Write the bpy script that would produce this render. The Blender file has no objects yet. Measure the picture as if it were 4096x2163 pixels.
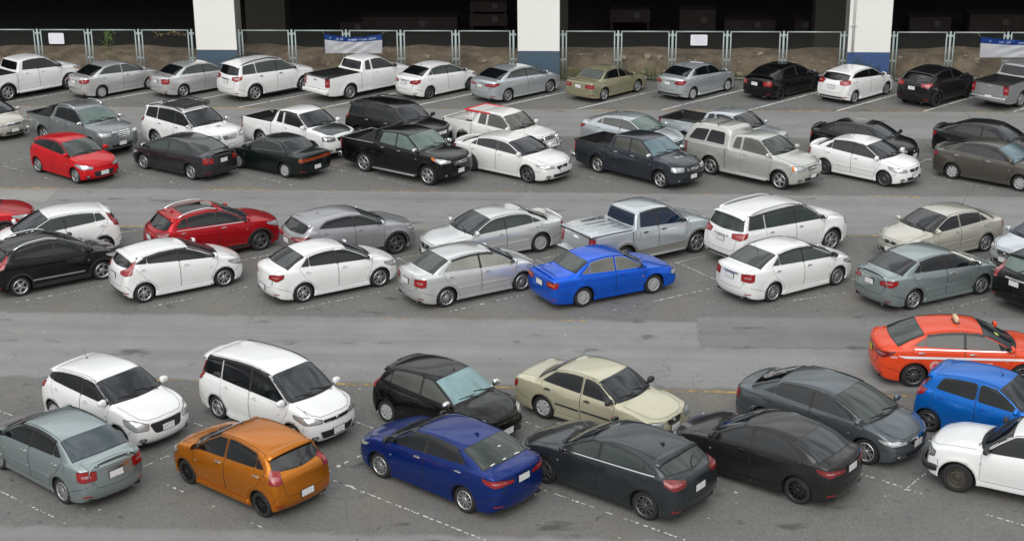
import bpy, bmesh, math, random
import numpy as np
from mathutils import Vector, Matrix
from mathutils.bvhtree import BVHTree
from mathutils.geometry import intersect_line_line_2d
R = math.radians
random.seed(7)
scene = bpy.context.scene
COL = scene.collection

# ------------------------------------------------------------------ camera
CAM_F, CAM_P, CAM_R, CAM_H = 6162.0, R(18.91), R(-0.495), 15.436
cam = bpy.data.cameras.new("Camera")
cam_o = bpy.data.objects.new("Camera", cam)
COL.objects.link(cam_o)
cam.sensor_fit = 'HORIZONTAL'
cam.sensor_width = 36.0
cam.lens = 36.0 * CAM_F / 4096.0
cam.clip_start = 0.5
cam.clip_end = 2000
cam_o.location = (0, 0, CAM_H)
cam_o.rotation_euler = (Matrix.Rotation(math.pi / 2 - CAM_P, 3, 'X') @ Matrix.Rotation(CAM_R, 3, 'Z')).to_euler()
scene.camera = cam_o

# ------------------------------------------------------------------ world, sun, exposure
SUN_EL, SUN_AZ = R(38), R(192)
world = bpy.data.worlds.new("World")
scene.world = world
world.use_nodes = True
wn, wl = world.node_tree.nodes, world.node_tree.links
bg = wn['Background']
sky = wn.new('ShaderNodeTexSky')
sky.sky_type = 'NISHITA'
sky.sun_disc = False
sky.sun_elevation = SUN_EL
sky.sun_rotation = SUN_AZ
sky.air_density = 1.0
sky.dust_density = 5.0
sky.ozone_density = 1.0
hs = wn.new('ShaderNodeHueSaturation')
hs.inputs['Saturation'].default_value = 0.15
wl.new(sky.outputs[0], hs.inputs['Color'])
# an even sheet of overcast cloud over the clear-sky model: brighter overhead, mottled
tcw = wn.new('ShaderNodeTexCoord')
sepw = wn.new('ShaderNodeSeparateXYZ'); wl.new(tcw.outputs['Generated'], sepw.inputs[0])
elev = wn.new('ShaderNodeValToRGB')       # city haze low down, bright cloud overhead
for i_, (p_, v_) in enumerate(((0.0, .11), (.16, .20), (.42, .50), (1.0, .92))):
    e_ = elev.color_ramp.elements[i_] if i_ < 2 else elev.color_ramp.elements.new(p_)
    e_.position = p_; e_.color = (v_, v_, v_, 1)
wl.new(sepw.outputs['Z'], elev.inputs[0])
elm = wn.new('ShaderNodeMath'); elm.operation = 'MULTIPLY'; elm.inputs[1].default_value = 8.9
wl.new(elev.outputs['Color'], elm.inputs[0])
mpw = wn.new('ShaderNodeMapping'); mpw.inputs['Scale'].default_value = (1, 1, 3.5)
wl.new(tcw.outputs['Generated'], mpw.inputs['Vector'])
cl = wn.new('ShaderNodeTexNoise'); cl.inputs['Scale'].default_value = 2.2; cl.inputs['Detail'].default_value = 3; cl.inputs['Roughness'].default_value = .55
wl.new(mpw.outputs[0], cl.inputs['Vector'])
clr = wn.new('ShaderNodeMapRange'); clr.inputs[1].default_value = .38; clr.inputs[2].default_value = .62; clr.inputs[3].default_value = .45; clr.inputs[4].default_value = 1.55
wl.new(cl.outputs['Fac'], clr.inputs[0])
mw = wn.new('ShaderNodeMath'); mw.operation = 'MULTIPLY'; wl.new(elm.outputs[0], mw.inputs[0]); wl.new(clr.outputs[0], mw.inputs[1])
tint = wn.new('ShaderNodeMix'); tint.data_type = 'RGBA'; tint.blend_type = 'MULTIPLY'; tint.inputs[0].default_value = 1
tint.inputs[7].default_value = (.96, .985, 1.0, 1)
wl.new(mw.outputs[0], tint.inputs[6])
mixw = wn.new('ShaderNodeMix'); mixw.data_type = 'RGBA'; mixw.inputs[0].default_value = .84
wl.new(hs.outputs[0], mixw.inputs[6]); wl.new(tint.outputs[2], mixw.inputs[7])
wl.new(mixw.outputs[2], bg.inputs['Color'])
bg.inputs['Strength'].default_value = 0.13
sun = bpy.data.lights.new("Sun", 'SUN')
sun.energy = 1.35
sun.angle = R(60)
sun.color = (1.0, 0.97, 0.93)
sun_o = bpy.data.objects.new("Sun", sun)
COL.objects.link(sun_o)
sun_dir = Vector((math.sin(SUN_AZ) * math.cos(SUN_EL), math.cos(SUN_AZ) * math.cos(SUN_EL), math.sin(SUN_EL)))
sun_o.rotation_euler = sun_dir.to_track_quat('Z', 'Y').to_euler()
scene.view_settings.view_transform = 'Standard'
scene.view_settings.look = 'None'
scene.view_settings.gamma = 1.0
scene.view_settings.use_curve_mapping = False
scene.view_settings.exposure = 0.42
scene.render.engine = 'CYCLES'
scene.cycles.max_bounces = 6
scene.cycles.diffuse_bounces = 3
scene.cycles.glossy_bounces = 3
scene.cycles.use_denoising = True


# ------------------------------------------------------------------ generic helpers
def G(px, py, z=0.0):
    """point at height z seen at photo pixel (px, py)"""
    x = px - 2048.0
    y = -(py - 1081.5)
    c, s = math.cos(CAM_R), math.sin(CAM_R)
    x, y = x * c - y * s, x * s + y * c
    dy = CAM_F * math.cos(CAM_P) + y * math.sin(CAM_P)
    dz = -CAM_F * math.sin(CAM_P) + y * math.cos(CAM_P)
    t = (z - CAM_H) / dz
    return Vector((x * t, dy * t, z))


def link(name, me, parent=None, mats=None):
    o = bpy.data.objects.new(name, me)
    COL.objects.link(o)
    if parent is not None:
        o.parent = parent
    if mats is not None:
        for m in (mats if isinstance(mats, (list, tuple)) else [mats]):
            me.materials.append(m)
    return o


def from_bm(name, bm, mats, parent=None, smooth=True):
    me = bpy.data.meshes.new(name)
    bm.to_mesh(me)
    bm.free()
    if smooth:
        me.polygons.foreach_set('use_smooth', [True] * len(me.polygons))
    return link(name, me, parent, mats)


def empty(name, loc=(0, 0, 0), rz=0, parent=None):
    o = bpy.data.objects.new(name, None)
    COL.objects.link(o)
    o.location = loc
    o.rotation_euler = (0, 0, rz)
    o.empty_display_size = 0.2
    if parent is not None:
        o.parent = parent
    return o


def tag(o, label=None, cat=None, group=None, kind=None):
    if label: o['label'] = label
    if cat: o['category'] = cat
    if group: o['group'] = group
    if kind: o['kind'] = kind
    return o


def bm_box(bm, x0, x1, y0, y1, z0, z1, mi=0, bev=0.0):
    r = bmesh.ops.create_cube(bm, size=1)
    vs = r['verts']
    for v in vs:
        v.co = Vector((x0 + (v.co.x + .5) * (x1 - x0), y0 + (v.co.y + .5) * (y1 - y0), z0 + (v.co.z + .5) * (z1 - z0)))
    fs = set(f for v in vs for f in v.link_faces)
    for f in fs: f.material_index = mi
    if bev > 0:
        es = list(set(e for v in vs for e in v.link_edges))
        bmesh.ops.bevel(bm, geom=es, offset=bev, segments=2, profile=.6, affect='EDGES', clamp_overlap=True)
    return vs


def bm_tube(bm, pts, rad, n=6, mi=0, closed=False):
    """tube along a polyline; rad is a number or one per point"""
    pts = [Vector(p) for p in pts]
    rings = []
    m = len(pts)
    for i, p in enumerate(pts):
        a = pts[max(i - 1, 0)] if not closed else pts[i - 1]
        b = pts[min(i + 1, m - 1)] if not closed else pts[(i + 1) % m]
        t = (b - a).normalized()
        up = Vector((0, 0, 1)) if abs(t.z) < .95 else Vector((1, 0, 0))
        u = t.cross(up).normalized()
        w = u.cross(t)
        rr = rad[i] if isinstance(rad, (list, tuple)) else rad
        rings.append([bm.verts.new(p + (u * math.cos(k * 2 * math.pi / n) + w * math.sin(k * 2 * math.pi / n)) * rr) for k in range(n)])
    q = m if closed else m - 1
    for i in range(q):
        A, B = rings[i], rings[(i + 1) % m]
        for k in range(n):
            f = bm.faces.new((A[k], A[(k + 1) % n], B[(k + 1) % n], B[k]))
            f.material_index = mi
    if not closed:
        for ring in (rings[0][::-1], rings[-1]):
            f = bm.faces.new(ring); f.material_index = mi


def bm_lathe(bm, prof, n=32, axis='Y', mi=0, center=(0, 0, 0)):
    """prof: list of (radius, offset along axis)"""
    c = Vector(center)
    rings = []
    for (r_, a) in prof:
        ring = []
        for k in range(n):
            t = 2 * math.pi * k / n
            if axis == 'Y': p = Vector((r_ * math.cos(t), a, r_ * math.sin(t)))
            elif axis == 'Z': p = Vector((r_ * math.cos(t), r_ * math.sin(t), a))
            else: p = Vector((a, r_ * math.cos(t), r_ * math.sin(t)))
            ring.append(bm.verts.new(c + p))
        rings.append(ring)
    for A, B in zip(rings, rings[1:]):
        for k in range(n):
            f = bm.faces.new((A[k], B[k], B[(k + 1) % n], A[(k + 1) % n]))
            f.material_index = mi


def pl(xs, pts):
    """piecewise linear lookup"""
    return float(np.interp(xs, [p[0] for p in pts], [p[1] for p in pts]))


def sstep(t):
    t = min(1., max(0., t))
    return t * t * (3 - 2 * t)


# ------------------------------------------------------------------ materials
MATS = {}


def new_mat(name):
    m = bpy.data.materials.new(name)
    m.use_nodes = True
    b = m.node_tree.nodes['Principled BSDF']
    return m, m.node_tree.nodes, m.node_tree.links, b


def plain(name, col, rough=.5, metal=0., spec=.5, coat=0., coat_r=.05, noise=0.0, nscale=8.):
    if name in MATS: return MATS[name]
    m, n, l, b = new_mat(name)
    b.inputs['Base Color'].default_value = (*col, 1)
    b.inputs['Roughness'].default_value = rough
    b.inputs['Metallic'].default_value = metal
    b.inputs['Specular IOR Level'].default_value = spec
    b.inputs['Coat Weight'].default_value = coat
    b.inputs['Coat Roughness'].default_value = coat_r
    if noise > 0:
        tc = n.new('ShaderNodeTexCoord')
        t = n.new('ShaderNodeTexNoise'); t.inputs['Scale'].default_value = nscale; t.inputs['Detail'].default_value = 5
        l.new(tc.outputs['Object'], t.inputs['Vector'])
        mx = n.new('ShaderNodeMix'); mx.data_type = 'RGBA'
        mx.inputs[6].default_value = (*[c * (1 - noise) for c in col], 1)
        mx.inputs[7].default_value = (*[min(1, c * (1 + noise)) for c in col], 1)
        l.new(t.outputs['Fac'], mx.inputs[0])
        l.new(mx.outputs[2], b.inputs['Base Color'])
        rr = n.new('ShaderNodeMapRange')
        rr.inputs[3].default_value = max(0.02, rough * .75); rr.inputs[4].default_value = min(1, rough * 1.3)
        l.new(t.outputs['Fac'], rr.inputs[0])
        l.new(rr.outputs[0], b.inputs['Roughness'])
    MATS[name] = m
    return m


def paint(name, col, metal=0.0, rough=.35, coat=1.0):
    """car paint: base + clear coat, with a thin uneven film of dust"""
    if name in MATS: return MATS[name]
    m, n, l, b = new_mat(name)
    tc = n.new('ShaderNodeTexCoord')
    t = n.new('ShaderNodeTexNoise'); t.inputs['Scale'].default_value = 2.3; t.inputs['Detail'].default_value = 8; t.inputs['Roughness'].default_value = .65
    l.new(tc.outputs['Object'], t.inputs['Vector'])
    fl = n.new('ShaderNodeTexNoise'); fl.inputs['Scale'].default_value = 600; fl.inputs['Detail'].default_value = 1
    l.new(tc.outputs['Object'], fl.inputs['Vector'])
    mx = n.new('ShaderNodeMix'); mx.data_type = 'RGBA'
    mx.inputs[6].default_value = (*[c * .93 for c in col], 1)
    mx.inputs[7].default_value = (*[min(1, c * 1.07) for c in col], 1)
    l.new(fl.outputs['Fac'], mx.inputs[0])
    # dust
    rp = n.new('ShaderNodeMapRange'); rp.inputs[1].default_value = .45; rp.inputs[2].default_value = .8
    rp.inputs[3].default_value = 0.0; rp.inputs[4].default_value = .012 if sum(col) < .1 else (.03 if max(col) > 2.5 * min(col) else .08)
    l.new(t.outputs['Fac'], rp.inputs[0])
    m2 = n.new('ShaderNodeMix'); m2.data_type = 'RGBA'
    m2.inputs[7].default_value = (.27, .25, .22, 1)
    l.new(rp.outputs[0], m2.inputs[0]); l.new(mx.outputs[2], m2.inputs[6])
    l.new(m2.outputs[2], b.inputs['Base Color'])
    b.inputs['Metallic'].default_value = metal
    b.inputs['Roughness'].default_value = rough
    sat = max(col) > 2.5 * min(col) and max(col) > .1
    dark = sum(col) < 1.2
    b.inputs['Coat Weight'].default_value = coat * (.6 if sat else (.7 if dark else 1))
    b.inputs['Specular IOR Level'].default_value = .1 if sat else (.15 if dark else .4)
    b.inputs['Coat IOR'].default_value = 1.5
    cr = n.new('ShaderNodeMapRange'); cr.inputs[1].default_value = .4; cr.inputs[2].default_value = .75
    cr.inputs[3].default_value = .012; cr.inputs[4].default_value = .06
    l.new(t.outputs['Fac'], cr.inputs[0]); l.new(cr.outputs[0], b.inputs['Coat Roughness'])
    MATS[name] = m
    return m


GLASS = {}


def glass(name, col=(.012, .014, .016), rough=.04, ior=1.52):
    """tinted car glass: dark film behind a clean gloss, faintly streaked"""
    if name in MATS: return MATS[name]
    m, n, l, b = new_mat(name)
    tc = n.new('ShaderNodeTexCoord')
    t = n.new('ShaderNodeTexNoise'); t.inputs['Scale'].default_value = 1.7; t.inputs['Detail'].default_value = 4
    l.new(tc.outputs['Object'], t.inputs['Vector'])
    mx = n.new('ShaderNodeMix'); mx.data_type = 'RGBA'
    mx.inputs[6].default_value = (*[c * .6 for c in col], 1)
    mx.inputs[7].default_value = (*[c * 1.5 for c in col], 1)
    l.new(t.outputs['Fac'], mx.inputs[0]); l.new(mx.outputs[2], b.inputs['Base Color'])
    b.inputs['Roughness'].default_value = rough
    b.inputs['IOR'].default_value = ior
    b.inputs['Specular IOR Level'].default_value = .65
    MATS[name] = m
    return m


def lamp_mat(name, a, b_, metal=.3, scale=28.):
    if name in MATS: return MATS[name]
    m, n, l, b = new_mat(name)
    tc = n.new('ShaderNodeTexCoord')
    t = n.new('ShaderNodeTexVoronoi'); t.inputs['Scale'].default_value = scale
    l.new(tc.outputs['Object'], t.inputs['Vector'])
    mx = n.new('ShaderNodeMix'); mx.data_type = 'RGBA'
    mx.inputs[6].default_value = (*a, 1); mx.inputs[7].default_value = (*b_, 1)
    l.new(t.outputs['Color'], mx.inputs[0]); l.new(mx.outputs[2], b.inputs['Base Color'])
    b.inputs['Metallic'].default_value = metal
    b.inputs['Roughness'].default_value = .25
    b.inputs['Coat Weight'].default_value = 1
    b.inputs['Coat Roughness'].default_value = .03
    MATS[name] = m
    return m


M_SEAM = plain('seam_shadow_gap', (.012, .012, .013), .7)
M_TRIM = plain('black_trim', (.02, .02, .021), .45, noise=.2)
M_RUB = plain('tyre_rubber', (.015, .015, .0155), .75, noise=.3, nscale=20)
M_UNDER = plain('underbody', (.012, .012, .012), .9)
M_CHROME = plain('chrome', (.78, .79, .8), .12, 1.0)
M_ALLOY = plain('alloy', (.62, .63, .64), .3, .85, noise=.1)
M_DALLOY = plain('dark_alloy', (.16, .16, .17), .35, .7, noise=.1)
M_BALLOY = plain('black_alloy', (.02, .02, .021), .3, .3)
M_CAP = plain('wheel_cover_plastic', (.45, .46, .47), .35, .3, noise=.1)
M_STEEL = plain('rusty_steel', (.07, .06, .05), .6, .3, noise=.4)
M_GL = glass('tinted_glass', (.005, .006, .007), .03, 1.58)
M_GLW = glass('windscreen_glass', (.018, .021, .025))
M_GLB = glass('lighter_glass', (.10, .15, .15))
M_HEAD = lamp_mat('headlamp', (.50, .52, .53), (.34, .35, .36), .45, 16)
M_HEADD = lamp_mat('headlamp_dark', (.35, .37, .4), (.05, .05, .06), .4, 16)
M_BULB = plain('lamp_reflector', (.85, .86, .88), .15, .8)
M_TAIL = lamp_mat('tail_lamp', (.32, .004, .007), (.20, .003, .005), .0, 22)
M_TAILW = lamp_mat('tail_lamp_clear', (.40, .26, .26), (.34, .012, .012), .1, 14)
M_AMBER = lamp_mat('amber_lamp', (.7, .2, .02), (.5, .12, .01), .0, 22)
M_DKTAIL = lamp_mat('dark_tail_lamp', (.10, .008, .01), (.25, .008, .01), .0, 22)
M_LINER = plain('bed_liner', (.017, .017, .018), .55, noise=.35, nscale=6)
M_BLUE = plain('antenna_ball', (.02, .12, .3), .4)


def plate_mat():
    m, n, l, b = new_mat('number_plate')
    tc = n.new('ShaderNodeTexCoord')
    mp = n.new('ShaderNodeMapping'); mp.inputs['Scale'].default_value = (26, 26, 14)
    l.new(tc.outputs['Object'], mp.inputs['Vector'])
    t = n.new('ShaderNodeTexNoise'); t.inputs['Scale'].default_value = 1.6; t.inputs['Detail'].default_value = 2
    l.new(mp.outputs[0], t.inputs['Vector'])
    rp = n.new('ShaderNodeMapRange'); rp.inputs[1].default_value = .50; rp.inputs[2].default_value = .58
    l.new(t.outputs['Fac'], rp.inputs[0])
    mx = n.new('ShaderNodeMix'); mx.data_type = 'RGBA'
    mx.inputs[6].default_value = (.74, .75, .75, 1); mx.inputs[7].default_value = (.5, .51, .52, 1)
    l.new(rp.outputs[0], mx.inputs[0]); l.new(mx.outputs[2], b.inputs['Base Color'])
    b.inputs['Roughness'].default_value = .4
    return m


M_PLATE = plate_mat()
M_PLATEY = plain('yellow_plate', (.6, .42, .02), .4)
# ------------------------------------------------------------------ wheels (shared meshes)
WHEEL_CACHE = {}


def wheel_meshes(r, style, width=.2):
    key = (round(r, 3), style, width)
    if key in WHEEL_CACHE: return WHEEL_CACHE[key]
    rim = r * (.66 if style in ('cap', 'steel', 'turbine') else .70)
    hw = width / 2
    # tyre: axis Y, outer face at +y
    bm = bmesh.new()
    prof = [(rim - .006, -hw + .02), (rim + .015, -hw + .004), (rim + (r - rim) * .55, -hw - .004), (r - .018, -hw + .012), (r, -hw + .035),
            (r, -.04), (r - .008, -.034), (r - .008, -.028), (r, -.022), (r, .022), (r - .008, .028), (r - .008, .034), (r, .04),
            (r, hw - .035), (r - .018, hw - .012), (rim + (r - rim) * .55, hw + .004), (rim + .015, hw - .004), (rim - .006, hw - .02)]
    bm_lathe(bm, prof, 36)
    me_t = bpy.data.meshes.new('tyre'); bm.to_mesh(me_t); bm.free()
    me_t.polygons.foreach_set('use_smooth', [True] * len(me_t.polygons)); me_t.materials.append(M_RUB)
    # rim
    bm = bmesh.new()
    yo = hw - .012
    bm_lathe(bm, [(rim, yo - .02), (rim, yo), (rim - .008, yo + .006), (rim - .018, yo - .002), (rim - .022, yo - .03), (rim - .03, yo - .11)], 36, mi=0)
    bm_lathe(bm, [(rim - .028, yo - .11), (.05, yo - .10), (.0005, yo - .10)], 24, mi=1)
    bm_lathe(bm, [(rim * .62, yo - .095), (rim * .62, yo - .075), (.03, yo - .075)], 24, mi=2)
    def spoke(a, w0, w1, r0, r1, d0=-.012, d1=-.006, th=.03, skew=0., mi=0):
        ca, sa = math.cos(a), math.sin(a)
        vs = []
        for (rr, w, d, sk) in ((r0, w0, d0, 0), ((r0 + r1) / 2, (w0 + w1) / 2 * .92, (d0 + d1) / 2 + .004, skew / 2), (r1, w1, d1, skew)):
            for (q, dy) in ((-1, -th), (-.75, 0), (.75, 0), (1, -th)):
                x, t = rr, q * w / 2 + sk
                vs.append(bm.verts.new((x * ca - t * sa, yo + d + dy, x * sa + t * ca)))
        for i in (0, 4):
            for k in range(3):
                f = bm.faces.new((vs[i + k], vs[i + k + 1], vs[i + k + 5], vs[i + k + 4])); f.material_index = mi
    ro = rim - .014
    if style in ('five', 'fivek', 'fiveg'):
        for k in range(5): spoke(k * math.tau / 5 + .3, .085, .062, .03, ro)
    elif style in ('double', 'doubleg', 'doublek'):
        for k in range(5):
            a = k * math.tau / 5 + .3
            spoke(a - .17, .036, .034, .03, ro, skew=-.012); spoke(a + .17, .036, .034, .03, ro, skew=.012)
    elif style in ('ten', 'teng', 'tenk'):
        for k in range(10): spoke(k * math.tau / 10, .032, .028, .03, ro)
    elif style == 'six':
        for k in range(6): spoke(k * math.tau / 6, .07, .055, .03, ro)
        for k in range(6): spoke(k * math.tau / 6 + .26, .02, .02, .05, ro)
    elif style in ('cap', 'turbine'):
        n = 8 if style == 'cap' else 14
        for k in range(n): spoke(k * math.tau / n, .07 if n == 8 else .03, rim * math.tau / n * .62, .03, ro, d0=.0, d1=-.004, skew=.0 if n == 8 else .03)
    elif style == 'steel':
        bm_lathe(bm, [(rim - .02, yo - .035), (rim * .8, yo - .045), (rim * .72, yo - .02), (rim * .5, yo - .012), (rim * .4, yo - .04), (rim * .3, yo - .03), (.0005, yo - .03)], 28, mi=0)
    hubr = .075 if style in ('cap', 'turbine') else .058
    bm_lathe(bm, [(hubr, yo - .035), (hubr, yo - .006), (hubr * .8, yo + .001), (.0005, yo + .002)], 16, mi=0)
    for k in range(5):
        a = k * math.tau / 5
        bm_lathe(bm, [(.009, yo + .003), (.0005, yo + .004)], 6, mi=1, center=(math.cos(a) * .038, 0, math.sin(a) * .038))
    bmesh.ops.recalc_face_normals(bm, faces=bm.faces)
    me_r = bpy.data.meshes.new('rim'); bm.to_mesh(me_r); bm.free()
    front = M_ALLOY
    if style[-1] == 'g' and style != 'six': front = M_DALLOY
    if style[-1] == 'k': front = M_BALLOY
    if style in ('cap', 'turbine'): front = M_CAP
    if style == 'steel': front = M_STEEL
    for m in (front, M_UNDER, M_DALLOY): me_r.materials.append(m)
    me_r.polygons.foreach_set('use_smooth', [False] * len(me_r.polygons))
    WHEEL_CACHE[key] = (me_t, me_r)
    return WHEEL_CACHE[key]


# ------------------------------------------------------------------ patches laid on a body surface
def round_poly(pts, rad, seg=4):
    """round the corners of a 2-D polygon; a point may carry its own radius as third value"""
    n = len(pts); out = []
    for i in range(n):
        p0, p1, p2 = (np.array(pts[j % n][:2], float) for j in (i - 1, i, i + 1))
        rr = pts[i][2] if len(pts[i]) > 2 else rad
        a, b = p0 - p1, p2 - p1
        la, lb = np.linalg.norm(a), np.linalg.norm(b)
        d = min(rr, la * .48, lb * .48)
        if d < .004: out.append(tuple(p1)); continue
        A, B = p1 + a / la * d, p1 + b / lb * d
        for k in range(seg + 1):
            t = k / seg
            out.append(tuple((1 - t) ** 2 * A + 2 * t * (1 - t) * p1 + t * t * B))
    return out


class Frame:
    """2-D drawing frame: point = o + a*u + b*v, cast along d"""
    def __init__(s, u, v, d, o=(0, 0, 0)):
        s.u, s.v, s.d, s.o = Vector(u), Vector(v), Vector(d).normalized(), Vector(o)
    def at(s, a, b): return s.o + s.u * a + s.v * b


F_LEFT = Frame((1, 0, 0), (0, 0, 1), (0, -1, 0), (0, 3, 0))     # (x, z) seen from the left side
F_TOP = Frame((1, 0, 0), (0, 1, 0), (0, 0, -1), (0, 0, 4))      # (x, y) seen from above
F_FRONT = Frame((0, 1, 0), (0, 0, 1), (-1, 0, 0), (6, 0, 0))    # (y, z) seen from the front
F_BACK = Frame((0, 1, 0), (0, 0, 1), (1, 0, 0), (-6, 0, 0))     # (y, z) seen from behind


def F_az(deg, front=True):
    """a frame looking at the left corner; a runs along y, b is z; deg is the yaw of the view from the axis"""
    c, s = math.cos(R(deg)), math.sin(R(deg))
    d = Vector((-c, -s, 0)) if front else Vector((c, -s, 0))
    return Frame((0, 1, 0), (0, 0, 1), d, -d * 8)


def patch(bvh, frame, poly, off=.004, cell=.06, depth=.012, mi=0, bm=None, maxd=None):
    own = bm is None
    if own: bm = bmesh.new()
    tmp = bmesh.new()
    vs = [tmp.verts.new((p[0], p[1], 0)) for p in poly]
    try: tmp.faces.new(vs)
    except ValueError:
        tmp.free(); return bm
    xs = [p[0] for p in poly]; ys = [p[1] for p in poly]
    for ax, lo, hi in ((0, min(xs), max(xs)), (1, min(ys), max(ys))):
        n = int((hi - lo) / cell)
        for k in range(1, n + 1):
            c = lo + (hi - lo) * k / (n + 1)
            co = Vector((c, 0, 0)) if ax == 0 else Vector((0, c, 0))
            no = Vector((1, 0, 0)) if ax == 0 else Vector((0, 1, 0))
            bmesh.ops.bisect_plane(tmp, geom=tmp.verts[:] + tmp.edges[:] + tmp.faces[:], plane_co=co, plane_no=no, dist=1e-5)
    mp = {}; nr = {}
    lastd = None
    for v in tmp.verts:
        o = frame.at(v.co.x, v.co.y)
        loc, no, _, dist = bvh.ray_cast(o, frame.d)
        if loc is None: continue
        if no.dot(frame.d) > 0: no = -no
        mp[v] = loc; nr[v] = no
    out = {}
    for v, loc in mp.items():
        out[v] = bm.verts.new(loc + nr[v] * off)
    u_v = frame.u.cross(frame.v)
    flip = u_v.dot(frame.d) > 0
    for f in tmp.faces:
        if any(v not in out for v in f.verts): continue
        q = [out[v] for v in f.verts]
        if flip != (f.normal.z < 0): q.reverse()
        # keep the face normal against the cast direction
        try: nf = bm.faces.new(q)
        except ValueError: continue
        nf.material_index = mi
        nf.normal_update()
        if nf.normal.dot(frame.d) > 0: nf.normal_flip()
    if depth > 0:
        low = {}
        for e in tmp.edges:
            lf = [f for f in e.link_faces if all(v in out for v in f.verts)]
            if len(lf) != 1: continue
            a, b = e.verts
            if a not in out or b not in out: continue
            for v in (a, b):
                if v not in low: low[v] = (bm.verts.new(mp[v] + nr[v] * off), bm.verts.new(mp[v] - nr[v] * (depth - off)))
            try:
                nf = bm.faces.new((low[a][0], low[b][0], low[b][1], low[a][1])); nf.material_index = mi
            except ValueError: pass
    tmp.free()
    return bm


def ribbon(bvh, frame, pts, width, off=.005, step=.05, closed=False, mi=0, bm=None):
    """thin strip following a polyline on the body"""
    if bm is None: bm = bmesh.new()
    P = [np.array(p[:2], float) for p in pts]
    if closed: P = P + [P[0]]
    S = [P[0]]
    for a, b in zip(P, P[1:]):
        L_ = np.linalg.norm(b - a)
        if L_ < 1e-6: continue
        n = max(1, int(math.ceil(L_ / step)))
        for k in range(1, n + 1): S.append(a + (b - a) * k / n)
    prev = None
    for i, p in enumerate(S):
        if closed and i in (0, len(S) - 1): t = S[1] - S[-2]
        else: t = S[min(i + 1, len(S) - 1)] - S[max(i - 1, 0)]
        t = t / (np.linalg.norm(t) + 1e-9)
        nrm = np.array((-t[1], t[0])) * width / 2
        pr = []
        for q in (p - nrm, p + nrm):
            loc, no, _, _ = bvh.ray_cast(frame.at(q[0], q[1]), frame.d)
            if loc is None: pr = None; break
            if no.dot(frame.d) > 0: no = -no
            pr.append(bm.verts.new(loc + no * off))
        if pr and prev:
            try:
                f = bm.faces.new((prev[0], prev[1], pr[1], pr[0])); f.material_index = mi
                f.normal_update()
                if f.normal.dot(frame.d) > 0: f.normal_flip()
            except ValueError: pass
        prev = pr
    return bm


def mirrored(me, name):
    m2 = me.copy()
    m2.name = name
    m2.transform(Matrix.Scale(-1, 4, (0, 1, 0)))
    m2.flip_normals()
    return m2


# ------------------------------------------------------------------ car body
BASE = dict(L=4.3, W=1.70, H=1.46, wb=2.55, fo=.85, r=.30, gc=.17,
            zn=.72, sc=1.02, zc=.98, s1=1.88, z1=1.40, s2=2.5, s3=3.15, z3=1.38, sd=3.78, zd=1.06, zt=1.02,
            b0=.93, b1=1.00, tt=.36, ed=.065, crown=.05, pull=.26, rpull=.20, hoodbulge=.035, kind='sedan',
            round=1.0, flare=.014, arch=.055, sd_top=None)


def body_funcs(p):
    L, hwm = p['L'], p['W'] / 2
    prof = [(0, p['zn'] - .075), (.09, p['zn'] - .01)]
    for k in range(1, 6):
        t = k / 6
        s = .09 + (p['sc'] - .09) * t
        prof.append((s, (p['zn'] - .01) + (p['zc'] - p['zn'] + .01) * t + p['hoodbulge'] * math.sin(math.pi * t)))
    prof.append((p['sc'], p['zc']))
    for k in (1, 2, 3):
        t = k / 4
        prof.append((p['sc'] + (p['s1'] - p['sc']) * t, p['zc'] + (p['z1'] - p['zc']) * t + .025 * math.sin(math.pi * t)))
    prof.append((p['s1'], p['z1']))
    for (a, za, b, zb) in ((p['s1'], p['z1'], p['s2'], p['H']), (p['s2'], p['H'], p['s3'], p['z3'])):
        for k in (1, 2):
            t = k / 3
            q = 1 - (1 - t) ** 2 if zb > za else t * t
            prof.append((a + (b - a) * t, za + (zb - za) * q))
        prof.append((b, zb))
    if p['kind'] == 'pickup':
        cb = p['s3'] + p.get('cabslope', .16)
        prof += [(cb, p['zd'] + .02), (cb + .03, p['zd'])]
        prof += [(L - .05, p['zt'])]
        prof += [(L, p['zt'] - .01)]
    else:
        for k in (1, 2, 3):
            t = k / 4
            prof.append((p['s3'] + (p['sd'] - p['s3']) * t, p['z3'] + (p['zd'] - p['z3']) * t + .02 * math.sin(math.pi * t)))
        prof.append((p['sd'], p['zd']))
        if L - p['sd'] > .35:
            m = (p['sd'] + L - .08) / 2
            prof.append((m, (p['zd'] + p['zt']) / 2 + .012))
        prof.append((L - .07, p['zt']))
        prof.append((L, p['zt'] - (.07 if L - p['sd'] > .35 else .10)))
    zT = lambda s: pl(s, prof)
    if p['kind'] == 'pickup':
        belt0 = [(0, p['b0'] - .06), (p['sc'], p['b0']), (p['s3'], p['b1']), (p['s3'] + .1, p['zd'] - .01), (L, p['zt'] - .01)]
    else:
        belt0 = [(0, p['b0'] - .06), (p['sc'], p['b0']), (p['sd'] - .1, p['b1']), (L, p['b1'] + .01)]
    bc = lambda s: pl(s, belt0)
    wtab = [(0, 1 - .14 * p['round']), (.10, 1 - .075 * p['round']), (.30, 1 - .03 * p['round']), (.75, .995), (1.3, 1.0), (L - 1.1, 1.0), (L - .5, .985),
            (L - .25, 1 - .03 * p['round']), (L - .10, 1 - .065 * p['round']), (L, 1 - .12 * p['round'])]
    hw = lambda s: hwm * pl(s, wtab)
    return zT, bc, hw


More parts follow.
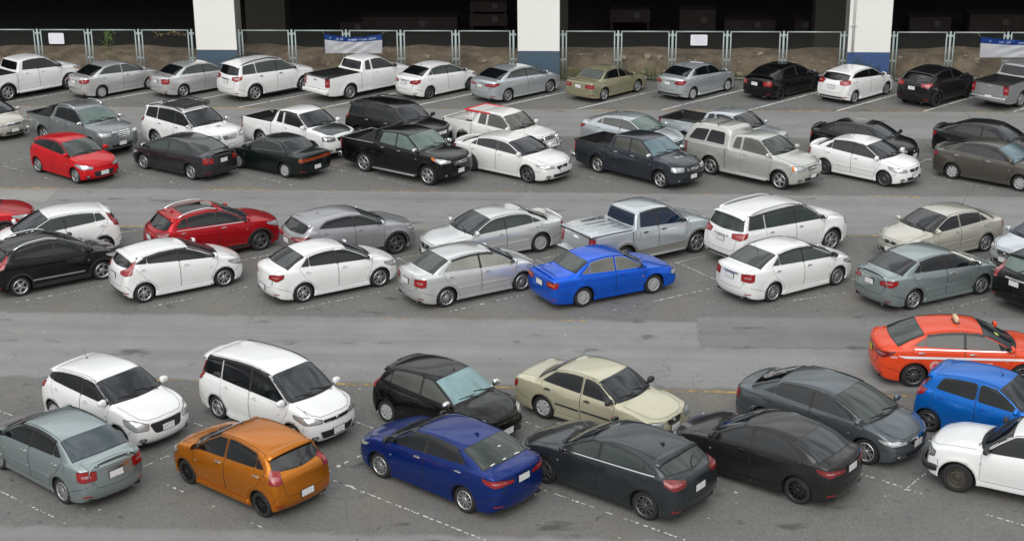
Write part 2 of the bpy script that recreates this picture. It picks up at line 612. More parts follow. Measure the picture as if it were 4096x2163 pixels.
def ring(p, s, fn):
    """half section at station s: list of (x_offset_back, y, z), sill .. roof centre"""
    zT, bc, hw = fn
    h, top = hw(s), zT(s)
    gap = top - bc(s)
    pick = p['kind'] == 'pickup'
    in_bed = pick and s > p['s3'] + p.get('cabslope', .16) - .02
    g = 0. if in_bed else sstep((gap - .03) / .20)
    b = min(bc(s), top - p['crown'])
    if in_bed: b = top - .02
    L = p['L']
    zs = p['gc'] + .05 * sstep((.5 - s) / .5) + .07 * sstep((s - L + .6) / .6)
    H_ = b - zs
    sp = [(h * .955, zs), (h * .985, zs + .075), (h * 1.0, zs + H_ * .38), (h * 1.010, zs + H_ * .70), (h * .985, b - .075)]
    if in_bed or pick: sp[4] = (h * .985, b - .06)
    crown = top - b
    hood = []
    ys = [.955, .915, .86, .79, .66, .36, 0] if not in_bed else [.975, .955, .93, .80, .6, .3, 0]
    for q in ys:
        hood.append((q * h, top - crown * (q / .955) ** 3.0 if not in_bed else top - (.02 if q > .97 else 0)))
    zE = top - p['ed'] * (.35 + .65 * g)
    gw = h * .93
    gy = lambda z: gw - max(0, z - b) * p['tt'] - .02 * max(0, (z - b) / .45) ** 2
    y3 = gy(zE) - .012
    green = [(h * .958, b), (gw, b + .028), (gy(zE - .05) + .004, zE - .05), (y3, zE), (y3 - .085, zE + (top - zE) * .62), (y3 * .5, top - (top - zE) * .12), (0, top)]
    T = [(hd[0] + (gr[0] - hd[0]) * g, hd[1] + (gr[1] - hd[1]) * g) for hd, gr in zip(hood, green)]
    # plan curvature
    pull = p['pull'] * (1 - sstep(s / .65)) if s < .65 else 0
    rp = p['rpull'] * (1 - sstep((L - s) / .55)) if s > L - .55 else 0
    if pick: bowt = [(0, 0), (p['sc'] - .35, 0), (p['sc'], .10), (p['s1'], .04), (p['s2'], 0), (p['s3'], 0), (p['s3'] + .1, 0)]
    else: bowt = [(0, 0), (p['sc'] - .35, 0), (p['sc'], .13), (p['s1'], .06), (p['s2'], 0), (p['s3'], -.04), (p['sd'], -.09 if p['kind'] == 'sedan' else -.05), (p['sd'] + .2, 0)]
    bow = pl(s, bowt)
    out = []
    hwm = p['W'] / 2
    for i, (y, z) in enumerate(sp): out.append(((pull - rp) * (y / hwm) ** 2.4, y, z))
    for (y, z) in T: out.append(((pull - rp) * (y / hwm) ** 2.4 + bow * (y / hwm) ** 2, y, z))
    return out


def build_body(p):
    L = p['L']
    fn = body_funcs(p)
    X = lambda s: p['wb'] / 2 + p['fo'] - s
    pick = p['kind'] == 'pickup'
    keys = [0, .10, .26, p['sc'] - .06, p['sc'] + .07, p['s1'] - .05, p['s1'] + .09, p['s2'], p['s3'] - .09, p['s3'] + .03]
    if pick:
        cb = p['s3'] + p.get('cabslope', .16)
        keys[-1] = p['s3'] + .01
        keys += [cb - .01, cb + .04, L - .26, L - .10, L]
    else:
        keys += [p['sd'] - .06, min(p['sd'] + .06, L - .14), L - .10, L]
        if L - p['sd'] > .35: keys.append(L - .26)
    keys = sorted(set(round(k, 3) for k in keys))
    st = [keys[0]]
    for a, b in zip(keys, keys[1:]):
        if b - a < .03: continue
        n = max(1, int(math.ceil((b - a) / .27)))
        for k in range(1, n + 1): st.append(a + (b - a) * k / n)
    # face (nose / tail) fore-aft profile per row
    nose = p.get('nose', [.08, .025, .0, .015, .035, .05])
    tail = p.get('tail', [.09, .03, .0, .02, .035, .045])
    bm = bmesh.new()
    rings = []
    for i, s in enumerate(st):
        rg = ring(p, s, fn)
        row = []
        for k, (dx, y, z) in enumerate(rg):
            x = X(s) - dx
            if i == 0: x -= nose[min(k, 5)]
            if i == len(st) - 1: x += tail[min(k, 5)]
            row.append((x, y, z))
        full = row + [(x, -y, z) for (x, y, z) in row[-2::-1]]
        rings.append([bm.verts.new(q) for q in full])
    n = len(rings[0])
    nh = 12
    cb = p['s3'] + p.get('cabslope', .16) if pick else None
    for i in range(len(rings) - 1):
        A, B = rings[i], rings[i + 1]
        sm = (st[i] + st[i + 1]) / 2
        for k in range(n - 1):
            f = bm.faces.new((A[k], A[k + 1], B[k + 1], B[k]))
            kk = min(k, n - 2 - k)
            if pick and sm > cb + .035 and sm < L - .09 and kk >= 7 and not p.get('closed_bed'): f.material_index = 1
    # caps
    for end, (rg, s) in enumerate(((rings[0], st[0]), (rings[-1], st[-1]))):
        base = ring(p, s, fn)
        prof = nose if end == 0 else tail
        sgn = -1 if end == 0 else 1
        pl_ = (p['pull'] if end == 0 else -p['rpull'])
        grid = []
        for r_ in range(5):
            row = [rg[r_]]
            yside = base[r_][1]
            for c in range(6, n - 6):
                yt = rg[c].co.y / rg[5].co.y   # -1..1
                y = yside * yt
                x = X(s) - pl_ * (abs(y) / (p['W'] / 2)) ** 2.4 + sgn * prof[r_]
                row.append(bm.verts.new((x, y, base[r_][2])))
            row.append(rg[n - 1 - r_])
            grid.append(row)
        grid.append([rg[c] for c in range(5, n - 5)])
        for r_ in range(5):
            for c in range(len(grid[0]) - 1):
                q = (grid[r_][c], grid[r_][c + 1], grid[r_ + 1][c + 1], grid[r_ + 1][c])
                bm.faces.new(q if end == 1 else q[::-1])
    cl = bm.edges.layers.float.get('crease_edge') or bm.edges.layers.float.new('crease_edge')
    cz = p.get('crease', .38)
    for i in range(len(rings) - 1):
        for k, w_ in ((3, .9), (5, .9), (8, 1.0)):
            for kk in (k, n - 1 - k):
                e = bm.edges.get((rings[i][kk], rings[i + 1][kk]))
                if e: e[cl] = cz * w_
    for i, s in enumerate(st):
        near_ = min(abs(s - q) for q in ([p['sc'] + .07, p['s1'] - .05, p['s3'] + .03] + ([p['sd'] - .06] if not pick else [])))
        if near_ < .02:
            for k in range(7, n - 8):
                e = bm.edges.get((rings[i][k], rings[i][k + 1]))
                if e: e[cl] = cz * .9
    for k in range(5, n - 6):
        for rg_ in (rings[0], rings[-1]):
            e = bm.edges.get((rg_[k], rg_[k + 1]))
            if e: e[cl] = cz
    bmesh.ops.recalc_face_normals(bm, faces=bm.faces)
    me = bpy.data.meshes.new('body')
    bm.to_mesh(me); bm.free()
    o = bpy.data.objects.new('tmp', me); COL.objects.link(o)
    md = o.modifiers.new('s', 'SUBSURF'); md.levels = 2; md.render_levels = 2
    dg = bpy.context.evaluated_depsgraph_get()
    ev = o.evaluated_get(dg)
    m2 = bpy.data.meshes.new_from_object(ev, depsgraph=dg)
    bpy.data.objects.remove(o); bpy.data.meshes.remove(me)
    bm = bmesh.new(); bm.from_mesh(m2)
    bpy.data.meshes.remove(m2)
    # make sure the shell faces outward
    top = max(bm.faces, key=lambda f: f.calc_center_median().z)
    if top.normal.z < 0: bmesh.ops.reverse_faces(bm, faces=bm.faces)
    if pick:
        bmesh.ops.delete(bm, geom=[f for f in bm.faces if f.material_index == 1], context='FACES')
    # wheel arches: flare, then snap-cut
    Ra = p['r'] + p['arch']
    hwm = p['W'] / 2
    for v in bm.verts:
        if abs(v.co.y) < hwm * .7 or v.co.z > p['r'] + Ra + .25: continue
        for ax in (p['wb'] / 2, -p['wb'] / 2):
            d = math.hypot(v.co.x - ax, v.co.z - p['r'])
            v.co.y += math.copysign(p['flare'] * math.exp(-((d - Ra) / .075) ** 2), v.co.y)
        # waist crease: slight inward scallop below the shoulder
        t = (v.co.z - (p['gc'] + .16)) / .12
        if abs(v.co.x) < p['wb'] / 2 - Ra: v.co.y -= math.copysign(.022 * math.exp(-t * t), v.co.y)
    for ax in (p['wb'] / 2, -p['wb'] / 2):
        cx, cz = ax, p['r'] - .005
        vs = [v for v in bm.verts if abs(v.co.y) > hwm * .6 and math.hypot(v.co.x - cx, v.co.z - cz) < Ra + .25]
        vset = set(vs)
        sd_ = {v: math.hypot(v.co.x - cx, v.co.z - cz) - Ra for v in vs}
        snap = {}
        for e in bm.edges:
            a, b = e.verts
            if a in vset and b in vset and sd_[a] * sd_[b] < 0:
                q = a if abs(sd_[a]) < abs(sd_[b]) else b
                snap[q] = e.other_vert(q)
        for v in snap:
            d = sd_[v] + Ra
            v.co.x = cx + (v.co.x - cx) * Ra / d
            v.co.z = cz + (v.co.z - cz) * Ra / d
            sd_[v] = 0.
        todo = []
        for f in list(bm.faces):
            if not all(v in vset for v in f.verts): continue
            ds = [sd_[v] for v in f.verts]
            if min(ds) < -1e-6 and max(ds) > 1e-6:
                on = [v for v in f.verts if sd_[v] == 0]
                if len(on) == 2:
                    try: bmesh.utils.face_split(f, on[0], on[1])
                    except Exception: pass
        dl = [f for f in bm.faces if all(v in vset for v in f.verts) and all(sd_[v] <= 1e-6 for v in f.verts)]
        bmesh.ops.delete(bm, geom=dl, context='FACES')
        # rolled lip
        rim = [e for e in bm.edges if e.is_boundary and all(v in sd_ and abs(sd_[v]) < 1e-6 for v in e.verts)]
        r_ = bmesh.ops.extrude_edge_only(bm, edges=rim)
        for v in r_['geom']:
            if isinstance(v, bmesh.types.BMVert): v.co.y -= math.copysign(.05, v.co.y)
    for f in bm.faces: f.smooth = True; f.material_index = 0
    bmesh.ops.recalc_face_normals(bm, faces=bm.faces)
    top = max(bm.faces, key=lambda f: f.calc_center_median().z)
    if top.normal.z < 0: bmesh.ops.reverse_faces(bm, faces=bm.faces)
    bm.normal_update()
    bvh = BVHTree.FromBMesh(bm)
    return bm, bvh, fn, X
def clip(poly, s0=None, s1=None):
    """keep the part of a polygon between two values of its first coordinate"""
    def half(P, c, sg):
        out = []
        for i in range(len(P)):
            a, b = P[i - 1], P[i]
            da, db = (a[0] - c) * sg, (b[0] - c) * sg
            if (da < 0) != (db < 0):
                t = da / (da - db); out.append((c, a[1] + (b[1] - a[1]) * t))
            if db >= 0: out.append((b[0], b[1]))
        return out
    if s0 is not None: poly = half(poly, s0, 1)
    if s1 is not None and poly: poly = half(poly, s1, -1)
    return poly


def grow(poly, d):
    """move every corner of a polygon outward by about d"""
    P = [np.array(q[:2], float) for q in poly]
    area = sum(P[i - 1][0] * P[i][1] - P[i][0] * P[i - 1][1] for i in range(len(P)))
    sg = 1 if area > 0 else -1
    out = []
    for i in range(len(P)):
        a, b, c = P[i - 1], P[i], P[(i + 1) % len(P)]
        t = (b - a) / (np.linalg.norm(b - a) + 1e-9) + (c - b) / (np.linalg.norm(c - b) + 1e-9)
        t /= np.linalg.norm(t) + 1e-9
        out.append(tuple(b + np.array((t[1], -t[0])) * d * sg))
    return out


def make_car(spec, loc, heading, label, cat='car', group=None, name='parked_car'):
    p = dict(BASE)
    if spec.get('kind') == 'pickup': p.update(round=.55, rpull=.05, pull=.20)
    p.update(spec)
    L, W, hwm, gc, r, wb, fo = p['L'], p['W'], p['W'] / 2, p['gc'], p['r'], p['wb'], p['fo']
    pick = p['kind'] == 'pickup'; sedan = p['kind'] == 'sedan'; hatch = not pick and not sedan
    body, bvh, (zT, bc, hw), X = build_body(p)
    PM = p['paint']
    PM2 = p.get('paint2', PM)
    root = empty(name, loc, heading)
    tag(root, label, cat, group)
    det = p.get('detail', 2)
    GLs = p.get('glass', M_GL); GLw = p.get('wglass', M_GLW); GLr = p.get('rglass', GLs)
    axf, axr = fo, fo + wb
    Ra = r + p['arch']
    S2X = lambda P: [(X(q[0]), *q[1:]) for q in P]
    L_ = F_LEFT
    zE = lambda s: zT(s) - p['ed']

    def both(nm, bm, mats, parent_l, parent_r=None, make=None):
        """link a left-side mesh and its mirror image on the right"""
        o = from_bm(nm, bm, mats, parent_l)
        m2 = mirrored(o.data, nm)
        o2 = link(nm, m2, parent_r or parent_l)
        return o, o2

    # ---------------- side window outline
    sc, s1, s3, sd = p['sc'], p['s1'], p['s3'], p['sd']
    apw = p.get('apillar', .055)
    aline = []
    for k in range(0, 9):
        t = k / 8
        s = sc + (s1 - sc) * t
        z = zE(s)
        aline.append((s + .105 - .045 * t + apw, z))
    belt = lambda s: bc(s) + .045
    tl = lambda s: zE(s) - p.get('topm', .035)
    a_pts = [q for q in aline if q[1] > belt(q[0]) + .07 and q[1] < tl(s1 + .25) - .01]
    s_a0 = a_pts[0][0] - .20 if a_pts else sc + .3
    s_a0 = max(s_a0, sc + .16)
    dt = p.get('dt', s3 - .02 if sedan else (s3 - .10 if hatch else s3 - .10))
    dr = p.get('dr', sd - .30 if sedan else (sd - .12 if hatch else s3 + .02))
    drz = p.get('drz', .06)
    if sedan:
        dr = min(dr, axr + .02)
        if p.get('qdiv'): p['qdiv'] = dr - .27
    tops = []
    sa_top = s1 + .20
    n = max(2, int((dt - sa_top) / .25))
    for k in range(n + 1):
        s = sa_top + (dt - sa_top) * k / n
        tops.append((s, tl(s)))
    dlo = [(s_a0, belt(s_a0) + .0)] + a_pts + tops
    dlo += [(q[0], belt(q[0]) + q[1]) for q in p.get('dmid', [])]
    dlo += [(dr, belt(dr) + drz)]
    if drz > .08: dlo += [(dr - .22, belt(dr - .22))]
    sB = p.get('sB', axf + wb * .545)
    # ---------------- painted shell with its seams
    if p.get('bblack', True) and not p.get('frames'):
        pass
    seam = dict(mi=1, bm=body)
    def sr(frame, pts, w=.009, mi=1, off=.0045, closed=False):
        ribbon(bvh, frame, pts, w, off=off, mi=mi, bm=body, closed=closed)
    hx = lambda s: hw(s)
    # hood
    sh0 = p.get('hood0', .13)
    hs = [(X(s), hx(s) * f) for s, f in ((sc - .02, .80), (sc - .4, .80), (.5, .78), (.30, .72), (sh0 + .03, .55), (sh0 - .02, .25))]
    sr(F_TOP, hs + [(hs[-1][0], -hs[-1][1])] + [(a, -b) for a, b in hs[::-1][1:]], .008)
    if p.get('gutter', True) and not pick or p.get('gutter') == 2:
        gs = [(X(s1 + .05 + (s3 - s1 - .08) * k / 8)) for k in range(9)]
        gyv = lambda s: hw(s) * .93 - (zE(s) - bc(s)) * p['tt'] - .075
        for sg in (1, -1):
            sr(F_TOP, [(x, sg * gyv(s1 + .05 + (s3 - s1 - .08) * k / 8)) for k, x in enumerate(gs)], .010)
    # bumper seams
    bz = p.get('bumpz', .0)
    Fd = F_az(40); Fb = F_az(40, False)
    tn = math.tan(R(40))
    def FT(P): return [(y - X(s) * tn, z) for (s, y, z) in P]
    def BT(P): return [(y + X(s) * tn, z) for (s, y, z) in P]
    if sedan and det > 0:
        zb = p['zt']
        lid = [(sd + .04, .74), (L - .2, .76), (L - .05, .70)]
        for sg in (1, -1):
            sr(F_TOP, [(X(s), sg * hx(s) * f) for s, f in lid], .007)
            sr(F_BACK, [(sg * hx(L) * .80, zb - .12), (sg * hx(L) * .74, zb - .30), (sg * hx(L) * .62, gc + .36), (0, gc + .34)], .008)
    if hatch and det > 0:
        for sg in (1, -1):
            sr(F_BACK, [(sg * hx(L) * .76, p['zd'] - .02), (sg * hx(L) * .78, p['zd'] - .25), (sg * hx(L) * .70, gc + .38), (0, gc + .35)], .008)
    if pick:
        for sg in (1, -1):
            sr(F_BACK, [(sg * hwm * .82, p['zt'] - .03), (sg * hwm * .82, gc + .36), (0, gc + .36)], .013)
            sr(F_TOP if False else L_, [(X(s3 + .22), p['zd'] - .02), (X(s3 + .22), gc + .12)], .02) if sg == 1 else None
    # side: rear bumper and front wing seams
    sbk = axr + Ra + .03
    if L - sbk > .12 and not pick: sr(L_, [(X(sbk - .01), r + .12), (X(L - .12), gc + .42)], .009)
    sfr = axf - Ra
    sr(L_, [(X(sfr + .02), r + .16), (X(.35), p['zn'] - .22)], .009)
    # mirror-side copies of left seams come from duplicating those faces
    left = [f for f in body.faces if f.material_index == 1 and all(v.co.y > .35 * hwm for v in f.verts) and len([v for v in f.verts if abs(f.normal.y) > .4]) > 0]
    mp = {}
    for f in left:
        q = []
        for v in f.verts:
            if v not in mp: mp[v] = body.verts.new((v.co.x, -v.co.y, v.co.z))
            q.append(mp[v])
        try: nf = body.faces.new(q[::-1]); nf.material_index = 1; nf.smooth = True
        except ValueError: pass
    # cowl strip below the windscreen
    cw = [(X(sc - .035 + .13 * (t / 6.) ** 2 * 1.0), t / 6. * hx(sc) * .80) for t in range(0, 7)]
    cw2 = [(X(sc + .05 + .14 * (t / 6.) ** 2), t / 6. * hx(sc) * .80) for t in range(0, 7)]
    full = [(x, -y) for x, y in cw[::-1]] + cw[1:] + cw2[::-1] + [(x, -y) for x, y in cw2[1:]]
    patch(bvh, F_TOP, full, off=.004, cell=.07, depth=.0, mi=1, bm=body)
    # ---- lower body cladding or bumper inserts
    if p.get('clad'):
        cz = p['clad']
        for (sa, sb_) in ((axf + Ra + .0, axr - Ra - .0),):
            bmx = patch(bvh, L_, [(X(sa), gc + .02), (X(sa), gc + cz), (X(sb_), gc + cz), (X(sb_), gc + .02)], off=.01, cell=.1)
            both('sill_cladding', bmx, p.get('cladmat', M_TRIM), root)
        for ax in (axf, axr):
            arc = []
            for k in range(13):
                a = math.pi * k / 12
                arc.append((X(ax) + math.cos(a) * (Ra + .004), r + math.sin(a) * (Ra + .004)))
            for k in range(12, -1, -1):
                a = math.pi * k / 12
                arc.append((X(ax) + math.cos(a) * (Ra + .065), r + math.sin(a) * (Ra + .065)))
            bmx = patch(bvh, L_, arc, off=.014, cell=.06, depth=.02)
            both('arch_trim', bmx, p.get('cladmat', M_TRIM), root)
    bo = from_bm('body', body, [PM, M_SEAM, M_TRIM, M_CHROME], root)

    # fuel flap and side repeaters
    if p.get('flap', True) and not pick:
        fs, fz = axr + .12, belt(axr) - .10
        q = [(X(fs - .08), fz - .07), (X(fs - .08), fz + .06), (X(fs + .08), fz + .06), (X(fs + .08), fz - .07)]
        bm = patch(bvh, L_, round_poly(q, .03), off=.003, cell=.08, depth=.004); ribbon(bvh, L_, round_poly(q, .03), .005, off=.004, mi=1, bm=bm, closed=True)
        fo_ = from_bm('fuel_flap', bm, [PM, M_SEAM], root)
        if p.get('flapside', 'L') == 'R':
            fo_.data.transform(Matrix.Scale(-1, 4, (0, 1, 0))); fo_.data.flip_normals()
    q = [(X(axf + Ra + .03), belt(sc) - .26), (X(axf + Ra + .03), belt(sc) - .235), (X(axf + Ra + .075), belt(sc) - .235), (X(axf + Ra + .075), belt(sc) - .26)]
    bm = patch(bvh, L_, q, off=.008, cell=.05, depth=.01)
    both('side_indicator', bm, M_AMBER if p.get('frames') else M_HEAD, root)
    # ---------------- doors, their windows, handles and mirrors
    zlow = gc + .13
    sF = axf + Ra + .06
    bmm = p.get('bpil', .035)
    def door(s_from, s_to, outline, front):
        bm = patch(bvh, L_, S2X(outline), off=.0035, cell=.085, depth=.010)
        ribbon(bvh, L_, S2X(outline), .0065, off=.0055, mi=1, bm=bm, closed=True)
        return both('door', bm, [PM2, M_SEAM], root)
    gdl = grow(dlo, .030)
    two = p.get('doors', 4) == 2
    zline = belt
    # front door: upper outline clipped from the grown window opening
    up_f = [q for q in clip(gdl, None, sB)]
    ups = sorted([q for q in up_f if q[1] > belt(q[0]) + .02], key=lambda q: q[0])
    fpoly = [(sF + .02, zlow, .04), (sF - .01, .45), (min(sF + .0, s_a0 - .03), belt(s_a0) - .15), (s_a0 - .04, belt(s_a0) - .02)] + [(q[0], q[1]) for q in ups if q[0] > s_a0] + [(sB, tl(sB) + .03), (sB, zlow, .03)]
    dF, dF2 = door(0, 0, round_poly(fpoly, .03), True)
    doors = [(dF, dF2)]
    rear_end = dr
    sQ = p.get('sQ')
    if not two:
        se = p.get('rdoor_end', min(dr + .05, axr + .22) if not sQ else sQ)
        up_r = sorted([q for q in clip(gdl, sB, se) if q[1] > belt(q[0]) + .03], key=lambda q: q[0])
        rpoly = [(sB + .012, zlow, .03), (sB + .012, tl(sB) + .03)] + [(q[0], q[1]) for q in up_r if q[0] > sB + .03] + \
                [(se, belt(se) - .03), (min(se, axr - Ra * .25), r + Ra + .07), (axr - Ra * .80, r + Ra * .80), (axr - Ra - .045, r + .12), (axr - Ra - .05, zlow, .04)]
        dR, dR2 = door(0, 0, round_poly(rpoly, .02), False)
        doors.append((dR, dR2))
    # black surround + glass
    rw = p.get('wround', .05)
    def window(poly, parents, gl=GLs, frame=True, wr=rw):
        if len(poly) < 3: return
        P = round_poly(poly, wr)
        base = round_poly(grow(poly, .010 if not p.get('chrome_win') else .007), wr)
        bm = patch(bvh, L_, S2X(base), off=.0065, cell=.09, depth=.008, mi=1)
        patch(bvh, L_, S2X(P), off=.0095, cell=.09, depth=.004, mi=0, bm=bm)
        fm = M_TRIM if not p.get('chrome_win') else M_CHROME
        both('window', bm, [gl, fm], *parents)
    wins = [(clip(dlo, None, sB - bmm), doors[0])]
    if two:
        if p.get('extwin'):
            e0, e1 = p['extwin']
            wins.append((clip(dlo, e0, e1), (root, root)))
    else:
        rwp = clip(dlo, sB + bmm, sQ - .03 if sQ else None)
        if p.get('qdiv'):
            wins.append((clip(rwp, None, p['qdiv'] - .012), doors[1])); wins.append((clip(rwp, p['qdiv'] + .012, None), doors[1]))
        else: wins.append((rwp, doors[1]))
        if sQ and p.get('sQwin', True): wins.append((clip(dlo, sQ + .03 + p.get('qgap', 0), None), (root, root)))
    for w_, par in wins: window(w_, par)
    if p.get('bblack', True) and not two:
        bp = [(sB - bmm - .01, belt(sB) + .01), (sB - bmm - .01, tl(sB) - .005), (sB + bmm + .01, tl(sB) - .005), (sB + bmm + .01, belt(sB) + .01)]
        bm = patch(bvh, L_, S2X(bp), off=.006, cell=.09, depth=.006)
        both('pillar_trim', bm, M_TRIM, doors[1][0], doors[1][1])
    if p.get('floatroof'):
        pass
    if det > 0 and p.get('visor', False):
        vis = [(q[0], q[1] + .006) for q in [a_pts[-1]] + tops] if a_pts else tops
        bm = ribbon(bvh, L_, S2X([(a, b) for a, b in vis]), .05, off=.022)
        both('door_visor', bm, M_TRIM, root)
    if p.get('chromeline'):
        pts = [(s_a0, belt(s_a0) - .012)] + [(s_a0 + (dr - s_a0) * k / 6, belt(s_a0 + (dr - s_a0) * k / 6) - .012) for k in range(1, 7)]
        bm = ribbon(bvh, L_, S2X(pts), .018, off=.012)
        both('belt_moulding', bm, M_CHROME, root)
    if p.get('sidemould'):
        zz = p['sidemould']
        for (a, b, d) in ((sF + .05, sB - .03, 0), (sB + .04, axr - Ra - .04, 1)):
            bm = patch(bvh, L_, [(X(a), zz - .02), (X(a), zz + .02), (X(b), zz + .035), (X(b), zz - .005)], off=.016, cell=.1, depth=.016)
            both('side_moulding', bm, p.get('mouldmat', PM), doors[d if not two else 0][0], doors[d if not two else 0][1])
    HM = p.get('handlemat', PM)
    hz = p.get('hz', -.10)
    for i, (dl_, dr_) in enumerate(doors):
        sh_ = sB - .19 if i == 0 else min(se - .22, axr - .02)
        z = belt(sh_) + hz
        loc_, no, _, _ = bvh.ray_cast(L_.at(X(sh_), z), L_.d)
        if loc_ is None: continue
        bm = bmesh.new()
        bm_box(bm, loc_.x - .085, loc_.x + .085, loc_.y + .018, loc_.y + .036, z - .015, z + .013, bev=.007)
        for q in (-.07, .07): bm_box(bm, loc_.x + q - .014, loc_.x + q + .014, loc_.y - .003, loc_.y + .025, z - .011, z + .011, 0)
        bm_box(bm, loc_.x - .05, loc_.x + .05, loc_.y - .002, loc_.y + .0065, z - .025, z + .022, 1, bev=.003)
        both('door_handle', bm, [HM, M_SEAM], dl_, dr_)
    # side mirror
    sm = p.get('ms', s_a0 + .09)
    zm = belt(sm) + .035
    loc_, no, _, _ = bvh.ray_cast(L_.at(X(sm), zm), L_.d)
    if loc_ is not None and p.get('mirror', True):
        bm = bmesh.new()
        big = p.get('mbig', 1.0)
        bmesh.ops.create_icosphere(bm, subdivisions=3, radius=1)
        for v in bm.verts:
            x, y, z = v.co
            f = lambda q: math.copysign(abs(q) ** .62, q)
            nx = f(x); ny = f(y); nz = f(z)
            nx = nx * (.085 if x > 0 else .03)
            v.co = Vector((loc_.x + nx + .01, loc_.y + .150 + ny * .110 * (1 + .08 * (-z)), zm + .05 + nz * .074 * big * (1 - .15 * ny)))
        for f in bm.faces:
            if f.normal.x < -.75: f.material_index = 1
        mo = both('side_mirror', bm, [p.get('mirrormat', PM), M_GL], doors[0][0], doors[0][1])
        bm = bmesh.new()
        bm_box(bm, loc_.x - .03, loc_.x + .035, loc_.y - .01, loc_.y + .09, zm - .035, zm + .01, bev=.01)
        both('mirror_foot', bm, M_TRIM, doors[0][0], doors[0][1])
    # ---------------- windscreen and rear window
    def gyz(s, m): return (hw(s) * .93 - max(0, zE(s) - bc(s)) * p['tt'] - .012) - m
    def screen(nm, sa, sb_, gl, m=.035, frame=F_TOP, bow0=.1, bow1=.05, banner=False):
        nn = 6
        rt = []
        for k in range(nn + 1):
            t = k / nn
            s = sa + (sb_ - sa) * t
            y = max(.3, gyz(s, m))
            rt.append((s, y))
        def line(s, y, b, cnt=5):
            return [(s + b * (j / cnt) ** 2, y * j / cnt) for j in range(-cnt, cnt + 1)]
        P = []
        b0_, b1_ = bow0, bow1
        first = line(sa, rt[0][1], b0_)
        last = line(sb_, rt[-1][1], b1_)
        right = [(s + (b0_ + (b1_ - b0_) * k / nn), y) for k, (s, y) in enumerate(rt)]
        P = first + right[1:-1] + last[::-1] + [(a, -b) for a, b in right[1:-1][::-1]]
        G_ = grow(P, .022)
        bm = patch(bvh, frame, [(X(a), b) for a, b in G_], off=.0045, cell=.085, depth=.006, mi=1)
        patch(bvh, frame, [(X(a), b) for a, b in P], off=.0085, cell=.085, depth=.004, mi=0, bm=bm)
        return from_bm(nm, bm, [gl, M_TRIM], root)
    screen('windscreen', sc + .045, s1 - .015, GLw)
    if sedan:
        screen('rear_window', s3 + .05, sd - .03, GLr, m=.05, bow0=-.04, bow1=-.085)
    elif not p.get('noback'):
        zt_, zb_ = (p['z3'] - .075, p['zd'] + .035) if hatch else (p['z3'] - .09, p['zd'] + .10)
        wt = gyz(s3, .085) ; wb_ = hw(sd) * p.get('rww', .82) if hatch else hwm * .76
        zt_ = p.get('rwt', zt_); zb_ = p.get('rwb', zb_)
        P = [(-wb_, zb_), (-wt, zt_), (wt, zt_), (wb_, zb_), (0, zb_ - p.get('rwdip', .02))]
        bm = patch(bvh, F_BACK, round_poly(grow(P, .018), .06), off=.0055, cell=.075, depth=.006, mi=1)
        patch(bvh, F_BACK, round_poly(P, .06), off=.0095, cell=.075, depth=.004, mi=0, bm=bm)
        rwo = from_bm('rear_window', bm, [GLr, M_TRIM], root)
        if hatch and p.get('rwiper', True):
            pts = []
            for y, z in ((.0, zb_ - .02), (-.1, zb_ + .035), (-.30, zb_ + .08)):
                q, no, _, _ = bvh.ray_cast(F_BACK.at(y, z), F_BACK.d)
                if q is not None: pts.append(q + no * .025)
            if len(pts) > 1:
                bm = bmesh.new(); bm_tube(bm, pts, .010, 5); from_bm('rear_wiper', bm, M_TRIM, rwo)
    # wipers
    for (y0, y1, sx) in ((.62 * hwm, -.02, .30), (-.05, -.62 * hwm, .28)):
        pts = []
        for k in range(6):
            t = k / 5
            q, no, _, _ = bvh.ray_cast(F_TOP.at(X(sc + .075 + .07 * t + .05 * (t - .5) ** 2), y0 + (y1 - y0) * t), F_TOP.d)
            if q is not None: pts.append(q + no * .022)
        if len(pts) > 2:
            bm = bmesh.new(); bm_tube(bm, pts, .009, 5)
            mid = pts[3]; base, no, _, _ = bvh.ray_cast(F_TOP.at(X(sc - .01), y0), F_TOP.d)
            if base is not None: bm_tube(bm, [base + no * .02, mid + Vector((0, 0, .012))], .011, 5)
            from_bm('wiper', bm, M_TRIM, root)
    # ---------------- lamps
    zn = p['zn']
    hl = p.get('head', 'swept')
    HD = {
        'swept': [(.10, .50, -.165), (.13, .47, -.085), (.35, .80, -.005), (.72, .93, .035), (.62, 1.0, -.045), (.30, .97, -.155)],
        'slim': [(.08, .46, -.135), (.12, .44, -.07), (.35, .80, -.025), (.62, .97, .015), (.50, 1.0, -.06), (.22, .93, -.135)],
        'block': [(.06, .52, -.21), (.09, .50, -.06), (.20, .80, -.03), (.36, .99, -.02), (.34, 1.0, -.18), (.12, .90, -.21)],
        'rect': [(.05, .56, -.19), (.07, .56, -.06), (.14, .90, -.05), (.26, .99, -.05), (.26, 1.0, -.18), (.10, .92, -.19)],
        'round': [(.16, .60, -.16), (.18, .56, -.06), (.28, .66, .02), (.46, .84, .035), (.50, .97, -.03), (.38, .97, -.13), (.22, .82, -.19)],
    }
    hd = [(s, f * hwm, zn + dz + p.get('hdz', 0)) for s, f, dz in p.get('headpts', HD[hl])]
    P = round_poly(FT(hd), .035)
    bm = patch(bvh, Fd, P, off=.008, cell=.05, depth=.02, mi=0)
    ribbon(bvh, Fd, P, .010, off=.009, mi=1, bm=bm, closed=True)
